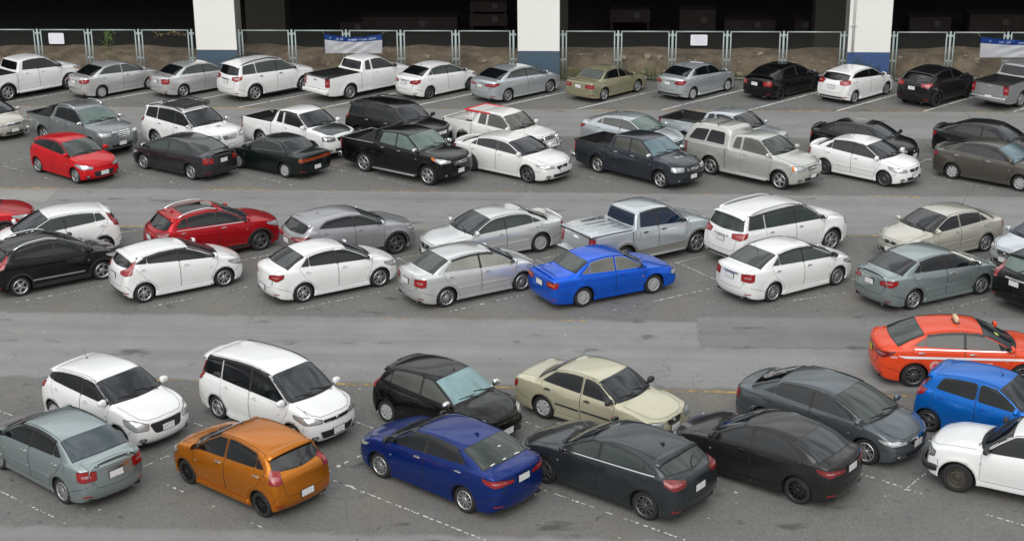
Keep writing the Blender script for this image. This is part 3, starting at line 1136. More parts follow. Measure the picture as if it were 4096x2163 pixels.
    if p.get('headamber'):
        a = hd
        am = [a[-2], a[-1], tuple((np.array(a[-1]) * .7 + np.array(a[2]) * .3)), tuple((np.array(a[-2]) * .6 + np.array(a[2]) * .4))] if p['headamber'] == 2 else \
             [a[3], a[4], tuple(np.array(a[4]) * .6 + np.array(a[5]) * .4), tuple(np.array(a[3]) * .6 + np.array(a[2]) * .4)]
        patch(bvh, Fd, FT(am), off=.011, cell=.05, depth=.004, mi=2, bm=bm)
    c = np.mean(np.array(P), axis=0)
    for fx, fy, ox, oy in ((.34, .46, -.10, .0), (.20, .34, .24, .02)):
        w_, h_ = (max(q[0] for q in P) - min(q[0] for q in P)), (max(q[1] for q in P) - min(q[1] for q in P))
        patch(bvh, Fd, [(c[0] + ox * w_ + math.cos(t * math.tau / 10) * fx * w_ / 2, c[1] + oy * h_ + math.sin(t * math.tau / 10) * fy * h_ / 2) for t in range(10)], off=.0115, cell=.05, depth=.003, mi=3, bm=bm)
    both('headlight', bm, [p.get('headmat', M_HEAD), M_TRIM, M_AMBER, M_BULB], root)
    # taillamps, offsets from the tail: (back from L, y fraction, height above zt or zd)
    TL = {
        'wedge': [(.02, .50, -.26), (.02, .52, -.15), (.10, .80, -.10), (.34, .98, -.085), (.30, 1.0, -.20), (.10, .93, -.29)],
        'block': [(.03, .58, -.32), (.03, .58, -.12), (.10, .84, -.09), (.24, .99, -.09), (.22, 1.0, -.30), (.10, .92, -.33)],
        'long': [(.02, .36, -.24), (.02, .38, -.17), (.08, .78, -.12), (.46, .985, -.095), (.36, 1.0, -.19), (.10, .93, -.27)],
        'wide': [(.01, .28, -.26), (.01, .28, -.15), (.08, .85, -.13), (.20, .98, -.12), (.20, 1.0, -.25), (.08, .90, -.27)],
        'oldrect': [(.02, .50, -.30), (.02, .50, -.15), (.07, .85, -.13), (.16, .99, -.13), (.16, 1.0, -.28), (.07, .90, -.30)],
        'tall': [(.06, .74, -.26), (.10, .80, .02), (.16, .84, .22), (.26, .92, .22), (.30, .985, .02), (.22, 1.0, -.24), (.10, .88, -.28)],
        'upright': [(.05, .76, -.18), (.10, .80, .06), (.26, .95, .07), (.26, 1.0, -.18), (.10, .92, -.21)],
        'suvh': [(.03, .55, -.20), (.04, .55, -.07), (.12, .85, -.03), (.34, .985, -.01), (.30, 1.0, -.14), (.10, .90, -.23)],
        'pickup': [(.01, .80, -.42), (.01, .80, -.04), (.04, .94, -.035), (.13, .99, -.04), (.13, 1.0, -.42), (.04, .94, -.43)],
        'bent': [(.04, .60, -.16), (.04, .55, -.10), (.14, .86, .02), (.30, .93, .28), (.34, .97, .27), (.30, .99, -.02), (.26, 1.0, -.14), (.08, .88, -.19)],
    }
    tz = p['zt'] if not hatch else p['zd']
    if p.get('tail_t', 'wedge') is not None:
        td = [(L - s, f * hwm, tz + dz + p.get('tdz', 0)) for s, f, dz in p.get('tailpts', TL[p.get('tail_t', 'wedge')])]
        P = round_poly(BT(td), .03)
        bm = patch(bvh, Fb, P, off=.009, cell=.05, depth=.02, mi=0)
        ribbon(bvh, Fb, P, .009, off=.0095, mi=2, bm=bm, closed=True)
        c = np.mean(np.array(P), axis=0)
        if p.get('tail_clear', True):
            Q = [tuple(c + (np.array(q) - c) * np.array([.50, .26])) for q in P]
            patch(bvh, Fb, Q, off=.012, cell=.05, depth=.004, mi=1, bm=bm)
        both('taillight', bm, [p.get('tailmat', M_TAIL), p.get('tailmat2', M_TAILW), M_TRIM], root)
    # ---------------- grille and front bumper openings
    gsp = p.get('grille', dict(w=.42, z0=-.24, z1=-.10, slats=2))
    if gsp:
        w0 = gsp['w'] * hwm; w1 = gsp.get('wb', gsp['w'] * .82) * hwm
        P = [(-w0, zn + gsp['z1']), (w0, zn + gsp['z1']), (w1, zn + gsp['z0']), (-w1, zn + gsp['z0'])]
        P = round_poly(P, gsp.get('rad', .05))
        bm = patch(bvh, F_FRONT, P, off=.005, cell=.07, depth=.008, mi=0)
        if gsp.get('ring'): ribbon(bvh, F_FRONT, P, gsp['ring'], off=.012, mi=1, bm=bm, closed=True)
        ns = gsp.get('slats', 2)
        for k in range(ns):
            t = (k + 1) / (ns + 1)
            z = zn + gsp['z0'] + (gsp['z1'] - gsp['z0']) * t
            w = (w1 + (w0 - w1) * t) * .96
            ribbon(bvh, F_FRONT, [(-w, z), (w, z)], gsp.get('sw', .022), off=.014, mi=1, bm=bm)
        if gsp.get('badge', True):
            q, no, _, _ = bvh.ray_cast(F_FRONT.at(0, zn + (gsp['z0'] + gsp['z1']) / 2), F_FRONT.d)
            if q is not None: bm_lathe(bm, [(.048, q.x + .012), (.048, q.x + .02), (.036, q.x + .023), (.0005, q.x + .022)], 14, 'X', 2, (0, 0, q.z))
        from_bm('grille', bm, [M_TRIM, p.get('grillemat', M_CHROME), M_CHROME], root)
    lsp = p.get('lower', dict(w=.55, z0=.10, z1=.23))
    if lsp:
        w0 = lsp['w'] * hwm; w1 = lsp.get('wb', lsp['w'] * .85) * hwm
        P = round_poly([(-w0, gc + lsp['z1']), (w0, gc + lsp['z1']), (w1, gc + lsp['z0']), (-w1, gc + lsp['z0'])], .04)
        bm = patch(bvh, F_FRONT, P, off=.005, cell=.08, depth=.008, mi=0)
        ribbon(bvh, F_FRONT, [(-w0 * .9, gc + (lsp['z0'] + lsp['z1']) / 2), (w0 * .9, gc + (lsp['z0'] + lsp['z1']) / 2)], .012, off=.009, mi=1, bm=bm)
        from_bm('lower_grille', bm, [M_TRIM, M_SEAM], root)
    if p.get('fog', True):
        fz = gc + .17
        fd = []
        for k in range(10):
            a = math.tau * k / 10
            fd.append((.16 + .04 * math.cos(a), hwm * .74 + .085 * math.cos(a), fz + .045 * math.sin(a)))
        bm = patch(bvh, Fd, FT(fd), off=.007, cell=.05, depth=.01, mi=1)
        fd = [(s * .5 + .08, hwm * .74 + (y - hwm * .74) * .5, fz + (z - fz) * .7) for s, y, z in fd]
        patch(bvh, Fd, FT(fd), off=.011, cell=.05, depth=.004, mi=0, bm=bm)
        both('fog_light', bm, [M_HEAD, M_TRIM], root)
    # plates
    def plate(front, z, y=0, mat=M_PLATE, w=.17, h=.075):
        fr = F_FRONT if front else F_BACK
        q, no, _, _ = bvh.ray_cast(fr.at(y, z), fr.d)
        if q is None: return
        sg = 1 if front else -1
        bm = bmesh.new()
        x = q.x
        bm_box(bm, min(x - sg * .01, x + sg * .018), max(x - sg * .01, x + sg * .018), y - w - .008, y + w + .008, z - h - .008, z + h + .008, 1)
        bm_box(bm, min(x + sg * .01, x + sg * .021), max(x + sg * .01, x + sg * .021), y - w, y + w, z - h, z + h, 0, bev=.003)
        tl_ = p.get('ptilt', .0)
        from_bm('number_plate', bm, [mat, M_TRIM], root, smooth=False)
    if p.get('fplate', True): plate(True, p.get('fpz', gc + .26))
    plate(False, p.get('rpz', (p['zt'] - .25) if sedan else (p['zd'] - .28 if hatch else gc + .30)), mat=p.get('platemat', M_PLATE))
    # chrome bar above rear plate
    if p.get('rbar') and not pick:
        z = p.get('rpz', (p['zt'] - .25) if sedan else p['zd'] - .28) + .115
        bm = ribbon(bvh, F_BACK, [(-.34, z), (.34, z)], .035, off=.016)
        from_bm('boot_garnish', bm, p.get('rbarmat', M_CHROME), root)
    if p.get('diffuser'):
        P = round_poly([(-hwm * .75, gc + .06), (-hwm * .66, gc + .20), (hwm * .66, gc + .20), (hwm * .75, gc + .06)], .04)
        bm = patch(bvh, F_BACK, P, off=.006, cell=.09, depth=.008); from_bm('rear_diffuser', bm, M_TRIM, root)
    if p.get('refl', True) and not pick:
        rf = [(L - .08, hwm * .70, gc + .17), (L - .08, hwm * .70, gc + .20), (L - .2, hwm * .90, gc + .215), (L - .2, hwm * .90, gc + .185)]
        bm = patch(bvh, Fb, BT(rf), off=.006, cell=.06, depth=.008); both('reflector', bm, M_TAIL, root)
    # exhaust
    bm = bmesh.new()
    bm_lathe(bm, [(.026, X(L) + .36), (.026, X(L) + .12), (.021, X(L) + .12), (.02, X(L) + .2)], 12, 'X', 0, (0, -hwm * .55, gc + .05))
    from_bm('exhaust_pipe', bm, M_DALLOY, root)
    # ---------------- underbody, wheelhouses
    bm = bmesh.new()
    zb = min(p['b0'], p['b1']) - .22
    bm_box(bm, X(L) + .25, X(0) - .30, -hwm + .30, hwm - .30, gc + .04, zb)
    for (a, b) in ((.16, axf - Ra - .02), (axf + Ra + .02, axr - Ra - .02), (axr + Ra + .02, L - .13)):
        if b - a > .05:
            wd = hw((a + b) / 2) * .93 if a > .5 and b < L - .3 else hw(a if a < .5 else b) * .80
            bm_box(bm, X(b), X(a), -wd, wd, gc + .055, gc + .12)
    for ax in (axf, axr):
        for sg in (1, -1):
            k_ = []
            ng = 14
            for k in range(ng + 1):
                a = math.pi * (1.12 * k / ng - .06)
                x, z = X(ax) + math.cos(a) * (Ra + .012), r - .005 + math.sin(a) * (Ra + .012)
                k_.append((bm.verts.new((x, sg * (hw(ax) - .035), z)), bm.verts.new((x, sg * (hwm - .31), z))))
            for a, b in zip(k_, k_[1:]): bm.faces.new((a[0], a[1], b[1], b[0]))
    from_bm('underbody', bm, M_UNDER, root, smooth=False)
    # ---------------- wheels
    tw = p.get('tw', .195)
    me_t, me_r = wheel_meshes(r, p.get('wheel', 'double'), tw)
    steer = p.get('steer', 0.)
    for ax in (axf, axr):
        for sg in (1, -1):
            w_ = empty('wheel', (X(ax), sg * (hwm - .035 - tw / 2 + p.get('track', .0)), r - .003), (0 if sg > 0 else math.pi) + (steer if ax == axf else 0), root)
            w_.rotation_euler = (0, random.uniform(0, 6.28), w_.rotation_euler.z)
            t_ = link('tyre', me_t, w_); r_ = link('rim', me_r, w_)
    # ---------------- roof things
    if p.get('rails'):
        mat = M_CHROME if p['rails'] == 'chrome' else (M_TRIM if p['rails'] == 'black' else PM)
        for sg in (1, -1):
            pts = []
            a, b = s1 + .22, s3 - .10
            for k in range(11):
                s = a + (b - a) * k / 10
                y = sg * ((hw(s) * .93 - (zE(s) - bc(s)) * p['tt']) - .075)
                q, no, _, _ = bvh.ray_cast(F_TOP.at(X(s), y), F_TOP.d)
                if q is None: continue
                pts.append(q + Vector((0, 0, .075 * min(1, 4 * min(k, 10 - k) / 10) + .006)))
            bm = bmesh.new(); bm_tube(bm, pts, .026, 8)
            from_bm('roof_rail', bm, mat, root)
    if p.get('antenna'):
        kind, s_, y_ = p['antenna']
        q, no, _, _ = bvh.ray_cast(F_TOP.at(X(s_), y_), F_TOP.d)
        if q is not None:
            bm = bmesh.new()
            if kind == 'fin':
                vs = [bm.verts.new(q + Vector(c)) for c in ((.09, 0, 0), (-.06, .03, -.004), (-.06, -.03, -.004), (-.055, 0, .065))]
                for t in ((0, 1, 3), (0, 3, 2), (1, 2, 3)): bm.faces.new([vs[i] for i in t])
                bmesh.ops.recalc_face_normals(bm, faces=bm.faces)
                from_bm('antenna', bm, p.get('antmat', PM), root, smooth=False)
            else:
                h_ = kind if isinstance(kind, (int, float)) else .3
                bm_tube(bm, [q, q + Vector((0, 0, .03))], [.022, .012], 8)
                bm_tube(bm, [q + Vector((0, 0, .02)), q + Vector((-h_ * .6, 0, h_))], [.006, .004], 5)
                from_bm('antenna', bm, M_TRIM, root)
    sp = p.get('spoiler')
    if sp == 'roof' and hatch:
        bm = bmesh.new()
        rows = []
        ny = 13
        wd = gyz(s3, .01)
        z_t = []
        for j in range(ny):
            y = (j / (ny - 1) * 2 - 1) * wd
            sb2 = s3 - .06
            q, no, _, _ = bvh.ray_cast(F_TOP.at(X(sb2), y * .985), F_TOP.d)
            if q is None: q = Vector((X(sb2), y, p['z3'] - .05))
            e = .17 * (1 - .25 * abs(y / wd) ** 3)
            q2, _, _, _ = bvh.ray_cast(F_TOP.at(X(s3 + .10), y * .93), F_TOP.d)
            rows.append([bm.verts.new(c) for c in (q + Vector((0, 0, .004)), q + Vector((-.08, 0, .004)), Vector((X(s3 + e), y, q.z - .028)), Vector((X(s3 + e - .005), y, q.z - .055)), Vector((X(s3 + .01), y, q.z - .07)))])
        for a, b in zip(rows, rows[1:]):
            for k in range(4): bm.faces.new((a[k], a[k + 1], b[k + 1], b[k]))
        for q in (rows[0], rows[-1]): bm.faces.new(q)
        bmesh.ops.recalc_face_normals(bm, faces=bm.faces)
        from_bm('roof_spoiler', bm, PM, root)
    if sp in ('wing', 'lip') and sedan:
        bm = bmesh.new()
        wd = hw(L - .2) * .80
        rows = []
        up = .032 if sp == 'wing' else .010
        for j in range(15):
            t = j / 14 * 2 - 1
            y = t * wd
            s_c = L - .13
            q, no, _, _ = bvh.ray_cast(F_TOP.at(X(s_c), y), F_TOP.d)
            if q is None: continue
            edge = abs(t) ** 4
            u_ = up * (1 - .8 * edge)
            bx = .05 * t * t
            c = q + Vector((bx, 0, 0))
            rows.append([bm.verts.new(c + Vector(v)) for v in ((.13, 0, u_ * .6 + .004 if sp == 'wing' else .003), (.02, 0, u_ + .022), (-.06, 0, u_ + .032), (-.075, 0, u_ + .012), (.0, 0, u_ - .006), (.10, 0, u_ * .5 - .006))])
        for a, b in zip(rows, rows[1:]):
            for k in range(6): bm.faces.new((a[k], a[(k + 1) % 6], b[(k + 1) % 6], b[k]))
        for q in (rows[0], rows[-1]): bm.faces.new(q)
        if sp == 'wing':
            for t in (-.62, .62):
                q, no, _, _ = bvh.ray_cast(F_TOP.at(X(L - .13), t * wd), F_TOP.d)
                if q is not None: bm_box(bm, q.x - .05, q.x + .07, q.y - .03, q.y + .03, q.z - .02, q.z + up + .01)
        bmesh.ops.recalc_face_normals(bm, faces=bm.faces)
        from_bm('boot_spoiler', bm, p.get('spoilmat', PM), root)
    if p.get('sunroof'):
        a, b = p['sunroof']
        P = round_poly([(X(a), -.40), (X(b), -.42), (X(b), .42), (X(a), .40)], .05)
        bm = patch(bvh, F_TOP, P, off=.006, cell=.1, depth=.008); from_bm('sunroof', bm, M_GL, root)
    if p.get('scoop'):
        a = p['scoop']
        q, no, _, _ = bvh.ray_cast(F_TOP.at(X(a), 0), F_TOP.d)
        bm = bmesh.new(); bm_box(bm, q.x - .12, q.x + .10, -.17, .17, q.z - .03, q.z + .018, 0, bev=.02)
        for k in range(4): bm_box(bm, q.x - .07 + k * .035, q.x - .05 + k * .035, -.11, .11, q.z + .01, q.z + .022, 1)
        from_bm('bonnet_scoop', bm, [p.get('scoopmat', PM), M_TRIM], root)
    # side steps
    if p.get('steps'):
        for sg in (1, -1):
            bm = bmesh.new()
            a, b = axf + Ra + .10, axr - Ra - .08
            bm_box(bm, X(b), X(a), sg * (hwm - .02) - .09, sg * (hwm - .02) + .09, gc - .02, gc + .03, bev=.015)
            from_bm('side_step', bm, p['steps'], root)
    if p.get('skirt'):
        a, b = axf + Ra - .0, axr - Ra + .0
        bm = patch(bvh, L_, [(X(a), gc + .005), (X(a + .04), gc + .10), (X(b - .04), gc + .13), (X(b), gc + .005)], off=.028, cell=.1, depth=.03)
        both('side_skirt', bm, PM, root)
    # ---------------- pickup bed
    if pick:
        cb = s3 + p.get('cabslope', .16)
        a, b = cb + .03, L - .085
        BM_ = p.get('bedmat', M_LINER)
        if not p.get('closed_bed'):
            bm = bmesh.new()
            y1 = hw(a + .4) * .925 + .004
            zt2, zf = p['zt'] + .002, p['zt'] - .50
            y1 = hwm * .905
            v = [bm.verts.new(q) for q in ((X(a), -y1, zf), (X(a), y1, zf), (X(b), y1, zf), (X(b), -y1, zf),
                                           (X(a - .03), -y1 - .03, zt2 - .012), (X(a - .03), y1 + .03, zt2 - .012), (X(b + .02), y1 + .03, zt2 - .012), (X(b + .02), -y1 - .03, zt2 - .012))]
            for t in ((0, 1, 2, 3), (0, 4, 5, 1), (1, 5, 6, 2), (2, 6, 7, 3), (3, 7, 4, 0)): bm.faces.new([v[i] for i in t])
            for sg in (1, -1): bm_box(bm, X(axr) - .42, X(axr) + .42, min(sg * y1, sg * (y1 - .22)), max(sg * y1, sg * (y1 - .22)), zf, zf + .22, bev=.04)
            nrib = 9
            for k in range(nrib):
                y = -y1 + .24 + (2 * y1 - .48) * k / (nrib - 1)
                bm_box(bm, X(b) + .02, X(a) - .02, y - .025, y + .025, zf, zf + .014)
            for f in bm.faces: f.normal_update()
            from_bm('cargo_bed', bm, BM_, root, smooth=False)
            if p.get('rail', True):
                bm = bmesh.new()
                for sg in (1, -1):
                    bm_box(bm, X(b) - .02, X(a), min(sg * (hwm * .90), sg * (hwm * .965)), max(sg * (hwm * .90), sg * (hwm * .965)), p['zt'] - .03, p['zt'] + .012, bev=.008)
                bm_box(bm, X(b) - .055, X(b) - .0, -hwm * .90, hwm * .90, p['zt'] - .03, p['zt'] + .006, bev=.006)
                from_bm('bed_rail', bm, p.get('railmat', BM_), root)
        else:
            bm = bmesh.new()
            bm_box(bm, X(L - .03), X(a + .02), -hwm * .93, hwm * .93, p['zt'] - .01, p['zt'] + .075, 0, bev=.04)
            bm_box(bm, X(L - .02), X(a + .01), -hwm * .945, hwm * .945, p['zt'] - .02, p['zt'] + .008, 1)
            for y in (-.45, -.15, .15, .45): bm_box(bm, X(L - .2), X(a + .2), y - .045, y + .045, p['zt'] + .06, p['zt'] + .086, 0, bev=.012)
            from_bm('bed_cover', bm, [PM, M_SEAM], root)
            for sg in (1, -1):
                bm = bmesh.new(); yy = sg * hwm * .74
                bm_tube(bm, [(X(a + .35), yy, p['zt'] + .06), (X(a + .4), yy, p['zt'] + .13), (X(L - .35), yy, p['zt'] + .13), (X(L - .3), yy, p['zt'] + .06)], .016, 8)
                from_bm('cover_rail', bm, M_CHROME, root)
        q, no, _, _ = bvh.ray_cast(F_BACK.at(0, p['zt'] - .14), F_BACK.d)
        if q is not None:
            bm = bmesh.new(); bm_box(bm, q.x - .02, q.x + .01, -.12, .12, q.z - .035, q.z + .035, 0, bev=.012)
            from_bm('tailgate_handle', bm, p.get('tghandle', M_CHROME), root)
        if p.get('rbump', 'chrome'):
            bm = bmesh.new()
            bm_box(bm, X(L) - .10, X(L) + .10, -hwm * .96, hwm * .96, gc + .16, gc + .33, 0, bev=.03)
            from_bm('rear_bumper', bm, {'chrome': M_CHROME, 'black': M_TRIM, 'paint': PM}[p.get('rbump', 'chrome')], root)
    ctx = dict(root=root, bvh=bvh, X=X, zT=zT, bc=bc, hw=hw, p=p, body=bo, PM=PM, doors=doors, patch=patch, hwm=hwm)
    if p.get('extra'): p['extra'](ctx)
    return root
# ------------------------------------------------------------------ the setting
ROW_A = R(-3.75)                       # the rows run almost along x
RU = Vector((math.cos(ROW_A), math.sin(ROW_A), 0))
RV = Vector((-math.sin(ROW_A), math.cos(ROW_A), 0))


def asphalt(name='asphalt', tone=None):
    m, n, l, b = new_mat(name)
    tc = n.new('ShaderNodeTexCoord')
    rot = n.new('ShaderNodeMapping'); rot.inputs['Rotation'].default_value = (0, 0, -ROW_A)
    l.new(tc.outputs['Object'], rot.inputs['Vector'])
    sep = n.new('ShaderNodeSeparateXYZ'); l.new(rot.outputs[0], sep.inputs[0])

    def noise(scale, detail=6, rough=.6, sx=1, sy=1, dist=0):
        mp = n.new('ShaderNodeMapping'); mp.inputs['Scale'].default_value = (sx, sy, 1)
        l.new(rot.outputs[0], mp.inputs['Vector'])
        t = n.new('ShaderNodeTexNoise'); t.inputs['Scale'].default_value = scale
        t.inputs['Detail'].default_value = detail; t.inputs['Roughness'].default_value = rough; t.inputs['Distortion'].default_value = dist
        l.new(mp.outputs[0], t.inputs['Vector'])
        return t.outputs['Fac']

    def math_(op, a, b_=None, c=None):
        q = n.new('ShaderNodeMath'); q.operation = op
        for i, v in enumerate((a, b_, c)):
            if v is None: continue
            if isinstance(v, (int, float)): q.inputs[i].default_value = v
            else: l.new(v, q.inputs[i])
        return q.outputs[0]

    def rng(a, f0, f1, t0, t1):
        q = n.new('ShaderNodeMapRange'); q.inputs[1].default_value = f0; q.inputs[2].default_value = f1
        q.inputs[3].default_value = t0; q.inputs[4].default_value = t1
        l.new(a, q.inputs[0]); return q.outputs[0]

    edge = math_('MULTIPLY_ADD', noise(1.2, 4), .5, -.25)
    v = math_('ADD', sep.outputs['Y'], edge)
    # driving lanes (smooth, paler) between the stall blocks
    masks = []
    for lo, hi in LANES:
        a = rng(v, lo - .10, lo + .10, 0, 1); c = rng(v, hi - .10, hi + .10, 1, 0)
        masks.append(math_('MULTIPLY', a, c))
    lane = masks[0]
    for q in masks[1:]: lane = math_('MAXIMUM', lane, q)
    if tone is not None:
        vv = n.new('ShaderNodeValue'); vv.outputs[0].default_value = 1.0; lane = vv.outputs[0]
    fine = noise(55, 3, .7)
    grit = n.new('ShaderNodeTexVoronoi'); grit.inputs['Scale'].default_value = 28
    l.new(rot.outputs[0], grit.inputs['Vector'])
    big = noise(.16, 6, .6)
    mid = noise(.9, 7, .62)
    streak = noise(1.0, 5, .6, .05, 1.3)
    col = n.new('ShaderNodeMix'); col.data_type = 'RGBA'
    col.inputs[6].default_value = (.145, .145, .139, 1)    # stalls
    col.inputs[7].default_value = (*(tone or (.222, .222, .219)), 1)    # lanes
    l.new(lane, col.inputs[0])

    def mul(c_in, f):
        q = n.new('ShaderNodeMix'); q.data_type = 'RGBA'; q.blend_type = 'MULTIPLY'; q.inputs[0].default_value = 1
        l.new(c_in, q.inputs[6])
        cb = n.new('ShaderNodeCombineXYZ')
        for i in range(3): l.new(f, cb.inputs[i])
        l.new(cb.outputs[0], q.inputs[7]); return q.outputs[2]
    out = mul(col.outputs[2], rng(big, .3, .7, .92, 1.08))
    out = mul(out, rng(mid, .3, .7, .93, 1.07))
    # tyre-polished streaks along the lanes
    st = math_('ADD', 1.0, math_('MULTIPLY', lane, rng(streak, .35, .68, -.10, .09)))
    out = mul(out, st)
    # grain, stronger in the stalls
    gr = math_('ADD', 1.0, math_('MULTIPLY', rng(lane, 0, 1, 1, .35), rng(fine, .3, .7, -.32, .32)))
    out = mul(out, gr)
    gv = math_('ADD', 1.0, math_('MULTIPLY', rng(lane, 0, 1, 1, .3), rng(grit.outputs['Color'], 0, 1, -.20, .20)))
    out = mul(out, gv)
    # ochre dust blown into the stalls
    dm = n.new('ShaderNodeMix'); dm.data_type = 'RGBA'; dm.inputs[7].default_value = (.19, .155, .11, 1)
    l.new(out, dm.inputs[6])
    dd = math_('MULTIPLY', rng(noise(.33, 8, .65, 1, 1, .4), .52, .72, 0, .45), rng(lane, 0, 1, 1, .15))
    l.new(dd, dm.inputs[0])
    # oil spots
    om = n.new('ShaderNodeMix'); om.data_type = 'RGBA'; om.inputs[7].default_value = (.035, .035, .035, 1)
    l.new(dm.outputs[2], om.inputs[6])
    l.new(rng(noise(1.1, 4, .55, .6, 1), .63, .72, 0, .6), om.inputs[0])
    # drips of oil where engines stand
    dr_ = n.new('ShaderNodeMix'); dr_.data_type = 'RGBA'; dr_.inputs[7].default_value = (.03, .03, .03, 1)
    l.new(om.outputs[2], dr_.inputs[6]); l.new(math_('MULTIPLY', rng(noise(2.6, 3, .5), .66, .74, 0, .55), rng(lane, 0, 1, 1, .2)), dr_.inputs[0])
    om = dr_
    # hairline cracks
    wob = n.new('ShaderNodeTexNoise'); wob.inputs['Scale'].default_value = 1.6; wob.inputs['Detail'].default_value = 5
    l.new(rot.outputs[0], wob.inputs['Vector'])
    va = n.new('ShaderNodeVectorMath'); va.operation = 'MULTIPLY_ADD'; va.inputs[1].default_value = (1.5, 1.5, 0)
    l.new(wob.outputs['Color'], va.inputs[0]); l.new(rot.outputs[0], va.inputs[2])
    ck = n.new('ShaderNodeTexVoronoi'); ck.feature = 'DISTANCE_TO_EDGE'; ck.inputs['Scale'].default_value = .32
    l.new(va.outputs[0], ck.inputs['Vector'])
    cm = math_('MULTIPLY', rng(ck.outputs['Distance'], .001, .005, .38, 0), rng(noise(.21, 3), .46, .58, 0, 1))
    km = n.new('ShaderNodeMix'); km.data_type = 'RGBA'; km.inputs[7].default_value = (.03, .03, .03, 1)
    l.new(om.outputs[2], km.inputs[6]); l.new(cm, km.inputs[0])
    l.new(km.outputs[2], b.inputs['Base Color'])
    b.inputs['Roughness'].default_value = .88
    b.inputs['Specular IOR Level'].default_value = .3
    bp = n.new('ShaderNodeBump'); bp.inputs['Strength'].default_value = .35; bp.inputs['Distance'].default_value = .01
    l.new(grit.outputs['Distance'], bp.inputs['Height']); l.new(bp.outputs[0], b.inputs['Normal'])
    return m


def rowv(px, py):
    g = G(px, py); return g.dot(RV)


# lane edges measured across the rows
V1, V2A, V2, V3, V4, V5, V6 = rowv(2048, 438), rowv(3685, 557), rowv(2048, 770), rowv(2048, 924), rowv(2048, 1277), rowv(2048, 1538), rowv(600, 2115)
LANES = [(V2A, V1), (V3, V2), (V5, V4), (V6 - 8.5, V6)]
M_ASPH = asphalt()
me = bpy.data.meshes.new('ground')
S_ = 700
me.from_pydata([(-S_, -S_, 0), (S_, -S_, 0), (S_, S_, 0), (-S_, S_, 0)], [], [(0, 1, 2, 3)])
tag(link('ground', me, None, M_ASPH), 'grey worn asphalt of the car park', None, None, 'structure')


def wavy_sheet(name, pts, mat, z=.004, amp=.05, step=.18, label=None):
    P = []
    for i in range(len(pts)):
        a, b = Vector(pts[i]), Vector(pts[(i + 1) % len(pts)])
        n = max(1, int((b - a).length / step))
        for k in range(n):
            q = a + (b - a) * k / n
            P.append((q.x + random.uniform(-amp, amp), q.y + random.uniform(-amp, amp), z))
    bm = bmesh.new()
    f = bm.faces.new([bm.verts.new(p) for p in P])
    if f.normal.z < 0: f.normal_flip()
    bmesh.ops.triangulate(bm, faces=[f])
    o = from_bm(name, bm, mat, None, False)
    tag(o, label, None, None, 'structure')
    return o


def patch_mat(name, c):
    return asphalt(name, c)


wavy_sheet('asphalt_patch', [G(2787, 1268)[:], G(3480, 1270)[:], G(4300, 1275)[:], G(4300, 1400)[:], G(3460, 1397)[:], G(2800, 1389)[:]], patch_mat('repair_asphalt', (.175, .175, .176)), label='darker repair strip in the wide lane')
wavy_sheet('asphalt_patch', [G(-60, 760)[:], G(232, 757)[:], G(180, 812)[:], G(-60, 802)[:]], patch_mat('repair_asphalt_pale', (.27, .268, .26)), label='pale repair strip in the narrow lane', amp=.04)
wavy_sheet('asphalt_patch', [G(800, 764)[:], G(2100, 778)[:], G(2060, 800)[:], G(760, 790)[:]], patch_mat('repair_asphalt_mid', (.205, .205, .205)), label='long thin repair strip below the middle row', amp=.03)


def worn(name, col, lo=.42, hi=.56, scale=5.):
    """paint that has flaked away in places"""
    m, n, l, b = new_mat(name)
    tc = n.new('ShaderNodeTexCoord')
    t = n.new('ShaderNodeTexNoise'); t.inputs['Scale'].default_value = scale; t.inputs['Detail'].default_value = 8; t.inputs['Roughness'].default_value = .7
    l.new(tc.outputs['Object'], t.inputs['Vector'])
    t2 = n.new('ShaderNodeTexNoise'); t2.inputs['Scale'].default_value = .35; t2.inputs['Detail'].default_value = 3
    l.new(tc.outputs['Object'], t2.inputs['Vector'])
    ad = n.new('ShaderNodeMath'); ad.operation = 'MULTIPLY_ADD'; ad.inputs[1].default_value = .5
    l.new(t2.outputs['Fac'], ad.inputs[0]); l.new(t.outputs['Fac'], ad.inputs[2])
    rp = n.new('ShaderNodeMapRange'); rp.inputs[1].default_value = lo + .25; rp.inputs[2].default_value = hi + .25
    l.new(ad.outputs[0], rp.inputs[0])
    b.inputs['Base Color'].default_value = (*col, 1); b.inputs['Roughness'].default_value = .7
    l.new(rp.outputs[0], b.inputs['Alpha'])
    return m


M_YEL = worn('worn_yellow_paint', (.42, .28, .09), .42, .60)
M_YEL2 = worn('faded_yellow_paint', (.46, .30, .10), .50, .64)
M_LINE = worn('worn_white_paint', (.62, .62, .60), .36, .50, 7)
M_CHIP = plain('white_paint_chips', (.58, .58, .55), .7)


def strip(name, a, b, w, mat, label, z=.004):
    a, b = Vector(a), Vector(b)
    d = (b - a); n = max(2, int(d.length / .5)); t = d.normalized(); q = Vector((-t.y, t.x, 0)) * w / 2
    bm = bmesh.new(); prev = None
    for k in range(n + 1):
        c = a + d * k / n
        c.z = z
        j = random.uniform(-.008, .008)
        cur = (bm.verts.new(c + q * (1 + random.uniform(-.1, .1)) + t.cross(Vector((0, 0, 1))) * j), bm.verts.new(c - q * (1 + random.uniform(-.1, .1)) + t.cross(Vector((0, 0, 1))) * j))
        if prev:
            f = bm.faces.new((prev[0], prev[1], cur[1], cur[0]))
            f.normal_update()
            if f.normal.z < 0: f.normal_flip()
        prev = cur
    o = from_bm(name, bm, mat, None, False); tag(o, label, None, None, 'structure'); return o


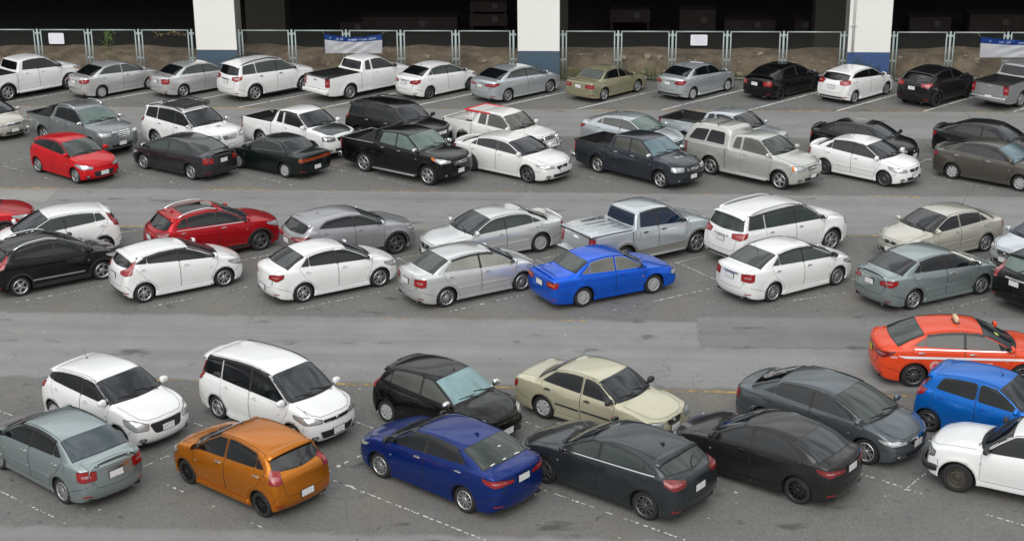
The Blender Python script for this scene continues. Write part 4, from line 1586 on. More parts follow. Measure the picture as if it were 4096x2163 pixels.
strip('yellow_line', G(-150, 426), G(2048, 438), .13, M_YEL, 'yellow line along the back row')
strip('yellow_line', G(2048, 438), G(4250, 451), .13, M_YEL, 'yellow line along the back row, right half')
strip('yellow_line', G(-60, 751), G(236, 752), .13, M_YEL, 'yellow line at the left edge')
strip('yellow_line', G(790, 757), G(2140, 767), .11, M_YEL2, 'faded yellow line under the second row')
strip('yellow_line', G(2140, 766), G(3680, 789), .11, M_YEL2, 'faded yellow line under the second row, right part')
strip('yellow_line', G(2850, 548), G(3760, 557), .11, M_YEL2, 'faded yellow line behind the black cars')
strip('yellow_line', G(450, 905), G(2300, 924), .11, M_YEL, 'yellow line behind the third row')
strip('yellow_line', G(3330, 940), G(3560, 943), .12, M_YEL, 'short yellow line beside the white van')
strip('yellow_line', G(1490, 1272), G(2350, 1281), .10, M_YEL2, 'faded yellow line in the wide lane')
strip('yellow_line', G(560, 1518), G(3950, 1590), .12, M_YEL, 'yellow line above the front rows')


def stall_dir(deg): return Vector((math.cos(R(deg)), math.sin(R(deg)), 0))


for x in (-72, 260, 615, 945, 1277, 1601, 1948, 2295, 2641, 2985, 3342, 3691, 4046):
    a = G(x, 427 + (450 - 427) * x / 4096.)
    strip('parking_line', a + stall_dir(43.5) * .05, a + stall_dir(43.5) * 6.6, .10, M_LINE, 'white bay line of the back row')


from mathutils import noise as mnoise


def chips(a, b, label, dens=.55, w=.07, fade=(1, 1)):
    """what is left of a bay line: a row of white chips"""
    a, b = G(*a), G(*b)
    d = b - a; Ln = d.length; t = d.normalized(); q = Vector((-t.y, t.x, 0))
    bm = bmesh.new(); s = 0.
    while s < Ln:
        ln = random.choice((.03, .05, .07, .10, .16)) * random.uniform(.7, 1.5)
        u = s / Ln
        keep = dens * (fade[0] + (fade[1] - fade[0]) * u)
        if random.random() < keep + .25:
            ww = w * random.uniform(.35, 1.0)
            off = random.uniform(-.3, .3) * (w - ww)
            nv = random.randint(5, 8)
            c = a + t * (s + ln / 2) + q * off
            pts = []
            for k in range(nv):
                an = math.tau * k / nv
                r_ = random.uniform(.7, 1.15)
                pts.append(bm.verts.new(c + t * math.cos(an) * ln / 2 * r_ + q * math.sin(an) * ww / 2 * r_ + Vector((0, 0, .004))))
            f = bm.faces.new(pts); f.normal_update()
            if f.normal.z < 0: f.normal_flip()
        s += ln + random.expovariate(1 / (.03 + .12 * (1 - keep))) * (1 if mnoise.noise((s * .8, Ln, 0)) > -.1 else 2.2)
    o = from_bm('parking_line', bm, M_CHIP, None, False); tag(o, label, None, None, 'structure')


r4 = lambda x, y: (x * .5589, 700 + y * .5589)
r5 = lambda x, y: (1350 + x * .5589, 700 + y * .5589)
r6 = lambda x, y: (2696 + x * .5589, 700 + y * .5589)
r1 = lambda x, y: (x * .5589, y * .5589)
r2 = lambda x, y: (1350 + x * .5589, y * .5589)
r3 = lambda x, y: (2696 + x * .5589, y * .5589)
r7 = lambda x, y: (x * .6346, 1300 + y * .6346)
r8 = lambda x, y: (1350 + x * .6346, 1300 + y * .6346)
r9 = lambda x, y: (2696 + x * .7081, 1200 + y * .7081)
for a, b, dn in ((r1(-60, 1190), r1(240, 1122), .7), (r1(0, 1180), r1(420, 1300), .35), (r1(845, 1168), r1(960, 1138), .8), (r1(860, 1212), r1(1400, 1350), .45), (r1(1630, 1212), r1(2200, 1352), .6), (r1(2350, 1197), r1(2560, 1142), .8),
                 (r1(2250, 1185), r1(2500, 1235), .5), (r2(0, 1213), r2(240, 1262), .35), (r2(300, 1275), r2(560, 1335), .6), (r2(1670, 1155), r2(1740, 1135), .8), (r2(1200, 1295), r2(1420, 1350), .2), (r2(1600, 1065), r2(1760, 1102), .5), (r2(1690, 1230), r2(2000, 1320), .3),
                 (r3(1740, 1172), r3(1830, 1138), .9), (r3(1690, 1120), r3(1830, 1145), .8), (r3(1700, 998), r3(1830, 1020), .8), (r3(1800, 1260), r3(2300, 1355), .45), (r3(900, 990), r3(960, 990), .5),
                 (r4(110, 912), r4(790, 783), .75), (r4(1000, 958), r4(1860, 783), .55), (r4(2090, 966), r4(2560, 868), .7), (r4(860, 413), r4(960, 398), .9), (r4(1730, 612), r4(1960, 565), .85), (r4(1990, 375), r4(2160, 400), .3),
                 (r5(-20, 902), r5(440, 808), .6), (r5(420, 602), r5(600, 565), .8), (r5(435, 592), r5(500, 630), .95), (r5(800, 977), r5(1450, 828), .6), (r5(1420, 608), r5(1500, 645), .95), (r5(1450, 602), r5(1640, 560), .7), (r5(1880, 988), r5(2140, 935), .25), (r5(2260, 905), r5(2520, 845), .85), (r5(2420, 622), r5(2510, 660), .9), (r5(2380, 640), r5(2500, 608), .6), (r5(1690, 1028), r5(1760, 1020), .5),
                 (r6(-20, 874), r6(190, 828), .9), (r6(190, 828), r6(280, 808), .4), (r6(15, 622), r6(330, 762), .85), (r6(15, 625), r6(225, 578), .75), (r6(790, 908), r6(1310, 828), .35), (r6(1250, 600), r6(1480, 545), .35), (r6(1220, 720), r6(1300, 750), .6), (r6(1800, 1002), r6(2370, 850), .6), (r6(2210, 602), r6(2270, 598), .6), (r6(2300, 755), r6(2350, 765), .8),
                 (r7(-10, 1040), r7(320, 1200), .85), (r7(320, 1200), r7(450, 1270), .25), (r7(1050, 1003), r7(1160, 1052), .6), (r7(1250, 1100), r7(1620, 1260), .22), (r7(-10, 538), r7(85, 572), .9), (r7(1190, 602), r7(1300, 645), .85), (r7(890, 895), r7(1070, 820), .85), (r7(870, 940), r7(930, 975), .3), (r7(2070, 922), r7(2210, 855), .75), (r7(2060, 960), r7(2210, 1015), .7),
                 (r8(100, 602), r8(250, 658), .9), (r8(-20, 980), r8(480, 1175), .8), (r8(480, 1175), r8(960, 1365), .85), (r8(-10, 892), r8(160, 815), .8), (r8(1185, 608), r8(1290, 648), .8), (r8(1240, 1015), r8(2240, 1370), .75),
                 (r9(1370, 772), r9(1480, 805), .85), (r9(1420, 975), r9(1310, 1066), .9), (r9(1060, 982), r9(1290, 1054), .6), (r9(1310, 1066), r9(1400, 1092), .9), (r9(1760, 1208), r9(1960, 1266), .85), (r9(200, 1032), r9(285, 982), .85), (r9(50, 672), r9(110, 690), .8), (r9(280, 1070), r9(350, 1085), .3)):
    chips(a, b, 'flaked white bay line', dn)

# scattered litter and paint flakes
bm = bmesh.new()
for k in range(300):
    px, py = random.uniform(-50, 4150), random.uniform(430, 2200)
    c = G(px, py); c.z = .004; r_ = random.uniform(.008, .03)
    n_ = random.randint(3, 6); a0 = random.uniform(0, 6)
    f = bm.faces.new([bm.verts.new(c + Vector((math.cos(a0 + math.tau * j / n_) * r_ * random.uniform(.6, 1.6), math.sin(a0 + math.tau * j / n_) * r_, 0))) for j in range(n_)])
    f.normal_update(); f.material_index = 0 if random.random() < .5 else 1
    if f.normal.z < 0: f.normal_flip()
tag(from_bm('litter', bm, [plain('pale_litter', (.5, .48, .43), .8), plain('dark_litter', (.04, .04, .035), .8)], None, False), 'tiny scattered paint flakes and crumbs', None, None, 'stuff')

# ------------------------------------------------------------------ fence line, dirt bank, pillars, the dark hall under the deck
FP = G(2267, 318)                       # a point on the foot of the fence


def on_fence(px, py, back=0.):
    """point of the vertical plane of the fence (moved back by some metres) seen at a photo pixel"""
    a = Vector((0, 0, CAM_H)); g = G(px, py if py > -900 else -900)
    d = g - a
    # plane: (p - FP - RV*back) . RV = 0
    t = ((FP + RV * back - a).dot(RV)) / d.dot(RV)
    return a + d * t


def fence_x(px, py=135): return (on_fence(px, py) - FP).dot(RU)


FH = on_fence(2267, 124).z
M_GALV = plain('pale_green_fence_paint', (.31, .365, .36), .45, .2, noise=.12, nscale=3)
M_WIRE = plain('galvanised_wire', (.115, .125, .11), .6, .3)
FZ = lambda z: Vector((0, 0, z))
UPF = FH - .03


def fence_section(posts, label):
    root = empty('chain_link_fence', FP + RU * posts[0], ROW_A)
    tag(root, label, 'fence', 'chain link fence sections between the pillars')
    x0 = posts[0]
    for x in posts:
        bm = bmesh.new(); bm_tube(bm, [(x - x0, 0, -.05), (x - x0, 0, UPF + .05)], .055, 10)
        for z in (UPF - .17, .95):
            for s in (-1, 1): bm_box(bm, x - x0 + s * .085 - .045, x - x0 + s * .085 + .045, -.02, .02, z - .06, z + .06)
        from_bm('post', bm, M_GALV, root)
    for a, b in zip(posts, posts[1:]):
        a2, b2 = a - x0 + .17, b - x0 - .17
        bm = bmesh.new()
        for p_, q_ in (((a2, 0, .08), (a2, 0, UPF)), ((b2, 0, .08), (b2, 0, UPF))): bm_tube(bm, [p_, q_], .036, 8)
        for z in (.08, UPF): bm_tube(bm, [(a2 - .035, 0, z), (b2 + .035, 0, z)], .036, 8)
        fr = from_bm('panel_frame', bm, M_GALV, root)
        bm = bmesh.new()
        z0, z1 = .10, UPF - .03
        W_, H_ = b2 - a2, z1 - z0
        sp_ = .135; th = .0042
        k = -H_
        while k < W_:
            for sg in (1, -1):
                # line x = k + t (or mirrored), z = t
                t0, t1 = max(0, -k), min(H_, W_ - k)
                if t1 - t0 < .03: continue
                pa, pb = (k + t0, t0), (k + t1, t1)
                if sg < 0: pa, pb = (W_ - pa[0], pa[1]), (W_ - pb[0], pb[1])
                A = Vector((a2 + pa[0], sg * .004, z0 + pa[1])); B = Vector((a2 + pb[0], sg * .004, z0 + pb[1]))
                n_ = Vector((-(B - A).z, 0, (B - A).x)).normalized() * th
                v = [bm.verts.new(q) for q in (A - n_, A + n_, A + Vector((0, -th * 1.5, 0)), B - n_, B + n_, B + Vector((0, -th * 1.5, 0)))]
                for t in ((0, 2, 5, 3), (2, 1, 4, 5), (1, 0, 3, 4)): bm.faces.new([v[i] for i in t])
            k += sp_
        from_bm('chain_link', bm, M_WIRE, fr, False)
    return root


FX = lambda *px: [fence_x(p, 124 + p * .0028) for p in px]
LEFTP = FX(-255, -55, 148, 351, 553, 765)
fence_section(LEFTP, 'pale green chain link fence left of the leftmost pillar')
fence_section(FX(954, 1166, 1384, 1602, 1822, 2054), 'pale green chain link fence hung with the sagging blue and white banner')
fence_section(FX(2251, 2473, 2691, 2910, 3136, 3379), 'pale green chain link fence carrying the white notice with faint lines')
fence_section(FX(3576, 3803, 4033, 4260), 'pale green chain link fence right of the rightmost pillar')

# pillars
M_PW = plain('white_pillar_paint', (.76, .76, .73), .6, noise=.03, nscale=.8)
M_PB = plain('slate_blue_paint', (.05, .085, .125), .55, noise=.08)
M_PB2 = plain('pillar_blue_paint', (.035, .075, .20), .55, noise=.08)
M_CONC = plain('bare_concrete', (.26, .26, .23), .85, noise=.3, nscale=1.5)
ZB = on_fence(2150, 205, -.35).z
for i, (pa, pb, blue, lab) in enumerate(((787, 948, M_PB, 'white pillar with slate blue foot behind the two silver sedans, leftmost of the three'),
                                          (2071, 2238, M_PB, 'white pillar with slate blue foot in the middle of the fence'),
                                          (3390, 3560, M_PB2, 'white pillar with bright blue foot, weeds and a drain pipe'))):
    xa, xb = [(on_fence(q, 204, -.35) - FP).dot(RU) for q in (pa, pb)]
    root = empty('pillar', FP + RU * (xa + xb) / 2 + RV * -.35, ROW_A)
    tag(root, lab, 'pillar', 'pillars of the elevated deck')
    h = (xb - xa) / 2
    bm = bmesh.new(); bm_box(bm, -h, h, 0, .012, ZB, 9.3); bm_box(bm, -h + .003, h - .003, .012, 1.25, ZB, 9.3, 1); from_bm('shaft', bm, [M_PW, M_CONC], root, False)
    bm = bmesh.new(); bm_box(bm, -h - .003, h + .003, -.004, .012, -.05, ZB - .003); bm_box(bm, -h, h, .012, 1.25, -.05, ZB - .003, 1); from_bm('painted_foot', bm, [blue, M_CONC], root, False)
    if i == 2:
        bm = bmesh.new(); bm_tube(bm, [(-h + .22, -.06, ZB), (-h + .22, -.06, 9.2)], .055, 10)
        for z in (2.7, 4.3): bm_box(bm, -h + .10, -h + .34, -.09, 0, z, z + .05)
        from_bm('drain_pipe', bm, M_PW, root)

# dirt bank
def dirt_mat():
    m, n, l, b = new_mat('dry_dirt')
    tc = n.new('ShaderNodeTexCoord')
    t = n.new('ShaderNodeTexNoise'); t.inputs['Scale'].default_value = 1.1; t.inputs['Detail'].default_value = 10; t.inputs['Roughness'].default_value = .65
    l.new(tc.outputs['Object'], t.inputs['Vector'])
    cr = n.new('ShaderNodeValToRGB')
    e = cr.color_ramp.elements
    e[0].position = .3; e[0].color = (.065, .047, .032, 1); e[1].position = .72; e[1].color = (.25, .195, .135, 1)
    q = e.new(.5); q.color = (.15, .115, .08, 1)
    l.new(t.outputs['Fac'], cr.inputs[0])
    l.new(cr.outputs[0], b.inputs['Base Color'])
    b.inputs['Roughness'].default_value = .95
    bp = n.new('ShaderNodeBump'); bp.inputs['Strength'].default_value = .8; bp.inputs['Distance'].default_value = .05
    l.new(t.outputs['Fac'], bp.inputs['Height']); l.new(bp.outputs[0], b.inputs['Normal'])
    return m


from mathutils import noise as mnoise
M_DIRT = dirt_mat()


def bank_z(u, v):
    crest = .92 + .16 * mnoise.noise((u * .23, 3, 0)) + .08 * mnoise.noise((u * .7, 7, 0))
    face = .55 + .5 * mnoise.noise((u * .45, 1, 9))
    z = crest * sstep((v - .2) / max(.5, 1.1 + face * .5)) * .85 + crest * .15 * sstep((v - .9) / 2.0)
    f = 1 - sstep((v - 1.2) / 1.5)
    z += f * (.14 * mnoise.noise((u * 1.3, v * 1.8, 0)) + .13 * mnoise.noise((u * 3.1, v * 3.5, 5)) + .09 * abs(mnoise.noise((u * 6.5, v * 6, 8)))) * sstep(v / .5)
    z += .03 * mnoise.noise((u * 6, v * 6, 2)) + .02 * mnoise.noise((u * 14, v * 14, 2))
    z *= 1 - sstep((v - (3.3 + .5 * mnoise.noise((u * .35, 0, 4)))) / 1.6)
    return max(z, -.02)


bm = bmesh.new()
nx, ny = 700, 80
grid = []
for i in range(nx + 1):
    u = -45 + 90 * i / nx
    row = []
    for j in range(ny + 1):
        v = .25 + 6.5 * (j / ny) ** 1.4
        z = bank_z(u, v)
        row.append(bm.verts.new(FP + RU * u + RV * v + FZ(z + .004)))
    grid.append(row)
for i in range(nx):
    for j in range(ny): bm.faces.new((grid[i][j], grid[i + 1][j], grid[i + 1][j + 1], grid[i][j + 1]))
tag(from_bm('dirt_bank', bm, M_DIRT), 'eroded brown dirt bank behind the fence', None, None, 'structure')

# broken concrete lumps in the bank
M_RUBB = plain('rubble_stone', (.32, .26, .19), .9, noise=.3, nscale=4)
for k in range(110):
    u = random.uniform(-26, 26); v = random.uniform(.45, 1.6)
    s = random.choice((.05, .07, .08, .1, .13, .19)) * random.uniform(.8, 1.2)
    bm = bmesh.new()
    bmesh.ops.create_icosphere(bm, subdivisions=2, radius=1)
    o3 = Vector((k * 3.1, 0, 0))
    for w in bm.verts:
        w.co *= 1 + .55 * mnoise.noise(w.co * 1.1 + o3)
        w.co = Vector((w.co.x * s, w.co.y * s * .8, w.co.z * s * .6))
    z = bank_z(u, v)
    o = from_bm('rock', bm, M_RUBB, None, False)
    o.location = FP + RU * u + RV * v + FZ(z + s * .12)
    o.rotation_euler = (random.uniform(-.3, .3), random.uniform(-.3, .3), random.uniform(0, 6))
    tag(o, 'pale lump of rubble half sunk in the dirt bank', 'rock', 'lumps of rubble in the dirt bank')

# dark hall: deck, floor, walls, inner columns, timber crates
M_DARK = plain('hall_shade_black', (.005, .005, .0045), .95, noise=.3)  # darkness of the hall put into a near-black colour
HALL = dict()
def hall_box(name, u0, u1, v0, v1, z0, z1, mat, label, cat=None, kind=None, group=None):
    o = empty(name, FP + RU * (u0 + u1) / 2 + RV * v0, ROW_A) if False else None
    bm = bmesh.new()
    bm_box(bm, -(u1 - u0) / 2, (u1 - u0) / 2, 0, v1 - v0, z0, z1)
    ob = from_bm(name, bm, mat, None, False)
    ob.location = FP + RU * (u0 + u1) / 2 + RV * v0
    ob.rotation_euler = (0, 0, ROW_A)
    tag(ob, label, cat, group, kind)
    return ob
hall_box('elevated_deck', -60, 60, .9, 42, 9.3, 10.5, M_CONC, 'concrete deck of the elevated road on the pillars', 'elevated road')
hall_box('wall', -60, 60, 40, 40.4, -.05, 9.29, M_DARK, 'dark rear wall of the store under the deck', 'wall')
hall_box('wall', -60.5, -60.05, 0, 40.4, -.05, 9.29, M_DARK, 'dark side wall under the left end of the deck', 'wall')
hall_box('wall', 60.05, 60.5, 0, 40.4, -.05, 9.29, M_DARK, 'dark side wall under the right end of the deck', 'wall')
hall_box('hall_floor', -60, 60, 6.9, 40, -.02, .012, M_DARK, 'earth floor under the deck with shade put into its black colour', None, 'structure')
hall_box('ceiling', -60, 60, 1.5, 40, 9.2, 9.29, M_DARK, 'underside of the deck, its black colour standing for shade', None, 'structure')
M_COLD = plain('dark_mottled_concrete', (.022, .021, .015), .9, noise=.4, nscale=.7)  # very dark greenish concrete with uneven tone
for (pa, pb, lab) in ((982, 1140, 'mottled concrete column in the dark behind the white off-road car with roof rails'), (2238, 2272, 'narrow concrete column in the dark beside the middle pillar'), (3262, 3392, 'broad mottled concrete column in the dark by the right pillar')):
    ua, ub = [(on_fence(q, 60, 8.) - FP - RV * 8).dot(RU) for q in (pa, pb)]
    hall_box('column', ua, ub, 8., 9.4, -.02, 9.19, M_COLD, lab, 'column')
M_WOOD = plain('shade_dark_timber', (.006, .002, .001), .8, noise=.4, nscale=1.2)  # timber colour blackened to stand for the hall's shade
M_PAPER = plain('shade_dark_paper', (.028, .028, .027), .8)  # paper coloured almost black, shade included
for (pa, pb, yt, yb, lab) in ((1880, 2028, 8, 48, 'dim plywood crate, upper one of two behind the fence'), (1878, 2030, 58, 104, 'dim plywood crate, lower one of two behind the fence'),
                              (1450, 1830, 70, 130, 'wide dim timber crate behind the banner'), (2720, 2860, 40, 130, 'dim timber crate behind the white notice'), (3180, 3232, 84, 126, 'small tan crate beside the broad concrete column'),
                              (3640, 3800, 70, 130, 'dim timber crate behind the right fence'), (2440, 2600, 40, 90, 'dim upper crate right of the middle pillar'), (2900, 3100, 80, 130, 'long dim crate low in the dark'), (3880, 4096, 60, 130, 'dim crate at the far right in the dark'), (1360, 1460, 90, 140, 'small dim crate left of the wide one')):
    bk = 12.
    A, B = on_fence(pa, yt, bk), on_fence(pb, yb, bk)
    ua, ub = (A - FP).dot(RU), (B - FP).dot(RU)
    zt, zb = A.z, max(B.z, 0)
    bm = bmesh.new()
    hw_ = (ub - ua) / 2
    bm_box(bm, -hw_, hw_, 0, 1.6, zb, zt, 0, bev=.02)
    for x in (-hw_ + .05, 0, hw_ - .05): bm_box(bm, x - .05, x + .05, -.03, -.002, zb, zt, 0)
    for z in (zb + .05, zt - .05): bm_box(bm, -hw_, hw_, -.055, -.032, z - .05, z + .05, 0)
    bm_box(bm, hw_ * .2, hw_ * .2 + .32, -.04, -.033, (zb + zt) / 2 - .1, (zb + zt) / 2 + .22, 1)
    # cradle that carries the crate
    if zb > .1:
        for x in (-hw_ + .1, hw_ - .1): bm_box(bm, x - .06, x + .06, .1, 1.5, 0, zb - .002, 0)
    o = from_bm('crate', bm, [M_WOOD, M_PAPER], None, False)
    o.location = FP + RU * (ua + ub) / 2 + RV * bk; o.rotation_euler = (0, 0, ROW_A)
    tag(o, lab, 'crate', 'crates in the dark store')

# banners and notices tied to the fence
M_BW = plain('white_vinyl', (.78, .80, .84), .45, noise=.03)
M_BB = plain('blue_vinyl', (.012, .07, .33), .45, noise=.15, nscale=2)
M_BTXT = plain('pale_banner_print', (.30, .36, .56), .5)
M_STR = plain('tie_string', (.6, .58, .5), .8)


def banner(px0, px1, y0, y1, ymid, label, right_open=False):
    A, B = on_fence(px0, y0, -.14), on_fence(px1, y0, -.14)
    C = on_fence(px0, y1, -.14); M_ = on_fence(px0, ymid, -.14)
    Wd = (B - A).length; H_ = A.z - C.z; hb = (A.z - M_.z) / H_
    root = empty('banner', A, ROW_A); tag(root, label, 'banner')
    def pt(u, v):
        sag = .16 * math.sin(math.pi * u) * (1 - v) ** 1.2
        fold = .02 * math.sin((u * 1.0 + v * .55) * 26) * (1 - abs(2 * u - 1)) + .03 * math.sin((u - v * .4) * 13 + 1) * v * (1 - v) * 2
        return Vector((u * Wd + .05 * v * (.5 - u), -.02 + fold, -v * H_ - sag))
    nu, nv = 90, 36
    bm = bmesh.new()
    g = [[bm.verts.new(pt(i / nu, j / nv)) for j in range(nv + 1)] for i in range(nu + 1)]
    for i in range(nu):
        for j in range(nv):
            f = bm.faces.new((g[i][j + 1], g[i + 1][j + 1], g[i + 1][j], g[i][j])); f.material_index = 1 if (j + .5) / nv < hb else 0
    r_ = bmesh.ops.solidify(bm, geom=bm.faces[:], thickness=.004)
    from_bm('cloth', bm, [M_BW, M_BB], root)
    # a line of small printed letter shapes, too blurred to read
    bm = bmesh.new(); u = .10; rr = random.Random(5)
    while u < .93:
        w = rr.uniform(.014, .022)
        if rr.random() < .9:
            vc = hb * .58
            kind = rr.randint(0, 2)
            segs = [((0, -1), (0, .6)), ((0, .6), (.5, 1)), ((.5, 1), (1, .6)), ((1, .6), (1, -1))] if kind == 0 else ([((0, .9), (0, -.6)), ((0, -.6), (.5, -1)), ((.5, -1), (1, -.6)), ((1, -.6), (1, 1.1))] if kind == 1 else [((0, -1), (.1, .8)), ((.1, .8), (.9, .8)), ((.9, .8), (.9, -.2)), ((.9, -.2), (.3, -.2))])
            for (a, b) in segs:
                q = []
                for (s_, t_) in (a, b):
                    q.append(pt(u + s_ * w * .75, vc - t_ * hb * .17) + Vector((0, -.014, 0)))
                d = (q[1] - q[0]).normalized(); n_ = Vector((-d.z, 0, d.x)) * .011
                vs = [bm.verts.new(q[0] - n_), bm.verts.new(q[1] - n_), bm.verts.new(q[1] + n_), bm.verts.new(q[0] + n_)]
                bm.faces.new(vs)
        u += w + .006 + (.03 if rr.random() < .08 else 0)
    from_bm('printed_text', bm, M_BTXT, root, False)
    bm = bmesh.new()
    for (q, e) in ((pt(0, 0), (-.12, .08, .14)), (pt(1, 0), (.12, .08, .12)), (pt(1, 1), (.12, .08, -.12)), (pt(0, 1), (-.1, .08, -.1))):
        bm_tube(bm, [q, q + Vector(e)], .006, 4)
    from_bm('tie', bm, M_STR, root)


banner(1296, 1529, 135, 214, 160, 'blue topped white banner sagging on the fence above the white pickup')
banner(3922, 4300, 147, 231, 173, 'blue topped white banner on the fence at the right edge of the car park')
for (px0, px1, y0, y1, lab, txt) in ((192, 258, 133, 177, 'blank white notice board on the leftmost fence', False), (2763, 2829, 140, 183, 'white notice board with faint grey lines of text', True)):
    A, B = on_fence(px0, y0, -.10), on_fence(px1, y1, -.10)
    w = (B - A).dot(RU); h = A.z - B.z
    P = round_poly([(0, 0), (w, 0), (w, -h), (0, -h)], .06)
    bm = bmesh.new()
    f = bm.faces.new([bm.verts.new((x, 0, z)) for x, z in P])
    r_ = bmesh.ops.extrude_face_region(bm, geom=[f])
    for v in r_['geom']:
        if isinstance(v, bmesh.types.BMVert): v.co.y += .012
    if txt:
        rr = random.Random(3)
        for k in range(7):
            x = w * rr.uniform(.12, .3)
            z = -h * (.16 + k * .11)
            while x < w * .85:
                L1 = rr.uniform(.03, .12)
                vs = [bm.verts.new((x, -.003, z)), bm.verts.new((x + L1, -.003, z)), bm.verts.new((x + L1, -.003, z - .018)), bm.verts.new((x, -.003, z - .018))]
                ff = bm.faces.new(vs[::-1]); ff.material_index = 1
                x += L1 + rr.uniform(.015, .05)
    bmesh.ops.recalc_face_normals(bm, faces=bm.faces)
    o = from_bm('notice_board', bm, [plain('notice_white', (.74, .74, .80), .4), plain('notice_print', (.50, .50, .56), .6)], None, False)
    o.location = A; o.rotation_euler = (0, 0, ROW_A)
    tag(o, lab, 'sign')

# weeds
def leaf_mat(name, c):
    m = plain(name, c, .6, noise=.35, nscale=9)
    return m
M_LEAF = [leaf_mat('weed_leaf', (.06, .15, .03)), leaf_mat('weed_leaf_pale', (.17, .22, .05)), leaf_mat('dry_leaf', (.40, .29, .11))]
M_STEM = plain('weed_stem', (.08, .09, .03), .7)


def weed(loc, h, spread, nl, label, pal=0, name='weed', cat='plant', lean=.3, group='weeds along the fence'):
    root = empty(name, loc); tag(root, label, cat, group)
    bs, bl = bmesh.new(), bmesh.new()
    for s in range(max(2, int(nl / 45))):
        a = random.uniform(0, 6.28); ln = random.uniform(.1, lean) * h
        pts = []
        b0 = Vector((math.cos(a), math.sin(a), 0)) * spread * random.uniform(0, .7)
        hh = h * random.uniform(.6, 1)
        for k in range(6):
            t = k / 5
            pts.append(b0 + Vector((math.cos(a) * ln * t * t, math.sin(a) * ln * t * t, hh * t)) + Vector((random.uniform(-.02, .02),) * 2 + (0,)))
        bm_tube(bs, pts, [.012 * (1 - .8 * k / 5) for k in range(6)], 4)
        for q in range(int(45)):
            t = random.uniform(.08, 1)
            i = min(4, int(t * 5)); c = pts[i].lerp(pts[i + 1], t * 5 - i)
            an = random.uniform(0, 6.28); out = spread * .45 * (1.1 - t * .7) * random.uniform(.2, 1)
            c = c + Vector((math.cos(an) * out, math.sin(an) * out, random.uniform(-.03, .06)))
            sz = random.uniform(.025, .06)
            d = Vector((math.cos(an), math.sin(an), random.uniform(-.5, .5))).normalized()
            w_ = d.cross(Vector((random.uniform(-.3, .3), random.uniform(-.3, .3), 1))).normalized() * sz * .35
            f = bl.faces.new([bl.verts.new(x) for x in (c, c + d * sz * .5 + w_, c + d * sz * 1.2, c + d * sz * .5 - w_)])
            f.material_index = (1 if random.random() < .3 else 0) if pal == 0 else (2 if random.random() < .5 else 1)
    from_bm('stem', bs, M_STEM, root); from_bm('foliage', bl, M_LEAF, root, False)


for (px, py, h, sp, nl, lab, pal) in ((3405, 300, 1.35, .35, 200, 'tall feathery weed at the left corner of the right pillar', 0), (3450, 300, 1.15, .35, 170, 'feathery weed against the blue foot, second from the pillar corner', 0), (3468, 302, 1.2, .3, 150, 'feathery weed in the middle of the blue pillar foot', 0),
                                      (3498, 303, .95, .3, 120, 'smaller feathery weed right of the middle of the blue foot', 0), (3372, 305, .8, .5, 160, 'low bushy weed left of the blue pillar', 0)):
    b_ = on_fence(px, py, -.55); b_.z = 0
    weed(b_, h * 1.1, sp * 1.1, int(nl * 1.8), lab, pal)
for (px, h, sp, nl, lab, pal) in ((2262, .55, .5, 240, 'clump of green weeds beside the middle pillar foot', 0), (2310, .4, .4, 140, 'low weeds between pillar and pale gold sedan', 0), (2585, .5, .5, 220, 'bushy weeds in front of the pale gold sedan nose', 0), (2625, .65, .45, 200, 'tallest weeds between gold and grey sedans', 0), (2655, .35, .5, 120, 'straggly dry weeds by the grey sedan', 1),
                                  (2945, .4, .45, 160, 'low green weeds right of the grey sedan', 0), (2990, .3, .4, 100, 'small dry weeds left of the black sedan', 1), (3590, .35, .4, 90, 'low weeds at the fence by the black hatchback', 0), (3660, .25, .3, 70, 'sparse dry weeds under the right fence', 1)):
    b_ = on_fence(px, 316, -.25); b_.z = 0
    weed(b_, h * 1.8, sp * 1.7, int(nl * 2.2), lab, pal)
# climbing vine on the left fence and dead leaves beside it
for (px, y0, y1, n_, pal, lab) in ((425, 128, 235, 120, 0, 'green vine hanging down the left fence'), (440, 128, 185, 50, 0, 'short green vine strand on the left fence'), (680, 133, 150, 40, 1, 'row of dry yellow leaves caught on the left fence')):
    A, B = on_fence(px, y0, -.05), on_fence(px, y1, -.05)
    root = empty('vine', A, ROW_A); tag(root, lab, 'vine')
    H_ = A.z - B.z
    bl = bmesh.new(); bs = bmesh.new()
    pts = [Vector((.12 * math.sin(k * 1.3) - (.12 * k / 9 if n_ > 200 else 0), 0, -H_ * k / 9)) for k in range(10)] if pal == 0 else [Vector((-.7 + 1.6 * k / 9, 0, -.05 * math.sin(k))) for k in range(10)]
    bm_tube(bs, pts, .007, 4)
    for q in range(n_):
        t = random.random() ** (1.3 if pal == 0 else 1); i = min(8, int(t * 9)); c = pts[i].lerp(pts[i + 1], t * 9 - i)
        c = c + Vector((random.gauss(0, .09), random.uniform(-.07, .02), random.gauss(0, .05)))
        sz = random.uniform(.03, .065); an = random.uniform(0, 6.28)
        d = Vector((math.cos(an), -.3, math.sin(an))); w_ = Vector((-math.sin(an), .1, math.cos(an))) * sz * .4
        f = bl.faces.new([bl.verts.new(x) for x in (c, c + d * sz * .5 + w_, c + d * sz, c + d * sz * .5 - w_)])
        f.material_index = 2 if pal else (1 if random.random() < .5 else 0)
    from_bm('stem', bs, M_STEM, root); from_bm('foliage', bl, M_LEAF, root, False)
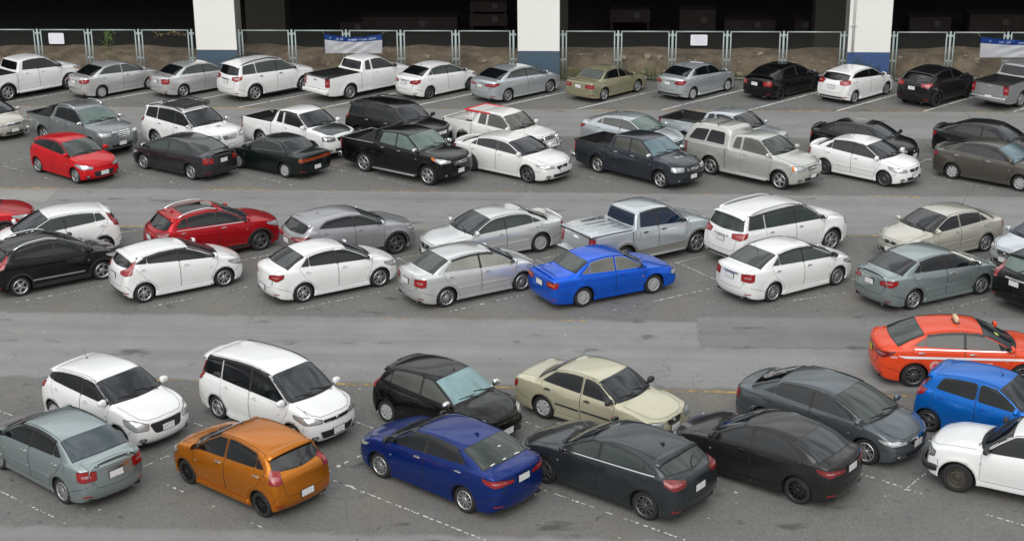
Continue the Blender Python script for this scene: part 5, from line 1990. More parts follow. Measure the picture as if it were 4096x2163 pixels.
# ------------------------------------------------------------------ paints
WHITE = paint('white_paint', (.74, .745, .745), 0, .3)
PEARL = paint('pearl_white_paint', (.68, .68, .67), 0, .3)
OLDW = paint('old_white_paint', (.66, .66, .65), 0, .4, .8)
SILV = paint('silver_paint', (.66, .67, .67), .6, .24)
SILB = paint('blue_silver_paint', (.55, .59, .62), .6, .24)
SILD = paint('grey_silver_paint', (0.3680, 0.3680, 0.3840), 0.6, .28)
GREY = paint('grey_paint', (0.2295, 0.2465, 0.2550), 0.6, .3)
GREEN_S = paint('grey_green_paint', (.30, .355, .36), .65, .25)
BROWNG = paint('brown_grey_paint', (0.0978, 0.0909, 0.0782), .55, .32)
BLACK = paint('black_paint', (0.0027, 0.0027, 0.0030), 0, .25)
BLACKM = paint('black_mica_paint', (.012, .012, .014), .3, .3)
DKGREY = paint('dark_grey_paint', (.032, .038, .043), .5, .22)
SLATE = paint('slate_paint', (.030, .036, .048), .5, .25)
PURPG = paint('purple_grey_paint', (.034, .034, .040), .5, .25)
DGREEN = paint('dark_green_paint', (.005, .010, .0095), .2, .3)
CIVGREY = paint('steel_grey_paint', (.105, .122, .135), .6, .25)
CANSIL = paint('pale_silver_paint', (0.5270, 0.5355, 0.5015), 0.5, .3)
RED = paint('red_paint', (0.4760, 0.0051, 0.0102), 0, .3)
CRIM = paint('crimson_paint', (.42, .004, .010), .5, .3)
ORANGE = paint('copper_orange_paint', (.50, .155, .006), .6, .3)
TAXI = paint('taxi_red_paint', (.66, .062, .016), 0, .3)
BLUE = paint('bright_blue_paint', (.006, .12, .74), .6, .26)
NAVY = paint('navy_paint', (.004, .024, .17), .5, .28)
AZURE = paint('azure_paint', (.006, .16, .62), .55, .3)
GOLD = paint('gold_beige_paint', (.56, .53, .38), .5, .28)
BEIGE = paint('champagne_paint', (0.5270, 0.5100, 0.4420), 0.5, .3)
KHAKI = paint('khaki_gold_paint', (0.3570, 0.3400, 0.2210), 0.5, .3)
GREYPLASTIC = plain('grey_cladding', (.16, .155, .14), .5)

# ------------------------------------------------------------------ body types
VIOS = dict(L=4.30, W=1.70, H=1.46, wb=2.55, fo=.82, zn=.76, sc=.90, zc=1.0, s1=1.70, z1=1.39, s2=2.35, s3=3.20, z3=1.39, sd=3.86, zd=1.08, zt=1.03, b0=.90, b1=.97, qdiv=3.32, dr=3.52, dt=3.10, tail_t='block', head='swept', sidemould=.52)
ATTR = dict(L=4.245, W=1.67, H=1.50, wb=2.55, fo=.80, zn=.80, sc=.92, zc=1.02, s1=1.72, z1=1.43, s2=2.35, s3=3.16, z3=1.42, sd=3.82, zd=1.12, zt=1.06, b0=.93, b1=1.01, qdiv=3.32, dr=3.55, dt=3.08, tail_t='wedge', rbar=True)
ALME = dict(L=4.425, W=1.695, H=1.50, wb=2.60, fo=.86, zn=.80, sc=.98, zc=1.02, s1=1.80, z1=1.42, s2=2.45, s3=3.20, z3=1.42, sd=3.98, zd=1.10, zt=1.06, b0=.93, b1=1.02, dr=3.68, dt=3.15, bblack=False, bmm=.05, tail_t='wedge', hoodbulge=.05)
ALTIS = dict(L=4.62, W=1.775, H=1.47, wb=2.70, fo=.95, zn=.76, sc=1.05, zc=1.0, s1=1.92, z1=1.41, s2=2.6, s3=3.42, z3=1.40, sd=4.18, zd=1.10, zt=1.05, b0=.92, b1=1.0, qdiv=3.62, dr=3.90, dt=3.35, r=.315, tail_t='long', rbar=True, head='slim', wheel='ten')
ALTIS10 = dict(L=4.54, W=1.76, H=1.48, wb=2.60, fo=.95, zn=.76, sc=1.02, zc=1.01, s1=1.88, z1=1.41, s2=2.55, s3=3.36, z3=1.40, sd=4.08, zd=1.10, zt=1.06, b0=.92, b1=1.0, qdiv=3.50, dr=3.76, dt=3.28, r=.31, tail_t='wedge', rbar=True, sidemould=.53)
ALTIS02 = dict(L=4.53, W=1.70, H=1.47, wb=2.60, fo=.93, zn=.74, sc=1.08, zc=.99, s1=1.90, z1=1.40, s2=2.55, s3=3.32, z3=1.39, sd=3.98, zd=1.08, zt=1.04, b0=.90, b1=.96, qdiv=3.42, dr=3.66, dt=3.22, tail_t='block', sidemould=.52, wheel='five')
CIVIC = dict(L=4.525, W=1.755, H=1.435, wb=2.67, fo=.88, zn=.72, sc=.80, zc=.97, s1=1.80, z1=1.37, s2=2.5, s3=3.30, z3=1.36, sd=4.06, zd=1.06, zt=1.02, b0=.88, b1=.97, qdiv=3.45, dr=3.80, dt=3.20, r=.315, tail_t='block', hoodbulge=.03, wheel='double')
CORO = dict(crease=.8, L=4.27, W=1.685, H=1.38, wb=2.465, fo=.85, zn=.72, sc=1.12, zc=.93, s1=1.78, z1=1.32, s2=2.3, s3=3.02, z3=1.32, sd=3.62, zd=1.0, zt=.97, b0=.85, b1=.89, dr=3.40, dt=2.98, bblack=False, round=.50, pull=.10, rpull=.06, tt=.30, hoodbulge=.008, crown=.028, nose=[.05, .015, .0, .01, .03, .04], tail=[.05, .015, .0, .01, .02, .03], wround=.03, visor=False, tail_t='wide', head='rect', wheel='cap', ed=.042, frames=True)
SOLU = dict(CORO, L=4.10, W=1.66, H=1.38, wb=2.38, fo=.80, sc=1.06, s1=1.70, s3=2.92, sd=3.48, dr=3.22, dt=2.86, tail_t='oldrect', head='block')
EXCEL = dict(CORO, L=4.27, W=1.66, H=1.385, wb=2.385, fo=.86, sc=1.06, s1=1.74, s3=3.0, sd=3.55, dr=3.38, dt=2.94, qdiv=3.18, tail_t='oldrect', chrome_win=True, wheel='turbine', spoiler='wing', zt=1.0, zd=1.03, rpz=.72)
CEF = dict(L=4.785, W=1.78, H=1.43, wb=2.75, fo=.98, zn=.74, sc=1.18, zc=.97, s1=1.98, z1=1.36, s2=2.7, s3=3.42, z3=1.36, sd=4.15, zd=1.04, zt=1.0, b0=.88, b1=.94, qdiv=3.55, dr=3.82, dt=3.30, r=.325, tail_t='block', sidemould=.50, wheel='turbine', bblack=True, spoiler='lip')
VIOS03 = dict(L=4.29, W=1.695, H=1.45, wb=2.50, fo=.84, zn=.76, sc=.94, zc=1.0, s1=1.74, z1=1.39, s2=2.35, s3=3.10, z3=1.39, sd=3.78, zd=1.07, zt=1.03, b0=.90, b1=.97, qdiv=3.22, dr=3.46, dt=3.04, bblack=False, tail_t='block', sidemould=.52, wheel='double')
CITY = dict(L=4.41, W=1.695, H=1.48, wb=2.55, fo=.84, zn=.78, sc=.86, zc=1.01, s1=1.74, z1=1.41, s2=2.4, s3=3.20, z3=1.40, sd=3.96, zd=1.10, zt=1.06, b0=.91, b1=1.0, qdiv=3.34, dr=3.62, dt=3.12, tail_t='block', rbar=True, wheel='ten')
CITY03 = dict(CITY, L=4.31, H=1.49, b0=.90, sc=.82, s1=1.78, tail_t='block')
ACCORD = dict(L=4.89, W=1.85, H=1.46, wb=2.775, fo=1.0, zn=.76, sc=1.14, zc=1.0, s1=2.02, z1=1.39, s2=2.75, s3=3.55, z3=1.38, sd=4.38, zd=1.09, zt=1.05, b0=.92, b1=.99, qdiv=3.75, dr=4.05, dt=3.48, r=.335, tail_t='wedge', wheel='fiveg', chrome_win=True, head='slim', spoiler='lip')
M2SED = dict(L=4.24, W=1.695, H=1.47, wb=2.49, fo=.80, zn=.76, sc=.92, zc=1.0, s1=1.74, z1=1.39, s2=2.35, s3=3.14, z3=1.38, sd=3.82, zd=1.09, zt=1.05, b0=.90, b1=.99, qdiv=3.24, dr=3.50, dt=3.06, tail_t='wedge', skirt=True, wheel='double')
M2DJ = dict(L=4.32, W=1.695, H=1.46, wb=2.57, fo=.86, zn=.76, sc=1.12, zc=1.0, s1=1.92, z1=1.38, s2=2.5, s3=3.24, z3=1.37, sd=3.98, zd=1.09, zt=1.05, b0=.92, b1=1.0, qdiv=3.42, dr=3.66, dt=3.16, tail_t='long', head='slim', r=.315, wheel='tenk', chrome_win=False)
ATIV = dict(L=4.425, W=1.73, H=1.47, wb=2.55, fo=.88, zn=.78, sc=1.0, zc=1.01, s1=1.82, z1=1.41, s2=2.45, s3=3.26, z3=1.40, sd=4.0, zd=1.12, zt=1.07, b0=.93, b1=1.01, qdiv=3.40, dr=3.70, dt=3.18, tail_t='long', head='slim', wheel='ten', chrome_win=False, r=.305)

H0 = dict(kind='hatch', spoiler='roof', tail_t='tall', rpull=.13, round=.85)
MAZ2 = dict(H0, L=3.89, W=1.695, H=1.47, wb=2.49, fo=.76, zn=.76, sc=.92, zc=.99, s1=1.76, z1=1.39, s2=2.3, s3=3.42, z3=1.34, sd=3.76, zd=1.02, zt=.98, b0=.90, b1=1.05, dr=3.50, dt=3.25, drz=.05, wheel='double', r=.30, tail_t='suvh')
SWIFT = dict(H0, L=3.84, W=1.735, H=1.50, wb=2.45, fo=.78, zn=.80, sc=.98, zc=1.03, s1=1.66, z1=1.43, s2=2.15, s3=3.32, z3=1.40, sd=3.66, zd=1.06, zt=1.02, b0=.95, b1=1.03, dr=3.20, dt=3.12, head='block', tail_t='suvh', wheel='cap', sB=2.12, tt=.30)
MARCH = dict(H0, L=3.78, W=1.665, H=1.52, wb=2.45, fo=.72, zn=.80, sc=.90, zc=1.04, s1=1.66, z1=1.45, s2=2.2, s3=3.22, z3=1.40, sd=3.60, zd=1.04, zt=1.0, b0=.93, b1=1.0, qdiv=3.02, dr=3.26, dt=2.95, head='round', tail_t='upright', hoodbulge=.06, tt=.33, r=.29)
YARIS = dict(H0, L=4.12, W=1.73, H=1.48, wb=2.55, fo=.84, zn=.78, sc=.98, zc=1.01, s1=1.78, z1=1.41, s2=2.35, s3=3.46, z3=1.38, sd=3.92, zd=1.05, zt=1.0, b0=.93, b1=1.08, dr=3.58, dt=3.28, skirt=True, tail_t='suvh', tdz=.05, diffuser=True, wheel='ten')
FIESTA = dict(H0, L=3.95, W=1.72, H=1.48, wb=2.489, fo=.82, zn=.80, sc=.84, zc=1.02, s1=1.76, z1=1.41, s2=2.35, s3=3.46, z3=1.36, sd=3.80, zd=1.06, zt=1.0, b0=.93, b1=1.10, qdiv=3.14, dr=3.50, dt=3.22, skirt=True, tail_t='bent', wheel='double', diffuser=True)
JAZZ = dict(H0, L=3.99, W=1.695, H=1.525, wb=2.53, fo=.76, zn=.78, sc=.68, zc=1.0, s1=1.62, z1=1.45, s2=2.25, s3=3.52, z3=1.42, sd=3.86, zd=1.08, zt=1.02, b0=.92, b1=1.06, qdiv=3.10, dr=3.44, dt=3.28, tail_t='bent', head='swept', sQ=None, tt=.30)
CELER = dict(H0, L=3.60, W=1.60, H=1.54, wb=2.425, fo=.68, zn=.84, sc=.80, zc=1.06, s1=1.48, z1=1.47, s2=2.05, s3=3.12, z3=1.45, sd=3.44, zd=1.08, zt=1.03, b0=.95, b1=1.03, dr=2.98, dt=2.84, bblack=False, bmm=.05, visor=False, tail_t='suvh', tt=.24, wheel='fiveg', r=.28, wround=.07)
MAZ3 = dict(H0, L=4.46, W=1.795, H=1.45, wb=2.70, fo=.92, zn=.76, sc=1.22, zc=1.0, s1=2.06, z1=1.38, s2=2.65, s3=3.74, z3=1.33, sd=4.22, zd=1.06, zt=1.02, b0=.93, b1=1.03, qdiv=3.55, dr=3.84, dt=3.42, tail_t='suvh', head='slim', chromeline=True, wheel='teng', r=.325, gutter=False)
MG3 = dict(H0, L=4.05, W=1.73, H=1.52, wb=2.52, fo=.80, zn=.80, sc=.92, zc=1.03, s1=1.74, z1=1.43, s2=2.3, s3=3.46, z3=1.40, sd=3.84, zd=1.06, zt=1.0, b0=.94, b1=1.05, qdiv=3.14, dr=3.40, dt=3.24, tail_t='bent', rails='chrome', clad=.14, wheel='five', r=.305)
CHR = dict(H0, L=4.36, W=1.795, H=1.58, wb=2.64, fo=.92, zn=.86, sc=1.12, zc=1.10, s1=1.98, z1=1.50, s2=2.55, s3=3.74, z3=1.46, sd=4.18, zd=1.14, zt=1.05, b0=1.02, b1=1.20, dr=3.56, dt=3.30, r=.34, gc=.20, arch=.06, clad=.16, wheel='fiveg', tail_t='long', tdz=.04, head='slim', flare=.035, chromeline=False)
HRV = dict(H0, L=4.30, W=1.77, H=1.60, wb=2.61, fo=.88, zn=.90, sc=.98, zc=1.10, s1=1.86, z1=1.52, s2=2.45, s3=3.56, z3=1.48, sd=4.08, zd=1.14, zt=1.08, b0=1.03, b1=1.20, dr=3.62, dt=3.36, r=.335, gc=.20, clad=.16, wheel='fivek', chromeline=False, tail_t='suvh', rails=None)
MGZS = dict(H0, L=4.31, W=1.81, H=1.60, wb=2.585, fo=.90, zn=.90, sc=1.10, zc=1.10, s1=1.96, z1=1.53, s2=2.5, s3=3.62, z3=1.50, sd=4.08, zd=1.12, zt=1.05, b0=1.02, b1=1.10, qdiv=3.26, dr=3.66, dt=3.40, r=.335, gc=.20, clad=.14, rails='chrome', chromeline=True, wheel='fiveg', sunroof=(2.2, 3.3), handlemat=M_CHROME, tail_t='suvh')
AVANZA = dict(H0, kind='suv', L=4.14, W=1.66, H=1.69, wb=2.655, fo=.72, zn=.84, sc=.74, zc=1.07, s1=1.50, z1=1.58, s2=2.3, s3=3.82, z3=1.58, sd=4.02, zd=1.12, zt=1.05, b0=.96, b1=1.02, sQ=3.18, dr=3.86, dt=3.74, tt=.19, round=.7, rpull=.08, crease=.5, r=.30, gc=.18, skirt=True, tail_t='tall', tdz=.06, wheel='five', head='swept', flare=.01)

S0 = dict(kind='suv', spoiler='roof', tt=.24, arch=.075, flare=.03, tw=.24, clad=None, round=.62, rpull=.11, crease=.5)
FORT = dict(S0, L=4.695, W=1.84, H=1.80, wb=2.75, r=.375, gc=.26, fo=.92, zn=1.02, sc=1.16, zc=1.22, s1=1.92, z1=1.71, s2=2.7, s3=4.30, z3=1.72, sd=4.54, zd=1.22, zt=1.15, b0=1.12, b1=1.18, sQ=3.52, dr=4.26, dt=4.16, tail_t='suvh', wheel='six', head='block', grille=dict(w=.40, z0=-.24, z1=-.06, slats=3, sw=.03), hoodbulge=.04)
MUX = dict(FORT, L=4.825, W=1.86, wb=2.845, sQ=3.72, s3=4.40, sd=4.68, dr=4.40, dt=4.28, tail_t='suvh', handlemat=M_CHROME, mirrormat=M_CHROME, rails='chrome')
PAJ = dict(FORT, wb=2.80, L=4.69)
CRV = dict(S0, L=4.53, W=1.82, H=1.66, wb=2.62, r=.345, gc=.22, fo=.90, zn=.92, sc=1.0, zc=1.14, s1=1.82, z1=1.58, s2=2.5, s3=3.86, z3=1.56, sd=4.34, zd=1.16, zt=1.08, b0=1.04, b1=1.12, sQ=3.35, dr=3.92, dt=3.70, tail_t='upright', arch=.06, flare=.015)

P0 = dict(kind='pickup', crease=.45, tt=.24, arch=.08, flare=.028, tw=.24, tail_t='pickup', wheel='six', sidemould=None, gutter=False)
RANGER = dict(P0, L=5.28, W=1.85, H=1.80, wb=3.22, fo=.90, r=.38, gc=.29, zn=1.06, sc=1.18, zc=1.24, s1=1.90, z1=1.72, s2=2.5, s3=3.36, z3=1.73, zd=1.22, zt=1.22, b0=1.14, b1=1.20, sB=2.46, dr=3.26, dt=3.14, head='block', grille=dict(w=.46, z0=-.26, z1=-.05, slats=2, ring=.03, sw=.05), hoodbulge=.035)
BT50 = dict(RANGER, L=5.36, grille=dict(w=.40, z0=-.26, z1=-.10, slats=2, sw=.02), head='swept', hoodbulge=.05, qdiv=None)
VIGO2 = dict(P0, L=5.25, W=1.76, H=1.66, wb=3.085, fo=.90, r=.33, gc=.22, zn=.90, sc=1.14, zc=1.12, s1=1.84, z1=1.58, s2=2.4, s3=3.32, z3=1.59, zd=1.12, zt=1.12, b0=1.02, b1=1.07, sB=2.42, dr=3.22, dt=3.12, head='block', wheel='five', grille=dict(w=.38, z0=-.24, z1=-.09, slats=2, sw=.035))
VIGOX = dict(VIGO2, doors=2, sB=2.62, extwin=(2.70, 3.10), s3=3.10, dr=3.02, dt=2.94, gc=.27, r=.35, H=1.74, z1=1.66, z3=1.67, zn=.98, zc=1.20, zd=1.16, zt=1.16, b0=1.09, b1=1.12)
REVOX = dict(VIGOX, L=5.33, W=1.80, wheel='ten', gc=.26)
DMAX = dict(VIGOX, L=5.2, W=1.80, wb=3.095, gc=.28, r=.36, H=1.76, z1=1.68, z3=1.69, zn=1.02, zc=1.22, b0=1.11, b1=1.14, head='block', rail=False)
OLDP = dict(VIGO2, crease=.7, L=4.92, W=1.69, H=1.60, wb=2.95, fo=.76, doors=2, sB=2.50, extwin=(2.58, 2.98), s3=3.06, dr=2.96, dt=2.90, gc=.22, r=.32, zn=.88, sc=1.10, zc=1.02, s1=1.72, z1=1.53, z3=1.54, zd=1.08, zt=1.08, b0=.97, b1=1.0, round=.35, pull=.08, ed=.05, head='rect', bblack=False, wheel='steel', wround=.03)
TFR = dict(OLDP, L=4.9, W=1.69, H=1.62, wb=3.02, fo=.80, sc=1.16, zc=1.08, zn=.94, b0=1.02, b1=1.04, s1=1.80, round=.6, pull=.16, hoodbulge=.05, gc=.28, r=.34)
TIGER = dict(P0, L=4.95, W=1.79, H=1.76, wb=2.85, fo=.82, r=.36, gc=.28, zn=1.02, sc=1.16, zc=1.17, s1=1.76, z1=1.68, s2=2.3, s3=3.16, z3=1.69, zd=1.18, zt=1.18, b0=1.09, b1=1.12, sB=2.38, dr=3.06, dt=3.0, cabslope=.10, head='block', wheel='six', round=.5)


def near(spec, side, f=None, r=None, hdg=None):
    """car position from the pixels where its near-side tyres touch the ground"""
    p = dict(BASE); p.update(spec)
    inw = p['W'] / 2 - .045
    if f and r:
        a, b = G(*r), G(*f)
        d = (b - a); h = math.atan2(d.y, d.x) if hdg is None else R(hdg); m = (a + b) / 2
    else:
        h = R(hdg); q = G(*(f or r)); m = q - Vector((math.cos(h), math.sin(h), 0)) * (p['wb'] / 2) * (1 if f else -1)
    u = Vector((math.cos(h), math.sin(h), 0)); left = Vector((-u.y, u.x, 0))
    return m + left * inw * (1 if side == 'R' else -1), h


CARS = []


def car(base, side, label, cat='car', name='parked_car', f=None, r=None, hdg=None, group='cars parked in diagonal bays', **kw):
    spec = dict(base); spec.update(kw)
    loc, h = near(spec, side, f, r, hdg)
    o = make_car(spec, loc, h, label, cat, group, name)
    CARS.append(o)
    return o
# ------------------------------------------------------------------ extra fittings of single vehicles
def roof_basket(mat, s0, s1, w, h=.10, slat_y=True, zoff=.05, mat2=None):
    def fn(c):
        X, p, bvh = c['X'], c['p'], c['bvh']
        q, _, _, _ = bvh.ray_cast(F_TOP.at(X((s0 + s1) / 2), 0), F_TOP.d)
        z = q.z + zoff
        bm = bmesh.new()
        for zz in ((z, z + h) if h > .06 else (z,)):
            bm_tube(bm, [(X(s0), -w, zz), (X(s0), w, zz), (X(s1), w, zz), (X(s1), -w, zz)], .022 if mat2 is None else .045, 6, closed=True)
        n = 9
        for k in range(n):
            t = (k + .5) / n
            if slat_y: bm_box(bm, X(s0 + (s1 - s0) * t) - .03, X(s0 + (s1 - s0) * t) + .03, -w, w, z - .012, z + .012, 0)
            else: bm_box(bm, X(s1), X(s0), -w + 2 * w * t - .03, -w + 2 * w * t + .03, z - .012, z + .012, 1)
        if h > .06:
            for sx in (s0, (s0 + s1) / 2, s1):
                for sy in (-1, 1): bm_tube(bm, [(X(sx), sy * w, z), (X(sx), sy * w, z + h)], .018, 6)
        for sx in (s0 + .2, s1 - .2):
            for sy in (-1, 1): bm_tube(bm, [(X(sx), sy * (w - .12), q.z - .03), (X(sx), sy * (w - .12), z)], .02, 6)
        from_bm('roof_rack', bm, [mat, mat2 or mat], c['root'], False)
    return fn


def hood_colour(mat):
    def fn(c):
        X, p = c['X'], c['p']; hw = c['hw']
        P = [(X(s), hw(s) * k) for s, k in ((p['sc'] - .03, .79), (p['sc'] - .4, .79), (.5, .77), (.32, .70), (.19, .52))]
        P = P + [(a, -b) for a, b in P[::-1]]
        bm = patch(c['bvh'], F_TOP, P, off=.005, cell=.08, depth=.004)
        from_bm('bonnet', bm, mat, c['root'])
    return fn


def sport_bar(c):
    X, p = c['X'], c['p']; hwm = c['hwm']
    cb = p['s3'] + .2
    bm = bmesh.new()
    for sg in (1, -1):
        y = sg * hwm * .84
        v = [bm.verts.new(q) for s_ in (-.03, .03) for q in ((X(cb), y + s_, p['zt'] - .02), (X(cb + 1.05), y + s_, p['zt'] - .02), (X(cb + .80), y + s_ - sg * .03, p['zt'] + .09), (X(cb + .30), y + s_ - sg * .09, p['z3'] - .16), (X(cb), y + s_ - sg * .09, p['z3'] - .10))]
        for t in ((0, 1, 2, 3, 4), (9, 8, 7, 6, 5)): bm.faces.new([v[i] for i in t])
        for k in range(5): bm.faces.new((v[k], v[5 + k], v[5 + (k + 1) % 5], v[(k + 1) % 5]))
    bm_tube(bm, [(X(cb + .2), -hwm * .74, p['z3'] - .12), (X(cb + .2), hwm * .74, p['z3'] - .12)], .045, 8)
    bmesh.ops.recalc_face_normals(bm, faces=bm.faces)
    from_bm('sport_bar', bm, M_TRIM, c['root'], False)


def canopy(c):
    """fibreglass shell over the load bed, with its two side windows"""
    X, p = c['X'], c['p']; hwm = c['hwm']; root = c['root']
    a, L = p['s3'] + .20, p['L']
    secs = []
    for s, top, in_ in ((a - .10, p['H'] + .00, .0), (a + .05, p['H'] + .10, 0), (a + .5, p['H'] + .13, 0), (a + 1.2, p['H'] + .12, 0), (L - .35, p['H'] + .06, 0), (L - .16, p['H'] - .08, .0), (L - .02, p['zt'] + .02, .0)):
        zb = p['zt'] - .01
        hgt = top - zb
        secs.append([(X(s), hwm * .955, zb), (X(s), hwm * .955 - hgt * .10, zb + hgt * .35), (X(s), hwm * .95 - hgt * .22, zb + hgt * .82), (X(s), hwm * .80 - hgt * .18, top - .01 * 0), (X(s), hwm * .35, top + .02), (X(s), 0, top + .025)])
    bm = bmesh.new()
    rings = []
    for sc_ in secs:
        full = sc_ + [(x, -y, z) for x, y, z in sc_[-2::-1]]
        rings.append([bm.verts.new(q) for q in full])
    for A, B in zip(rings, rings[1:]):
        for k in range(len(A) - 1): bm.faces.new((A[k], A[k + 1], B[k + 1], B[k]))
    bm.faces.new(rings[0])
    bmesh.ops.subdivide_edges(bm, edges=bm.edges[:], cuts=2, smooth=.6, use_grid_fill=True)
    bmesh.ops.recalc_face_normals(bm, faces=bm.faces)
    bv = BVHTree.FromBMesh(bm)
    shell = from_bm('bed_canopy', bm, WHITE if p.get('canwhite') else p['paint'], root)
    z0, z1 = p['zt'] + .12, p['H'] - .05
    for P in ([(X(a + .12), z0 - .02), (X(a + .16), z1 - .02), (X(a + .78), z1), (X(a + .92), z0)], [(X(a + 1.02), z0), (X(a + .88), z1), (X(a + 1.45), z1 - .04), (X(a + 1.72), z0)]):
        q = patch(bv, F_LEFT, round_poly(grow(P, .02), .07), off=.006, cell=.1, depth=.006, mi=1)
        patch(bv, F_LEFT, round_poly(P, .07), off=.010, cell=.1, depth=.004, bm=q)
        o = from_bm('canopy_window', q, [M_GL, M_TRIM], shell)
        link('canopy_window', mirrored(o.data, 'canopy_window'), shell)
    bm = bmesh.new()
    for sx in (a + .55, L - .55):
        bm_tube(bm, [(X(sx), -hwm * .68, p['H'] + .20), (X(sx), hwm * .68, p['H'] + .20)], .016, 6)
        for sy in (-1, 1): bm_tube(bm, [(X(sx), sy * hwm * .66, p['H'] + .09), (X(sx), sy * hwm * .66, p['H'] + .20)], .018, 6)
    from_bm('roof_bar', bm, M_TRIM, root)


def bed_frame(c):
    X, p = c['X'], c['p']; hwm = c['hwm']
    a = p['s3'] + .22
    bm = bmesh.new()
    for sg in (1, -1):
        y = sg * hwm * .86
        bm_tube(bm, [(X(a), y, p['zt'] - .02), (X(a), y, p['z3'] - .12)], .028, 6)
        bm_tube(bm, [(X(a + .02), y, p['z3'] - .20), (X(a + 1.0), y, p['zt'])], .024, 6)
        bm_tube(bm, [(X(a + .02), y, p['zt'] + .16), (X(a + .65), y, p['zt'] + .16)], .02, 6)
    bm_tube(bm, [(X(a), -hwm * .86, p['z3'] - .12), (X(a), hwm * .86, p['z3'] - .12)], .028, 6)
    from_bm('bed_frame', bm, OLDW, c['root'])


def bull_bar(c):
    X, p = c['X'], c['p']
    bm = bmesh.new(); x = X(0) + .07
    z = p['gc']
    bm_tube(bm, [(x - .05, -.78, z + .22), (x + .06, -.5, z + .22), (x + .06, .5, z + .22), (x - .05, .78, z + .22)], .04, 8)
    for y in (-.36, .36): bm_tube(bm, [(x + .04, y, z + .10), (x + .08, y, z + .34), (x + .04, y, z + .60), (x - .04, y, z + .68)], .034, 8)
    bm_tube(bm, [(x - .02, -.36, z + .66), (x - .02, .36, z + .66)], .028, 8)
    bm_box(bm, x - .06, x + .02, -.74, .74, z + .08, z + .34, 0, bev=.03)
    from_bm('bull_bar', bm, M_CHROME, c['root'])


def cowl_aerials(c):
    X, p = c['X'], c['p']; bm = bmesh.new()
    for y, l_ in ((.30, .55), (-.34, .75)):
        q, _, _, _ = c['bvh'].ray_cast(F_TOP.at(X(p['sc'] + .05), y), F_TOP.d)
        bm_tube(bm, [q, q + Vector((-.02 if y > 0 else .22, .05, .32 if y > 0 else .42))], .010, 5)
        bm_tube(bm, [q + Vector((.12, .15, -.03)), q + Vector((.05, .1, .25))], .012, 5)
    from_bm('raised_wiper', bm, M_TRIM, c['root'])


def taxi_bits(c):
    X, p = c['X'], c['p']; root = c['root']; bvh = c['bvh']
    W_ = plain('taxi_stripe_white', (.72, .72, .74), .35)
    def both_(nm, bm, m):
        o = from_bm(nm, bm, m, root); link(nm, mirrored(o.data, nm), root)
    z = .80
    bm = patch(bvh, F_LEFT, [(X(4.10), z + .055), (X(1.0), z - .0), (X(.55), z - .03), (X(.55), z - .075), (X(1.0), z - .055), (X(3.9), z - .005)], off=.011, cell=.09, depth=.004)
    both_('side_stripe', bm, W_)
    bm = bmesh.new()
    for k in range(3):
        s = 4.14 + k * .055
        patch(bvh, F_LEFT, [(X(s), z + .045), (X(s + .022), z + .045), (X(s - .03), z - .005), (X(s - .052), z - .005)], off=.011, cell=.09, depth=.004, bm=bm)
    both_('stripe_dash', bm, W_)
    # the round door seal with small writing around it
    bm = bmesh.new()
    zc, sc_, r0 = .60, 3.15, .125
    for rr in (r0, r0 * .62):
        ribbon(bvh, F_LEFT, [(X(sc_) + math.cos(a * math.tau / 24) * rr, zc + math.sin(a * math.tau / 24) * rr) for a in range(24)], .011, off=.010, closed=True, bm=bm)
    for k in range(18):
        a = k * math.tau / 18
        ribbon(bvh, F_LEFT, [(X(sc_) + math.cos(a) * r0 * .70, zc + math.sin(a) * r0 * .70), (X(sc_) + math.cos(a + .12) * r0 * .90, zc + math.sin(a + .12) * r0 * .90)], .009, off=.010, bm=bm)
    for k in range(12):
        s = 2.55 - k * .07
        ribbon(bvh, F_LEFT, [(X(s), .66), (X(s - .03), .70 + .015 * (k % 2))], .012, off=.010, bm=bm)
        ribbon(bvh, F_LEFT, [(X(s - .03), .67), (X(s - .045), .665)], .012, off=.010, bm=bm)
    both_('door_lettering', bm, W_)
    q, _, _, _ = bvh.ray_cast(F_TOP.at(X(2.52), 0), F_TOP.d)
    bm = bmesh.new(); bm_box(bm, q.x - .05, q.x + .05, -.17, .17, q.z + .02, q.z + .15, 0, bev=.03)
    bm_box(bm, q.x - .065, q.x + .065, -.18, .18, q.z - .01, q.z + .025, 1)
    from_bm('taxi_roof_sign', bm, [plain('cream_plastic', (.62, .50, .30), .4), M_TRIM], root)
    bm = bmesh.new()
    pts = []
    for k in range(8):
        qq, no, _, _ = bvh.ray_cast(F_TOP.at(X(2.52), -.08 * k - .15), F_TOP.d)
        if qq is not None: pts.append(qq + no * .006)
    bm_tube(bm, pts, .006, 4); from_bm('sign_cable', bm, plain('pale_cable', (.5, .25, .2), .6), root)
    qq, no, _, _ = bvh.ray_cast(F_TOP.at(X(1.5), -.32), F_TOP.d)
    bm = patch(bvh, F_TOP, [(X(1.50), -.38), (X(1.60), -.38), (X(1.60), -.22), (X(1.50), -.22)], off=.0105, cell=.1, depth=.002)
    from_bm('permit_sticker', bm, plain('lime_sticker', (.40, .48, .12), .5), root)


def side_moulds(mat, s0, s1, z, w=.05):
    def fn(c):
        X = c['X']
        bm = patch(c['bvh'], F_LEFT, [(X(s0), z - w / 2), (X(s0), z + w / 2), (X(s1), z + w / 2 + .02), (X(s1), z - w / 2 + .02)], off=.014, cell=.1, depth=.014)
        o = from_bm('side_moulding', bm, mat, c['root']); link('side_moulding', mirrored(o.data, 'side_moulding'), c['root'])
    return fn


def sunshade(c):
    """reflective shade lying behind the windscreen, seen through the glass as a pale sheet"""
    pass


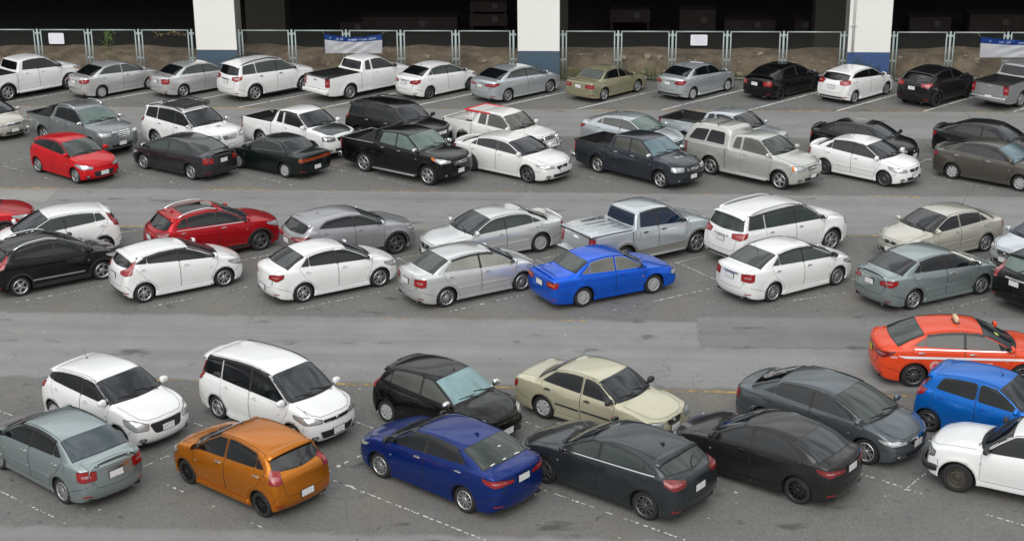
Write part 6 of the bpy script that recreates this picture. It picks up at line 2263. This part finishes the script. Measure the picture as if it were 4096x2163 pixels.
def black_pillars(c):
    """black front pillars and the black wedge behind the rear side glass"""
    X, p, bc, zT = c['X'], c['p'], c['bc'], c['zT']
    zE = lambda s: zT(s) - p['ed']
    ln = []
    for k in range(9):
        t = k / 8; q_ = p['sc'] + (p['s1'] - p['sc']) * t
        if zE(q_) > bc(q_) + .05: ln.append((q_ + .105 - .045 * t, zE(q_)))
    P = [(X(a_ + .005), z_ - .004) for a_, z_ in ln] + [(X(a_ + .085), z_ - .004) for a_, z_ in ln[::-1]]
    Q = [(X(p['dr'] - .10), bc(p['dr']) + .10), (X(p['dt'] + .02), zE(p['dt']) - .03), (X(p['s3'] + .02), zE(p['s3']) - .06), (X(p['dr'] + .30), bc(p['dr'] + .3) + .20), (X(p['dr'] + .10), bc(p['dr'] + .1) + .12)]
    for q in (P, Q):
        bm = patch(c['bvh'], F_LEFT, round_poly(q, .02), off=.0058, cell=.06, depth=.006)
        o = from_bm('pillar_trim', bm, M_TRIM, c['root']); link('pillar_trim', mirrored(o.data, 'pillar_trim'), c['root'])


def black_bumper(c):
    X, p = c['X'], c['p']; hwm = c['hwm']
    bm = bmesh.new()
    z0, z1 = p['gc'] + .13, p['gc'] + .30
    pts = [(X(.40), hwm * .965), (X(.22), hwm * .955), (X(.09), hwm * .86), (X(0) + .00, hwm * .60), (X(0) + .02, 0)]
    full = pts + [(x, -y) for x, y in pts[-2::-1]]
    rows = []
    for x, y in full:
        d = Vector((x - X(.9), y * .6)).normalized() * .05
        rows.append([bm.verts.new(q) for q in ((x, y, z0), (x + d.x, y + d.y, z0 + .03), (x + d.x, y + d.y, z1 - .03), (x, y, z1))])
    for a, b in zip(rows, rows[1:]):
        for k in range(3): bm.faces.new((a[k], a[k + 1], b[k + 1], b[k]))
    bmesh.ops.recalc_face_normals(bm, faces=bm.faces)
    from_bm('front_bumper', bm, M_TRIM, c['root'])


def stickers(c):
    X, p, bvh = c['X'], c['p'], c['bvh']; bm = bmesh.new()
    for (s, y, w) in p.get('stick', []):
        patch(bvh, F_TOP, [(X(s), y - w), (X(s + .025), y - w), (X(s + .025), y + w), (X(s), y + w)], off=.011, cell=.1, depth=.002, bm=bm)
    from_bm('sticker', bm, plain('sticker_white', (.7, .7, .7), .5), c['root'])


def multi(*f):
    def g(c):
        for q in f: q(c)
    return g


def shades(mat):
    """folded white sun shade over the windscreen pillar"""
    def fn(c):
        X, p, bvh = c['X'], c['p'], c['bvh']; hw = c['hw']
        P = [(X(p['s1'] + .1), -.50), (X(p['s1'] + .02), -.62), (X(p['sc'] + .35), -.74), (X(p['sc'] + .02), -.60), (X(p['sc'] - .05), -.35), (X(p['sc'] + .12), -.42), (X(p['sc'] + .45), -.56)]
        bm = patch(bvh, F_TOP, P, off=.02, cell=.08, depth=.01)
        from_bm('sun_shade', bm, plain('cream_shade', (.68, .67, .6), .6), c['root'])
    return fn


# seen glass tints
G_SHADE = glass('pale_shade_behind_glass', (.17, .265, .275))
G_SHADE2 = glass('green_shade_behind_glass', (.09, .13, .12))
G_SHADEB = glass('blue_shade_behind_glass', (.085, .135, .16))
G_GRN = glass('green_clear_glass', (.028, .038, .034))
G_CLR = glass('clear_side_glass', (.045, .047, .038), .04, 1.75)
G_PALE = glass('sky_reflection_side_glass', (.24, .24, .21))  # bright sky reflection painted as the glass colour
G_BLU = glass('blue_tinted_glass', (.010, .012, .016))
G_BLUD = glass('deep_blue_glass', (.008, .016, .035))

# ------------------------------------------------------------------ back row, noses to the fence
car(BT50, 'R', 'white double cab pickup at the left end of the back row', 'pickup truck', 'pickup_truck', r=(44.7, 403.5), f=(275, 359), hdg=46, paint=WHITE, steps=M_ALLOY, mirrormat=M_TRIM, headamber=2, tail_t='pickup')
car(ALME, 'R', 'silver sedan with red wedge tail lamps next to the leftmost white pickup', r=(421, 394), f=(592, 358), hdg=46, paint=SILV, wheel='cap', glass=G_GRN, rglass=M_GL, handlemat=M_CHROME, spoiler='lip')
car(ALTIS02, 'R', 'silver rounded sedan half hidden by the white off-road car with roof rails', r=(737, 389.5), hdg=44, paint=SILV, glass=G_GRN, rglass=M_GL)
car(FORT, 'R', 'white tall off-road car with black roof rails in the back row', 'suv', r=(1024, 403.5), f=(1218, 367), paint=WHITE, rails='black', steps=M_TRIM, handlemat=M_TRIM, rbar=True, tailmat2=M_HEAD, glass=G_GRN, rglass=M_GL)
car(REVOX, 'R', 'white pickup with black lined bed below the sagging banner', 'pickup truck', 'pickup_truck', r=(1403, 398), hdg=44.5, paint=WHITE, mirrormat=M_TRIM, rbump='paint', glass=G_BLU, rail=True)
car(ATTR, 'R', 'white sedan with short rod aerial behind the white pickup in the back row', r=(1722, 398), f=(1878, 362), hdg=45, paint=WHITE, wheel='teng', antenna=(.16, 3.1, 0), mirrormat=M_CHROME, glass=G_GRN, rglass=M_GL)
car(ALTIS, 'R', 'pale silver sedan with chrome bar and thin tail lamps before the middle pillar', r=(2032, 410), f=(2202, 373), paint=SILB, glass=G_GRN, rglass=M_GL, mirrormat=M_CHROME)
car(SOLU, 'R', 'greenish gold boxy sedan in the back row beside the weeds', r=(2417.5, 404), f=(2549, 370.5), paint=KHAKI, wheel='five', spoiler='lip', tail_t='oldrect', glass=M_GL, rglass=G_GRN)
car(ATTR, 'R', 'blue grey silver sedan with rod aerial below the text notice', r=(2771.5, 401), f=(2910, 366), paint=SILB, wheel='cap', antenna=(.16, 3.1, 0), skirt=True, diffuser=True)
car(VIOS, 'R', 'black sedan with red edged spoked wheels in the back row', r=(3122, 401), f=(3257, 367), paint=BLACK, wheel='tenk', mirrormat=SILD, sidemould=None)
car(YARIS, 'R', 'white hatchback with black tailgate glass before the bright blue pillar foot', r=(3416, 416.4), f=(3545.5, 380), paint=WHITE, antenna=(.14, 3.0, 0), grille=None)
car(HRV, 'R', 'black crossover with five spoke wheels right of the bright blue pillar foot', 'suv', r=(3746, 429), f=(3872.5, 393), paint=BLACKM, rbar=False, chromeline=False, antenna=('fin', 3.4, 0), chrome_win=False)
car(REVOX, 'R', 'grey pickup with chrome rear bumper under the rightmost banner', 'pickup truck', 'pickup_truck', r=(4081, 430), hdg=43, paint=SILD, rbump='chrome', wheel='six', rail=True)

# ------------------------------------------------------------------ second block, upper cars, noses to the lower right
car(CITY03, 'R', 'champagne sedan cut off by the left edge behind the red hatchback', r=(-178, 525), hdg=-41, paint=BEIGE, wglass=G_BLU, grille=dict(w=.40, z0=-.15, z1=-.06, slats=3, ring=.02), lower=dict(w=.5, z0=.10, z1=.2))
car(RANGER, 'R', 'grey double cab pickup with silver roof rails and black sport bar', 'pickup truck', 'pickup_truck', r=(180, 578), hdg=-40, paint=GREY, rails='chrome', mirrormat=M_CHROME, wglass=G_SHADE2, fog=True, extra=sport_bar, handlemat=M_CHROME, antenna=(.2, 2.3, 0))
car(FORT, 'R', 'white off-road car carrying a black roof basket', 'suv', r=(626, 594), hdg=-40, paint=WHITE, rails='black', mirrormat=M_CHROME, scoop=.75, wglass=G_BLU, bblack=True, extra=roof_basket(M_TRIM, 1.95, 3.35, .60, .10), handlemat=M_CHROME)
car(DMAX, 'R', 'white pickup with a charcoal bonnet behind the dark green sedan', 'pickup truck', 'pickup_truck', r=(1046, 592), hdg=-40, paint=WHITE, visor=True, wglass=G_BLU, extra=hood_colour(DKGREY), headmat=M_HEADD, grille=dict(w=.40, z0=-.24, z1=-.08, slats=3, sw=.04))
car(PAJ, 'R', 'black tall off-road car behind the black double cab pickup', 'suv', r=(1442, 578), hdg=-39, paint=BLACK, rails='black', wglass=G_BLU, visor=True, grille=dict(w=.36, z0=-.24, z1=-.08, slats=3, sw=.04), antenna=(.1, 2.2, 0), handlemat=M_CHROME)
car(OLDP, 'R', 'old white pickup with a red roof rack and chrome bull bar', 'pickup truck', 'pickup_truck', r=(1856, 588), hdg=-40, paint=OLDW, bedmat=OLDW, wglass=G_CLR, glass=G_CLR, grille=dict(w=.6, z0=-.20, z1=-.07, slats=3, sw=.02), extra=multi(roof_basket(plain('red_rack', (.55, .02, .03), .4), 2.45, 3.75, .62, .0, False, .10, WHITE), bed_frame, bull_bar, cowl_aerials), fplate=False, rbump='paint')
car(ATIV, 'R', 'pale silver sedan behind the dark blue grey double cab', r=(2383, 598), hdg=-40, paint=SILB, wglass=G_SHADE2, glass=G_CLR, antenna=(.2, 3.0, 0), chrome_win=True, handlemat=M_CHROME)
car(REVOX, 'R', 'silver pickup half hidden behind the silver one with a canopy', 'pickup truck', 'pickup_truck', r=(2736, 600), hdg=-41, paint=SILB, wglass=M_GL, wheel='five', antenna=(.2, 2.3, 0), bblack=False)
car(VIOS, 'R', 'glossy black sedan directly behind the white sedan of the second block', r=(3302, 626), hdg=-41, paint=BLACK, spoiler='wing', chrome_win=False, wglass=G_BLU, visor=True)
car(ALME, 'R', 'glossy black sedan behind the brown one at the right edge', r=(3797, 633), hdg=-41, paint=BLACKM, spoiler='wing', visor=True, wglass=G_BLU, antenna=(.2, 3.1, 0))
# second block, lower cars
car(MAZ2, 'R', 'bright red hatchback with nose to the lower right', r=(152, 690), f=(306, 736), paint=RED, wglass=G_GRN, grille=None, lower=dict(w=.52, z0=.13, z1=.33), wheel='double', fpz=.42, antenna=(.05, 1.85, 0))
car(CIVIC, 'L', 'purple grey sedan showing its tail beside the red hatchback', f=(576, 678), r=(766, 721), paint=PURPG, rglass=G_GRN, glass=G_GRN, spoiler='wing', spoilmat=PURPG, mirrormat=M_CHROME, tailmat2=M_TAILW, diffuser=False, skirt=True)
car(CORO, 'L', 'old dark green sedan with a full width orange tail lamp', f=(956, 674.6), r=(1138.5, 712.6), paint=DGREEN, tailmat=lamp_mat('dark_amber_lamp', (.30, .055, .012), (.20, .02, .008), 0, 22), tail_clear=False, rpz=.44, wheel='turbine', glass=M_GL, rglass=G_BLU, chrome_win=True, tailpts=[(.02, .0, -.26), (.02, .0, -.15), (.08, .85, -.12), (.16, .99, -.12), (.16, 1.0, -.25), (.07, .90, -.27)])
car(BT50, 'R', 'glossy black double cab pickup with silver side steps', 'pickup truck', 'pickup_truck', r=(1453, 687.5), f=(1713, 743), paint=BLACK, steps=M_ALLOY, mirrormat=M_CHROME, handlemat=M_CHROME, wglass=G_SHADE2, glass=G_SHADE2, headamber=1, railmat=M_CHROME, bblack=True, extra=sport_bar, rails=None, antenna=(.12, 2.1, 0), grille=dict(w=.46, z0=-.30, z1=-.10, slats=2, sw=.02))
car(ACCORD, 'R', 'large white sedan with dark twin spoke wheels and lip spoiler', r=(1884, 684.6), f=(2110, 733), paint=PEARL, wglass=G_BLU, grille=dict(w=.34, z0=-.20, z1=-.08, slats=3, sw=.02, ring=.02), fpz=.52)
car(VIGO2, 'R', 'dark blue grey double cab pickup with a bonnet scoop', 'pickup truck', 'pickup_truck', r=(2387, 691.4), f=(2641, 754.5), paint=SLATE, mirrormat=M_CHROME, handlemat=M_CHROME, scoop=.75, scoopmat=M_ALLOY, wglass=G_SHADEB, glass=G_CLR, grille=dict(w=.42, z0=-.24, z1=-.07, slats=2, sw=.05), antenna=None)
car(VIGOX, 'R', 'silver pickup with a windowed canopy over its bed', 'pickup truck', 'pickup_truck', r=(2836, 698.6), f=(3119, 760), paint=CANSIL, wglass=G_GRN, glass=G_CLR, steps=M_ALLOY, headamber=1, extra=canopy, closed_bed=True, canwhite=False, clad=None, grillemat=M_ALLOY, wheel='five', tghandle=M_ALLOY)
car(VIOS, 'R', 'white sedan with dark multi spoke wheels in front of a black one', r=(3294, 697.5), f=(3534, 748), paint=WHITE, spoiler='wing', wheel='teng', wglass=G_BLU, grille=dict(w=.38, z0=-.19, z1=-.07, slats=3, sw=.022), visor=True)
car(ALME, 'R', 'brown grey sedan with a tail spoiler at the right of the second block', r=(3805, 717), f=(4074, 766), paint=BROWNG, spoiler='wing', wheel='cap', glass=M_GL, wglass=G_SHADEB, handlemat=M_CHROME, visor=True)

# ------------------------------------------------------------------ third block, upper cars
car(MGZS, 'R', 'crimson car cut off by the left edge, only its bonnet showing', f=(30, 972), hdg=12, paint=CRIM, rails=None, sunroof=None)
car(JAZZ, 'L', 'white hatchback facing left with red bent tail lamps at the left edge', r=(420, 1018), hdg=210, paint=WHITE, glass=G_GRN, wglass=G_BLU, wheel='double')
car(MGZS, 'R', 'crimson crossover with a glass roof and chrome rails', 'suv', f=(1045, 1002), hdg=32.5, paint=CRIM, glass=M_GL, mirrormat=CRIM, tailmat=M_DKTAIL, antenna=('fin', 3.45, 0), gutter=False)
car(CHR, 'R', 'grey silver coupe-like crossover with black arches', 'suv', f=(1587.5, 1016), hdg=32, paint=SILD, tailmat=M_DKTAIL, antenna=('fin', 3.2, 0), mirrormat=SILB, gutter=False)
car(CEF, 'L', 'long silver sedan facing lower left with many-hole wheels', r=(2163, 1009), hdg=209, paint=SILV, glass=G_GRN, wglass=G_BLU, rbar=False, headmat=M_HEAD, grille=dict(w=.30, z0=-.20, z1=-.09, slats=0, ring=.02), steer=0)
car(TIGER, 'R', 'silver double cab pickup with grey lower doors and flat bed cover', 'pickup truck', 'pickup_truck', f=(2788, 1011), hdg=32, paint=SILB, closed_bed=True, clad=.24, cladmat=GREYPLASTIC, steps=M_ALLOY, glass=G_BLUD, noback=False, rglass=G_BLUD, visor=True, handlemat=M_TRIM, rbump='chrome', tghandle=None)
car(MUX, 'R', 'white long off-road car with chrome roof rails and wraparound rear glass', 'suv', f=(3322, 1004.6), hdg=33, paint=WHITE, visor=True, glass=G_GRN, rbar=True, antenna=('fin', 3.9, 0), diffuser=True, rww=.86)
car(VIOS03, 'L', 'champagne gold sedan facing lower left with thin rod aerial', r=(3939.5, 1007), hdg=209, paint=BEIGE, wglass=M_GL, handlemat=M_CHROME, antenna=(.34, 3.0, 0), grille=dict(w=.32, z0=-.17, z1=-.07, slats=0, ring=.018))
car(CITY03, 'L', 'pale blue silver sedan facing left, cut off by the right edge', r=(4400, 1050), hdg=209, paint=SILB, wglass=G_BLUD)
# third block, lower cars
car(MG3, 'R', 'black hatchback with silver side trim and roof rails at the left edge', r=(88, 1185), f=(413.6, 1119), paint=BLACK, extra=side_moulds(M_ALLOY, 1.35, 3.05, .42, .045), mirrormat=BLACK, chrome_win=False, visor=True)
car(FIESTA, 'R', 'white hatchback with vents in its roof spoiler and red tail lamps', r=(582, 1211), f=(900, 1147), paint=WHITE, visor=True, wglass=glass('red_dash_glass', (.03, .012, .014)))
car(M2SED, 'R', 'white sedan with short red almond tail lamps in the third block', r=(1215.6, 1211), f=(1523, 1148), paint=WHITE, visor=False, rpz=.48, wheel='double')
car(VIOS, 'R', 'silver sedan with side glass coloured like reflected sky left of the blue sedan', r=(1787.6, 1229), f=(2089, 1165), paint=SILV, wheel='ten', glass=G_PALE, rglass=G_GRN, mirrormat=SILV, visor=True, handlemat=M_CHROME)
car(EXCEL, 'R', 'bright blue boxy sedan with white wheel covers', r=(2335, 1228), f=(2613, 1175), paint=BLUE, glass=glass('grey_reflection_side_glass', (.12, .12, .105)), rglass=G_GRN, tailmat2=M_AMBER, mirrormat=BLUE)  # side glass colour carries a painted sky reflection
car(CITY, 'R', 'white sedan with rod aerial and red angular tail lamps', r=(3097, 1210), f=(3341.5, 1140), hdg=33, paint=WHITE, glass=G_GRN, rglass=G_GRN, visor=True, antenna=(.22, 3.35, 0), mirrormat=M_TRIM, handlemat=M_CHROME, skirt=True)
car(ALTIS10, 'R', 'grey green sedan with raised tail spoiler and cream shade on its windscreen', r=(3653, 1239), f=(3922, 1179), paint=GREEN_S, spoiler='wing', visor=True, skirt=True, mirrormat=M_CHROME, handlemat=M_CHROME, rglass=M_GL, extra=shades(None))
car(CRV, 'R', 'black tall car cut off by the right edge behind the taxi', 'suv', r=(4235, 1262), hdg=31, paint=BLACK, rails=None, rbar=True, tail_t='tall', rglass=G_SHADE2)

# ------------------------------------------------------------------ taxi in the wide lane
car(ALTIS, 'R', 'orange red taxi with a white side stripe and roof sign', 'taxi', 'taxi', r=(3645, 1548), f=(4091, 1552), paint=TAXI, rbar=True, rglass=G_GRN, glass=M_GL, chromeline=True, handlemat=M_CHROME, mirrormat=TAXI, extra=taxi_bits, tailmat=M_DKTAIL, platemat=M_PLATEY, antenna=None, wheel='teng', group=None, visor=True)

# ------------------------------------------------------------------ front block, upper cars, noses to the lower right
car(SWIFT, 'R', 'white small hatchback with thick rod aerial and wide black grille', r=(222, 1692), f=(485, 1798), paint=WHITE, wglass=G_BLU, antenna=(.24, 3.0, .1), grille=dict(w=.54, wb=.42, z0=-.35, z1=-.10, slats=3, sw=.008, rad=.08, badge=True), grillemat=M_SEAM, fpz=.54, lower=dict(w=.80, z0=.05, z1=.12), extra=black_pillars, headpts=[(.10, .58, -.24), (.14, .52, -.10), (.36, .80, .0), (.62, .93, .03), (.50, 1.0, -.10), (.22, .93, -.23)], platemat=M_PLATE)
car(AVANZA, 'R', 'white people carrier, tallest in the front block', 'van', r=(872.6, 1674), f=(1177, 1792), paint=WHITE, wglass=M_GLW, visor=True, grille=dict(w=.48, wb=.44, z0=-.16, z1=-.10, slats=0, ring=.02), lower=dict(w=.62, z0=.12, z1=.30), fpz=.42)
car(MARCH, 'R', 'black small hatchback with a pale blue sunshade and round lamps', r=(1547, 1690), hdg=-40, paint=BLACK, wglass=G_SHADE, glass=G_CLR, mirrormat=M_CHROME, wheel='cap', grille=dict(w=.40, wb=.36, z0=-.18, z1=-.12, slats=1, sw=.02, badge=False), lower=dict(w=.60, z0=.10, z1=.28), fpz=.42, antenna=(.10, 1.75, .1))
car(SOLU, 'R', 'gold beige boxy sedan with black mirrors behind the dark grey hatchback', r=(2172, 1674), hdg=-38.5, paint=GOLD, wglass=G_BLU, mirrormat=M_TRIM, handlemat=M_TRIM, sidemould=.52, mouldmat=M_TRIM, wheel='cap', L=4.2, wb=2.46, sd=3.56, s3=3.0, dr=3.32, dt=2.96, grille=dict(w=.34, z0=-.19, z1=-.08, slats=4, sw=.006, ring=.016, rad=.06), head='block')
car(CIVIC, 'R', 'large grey sedan facing the lower right in front of the taxi', f=(3457, 1857), hdg=-41, paint=CIVGREY, wglass=G_GRN, glass=M_GL, visor=True, grille=dict(w=.34, z0=-.17, z1=-.07, slats=3, sw=.014, ring=.03), head='slim', fpz=.52)
car(CELER, 'R', 'bright blue small hatchback overlapping the taxi', r=(3707, 1725), hdg=-38, paint=AZURE, wglass=G_BLU, antenna=(.16, 1.72, .05))
# front block, lower cars
car(VIOS, 'L', 'grey green sedan showing its tail at the lower left', r=(251, 2012), f=(0, 1877), paint=GREEN_S, rglass=glass('hazy_rear_glass', (.045, .062, .075)), glass=M_GL, spoiler='wing', rbar=True, handlemat=M_CHROME, rpz=.74, visor=True, wheel='ten')
car(MARCH, 'L', 'copper orange small hatchback with black wheels', f=(752, 1933), r=(1047, 2066), paint=ORANGE, glass=M_GL, rglass=M_GL, wheel='tenk', handlemat=M_CHROME, rpz=.50, skirt=True, headmat=M_HEAD, antenna=(.1, 1.75, 0), bblack=False)
car(ATIV, 'L', 'deep blue sedan with fin aerial and chrome door handles', f=(1521, 1910.5), r=(1858, 2050), paint=NAVY, handlemat=M_CHROME, rglass=G_GRN, glass=M_GL, mirrormat=M_TRIM, antenna=('fin', 3.05, 0), rpz=.86, visor=True, extra=stickers, stick=[(3.92, -.3, .08), (3.92, .1, .05), (3.9, .45, .06), (3.6, -.1, .04)])
car(MAZ3, 'L', 'dark grey hatchback with fin aerial and chrome window line', f=(2178, 1933), r=(2571.6, 2076), paint=DKGREY, rglass=G_GRN, glass=G_GRN, antenna=('fin', 3.45, 0), tailmat=M_DKTAIL, rpz=.72, visor=False, diffuser=True)
car(M2DJ, 'L', 'brownish black sedan with black wheels in the front row', r=(3184.6, 2014), hdg=141, paint=paint('brown_black_paint', (.026, .0252, .0248), .5, .22), rglass=M_GLW, glass=M_GL, tailmat=M_DKTAIL, rpz=.84, skirt=True)
car(TFR, 'L', 'plain white old pickup with steel wheels cut off by the lower right corner', 'pickup truck', 'pickup_truck', f=(3822, 1968), hdg=150, paint=WHITE, wheel='steel', mirrormat=M_TRIM, handlemat=M_TRIM, glass=M_GL, wglass=G_BLU, headmat=M_HEADD, extwin=None, doors=2, grille=dict(w=.5, z0=-.2, z1=-.08, slats=0), extra=black_bumper)
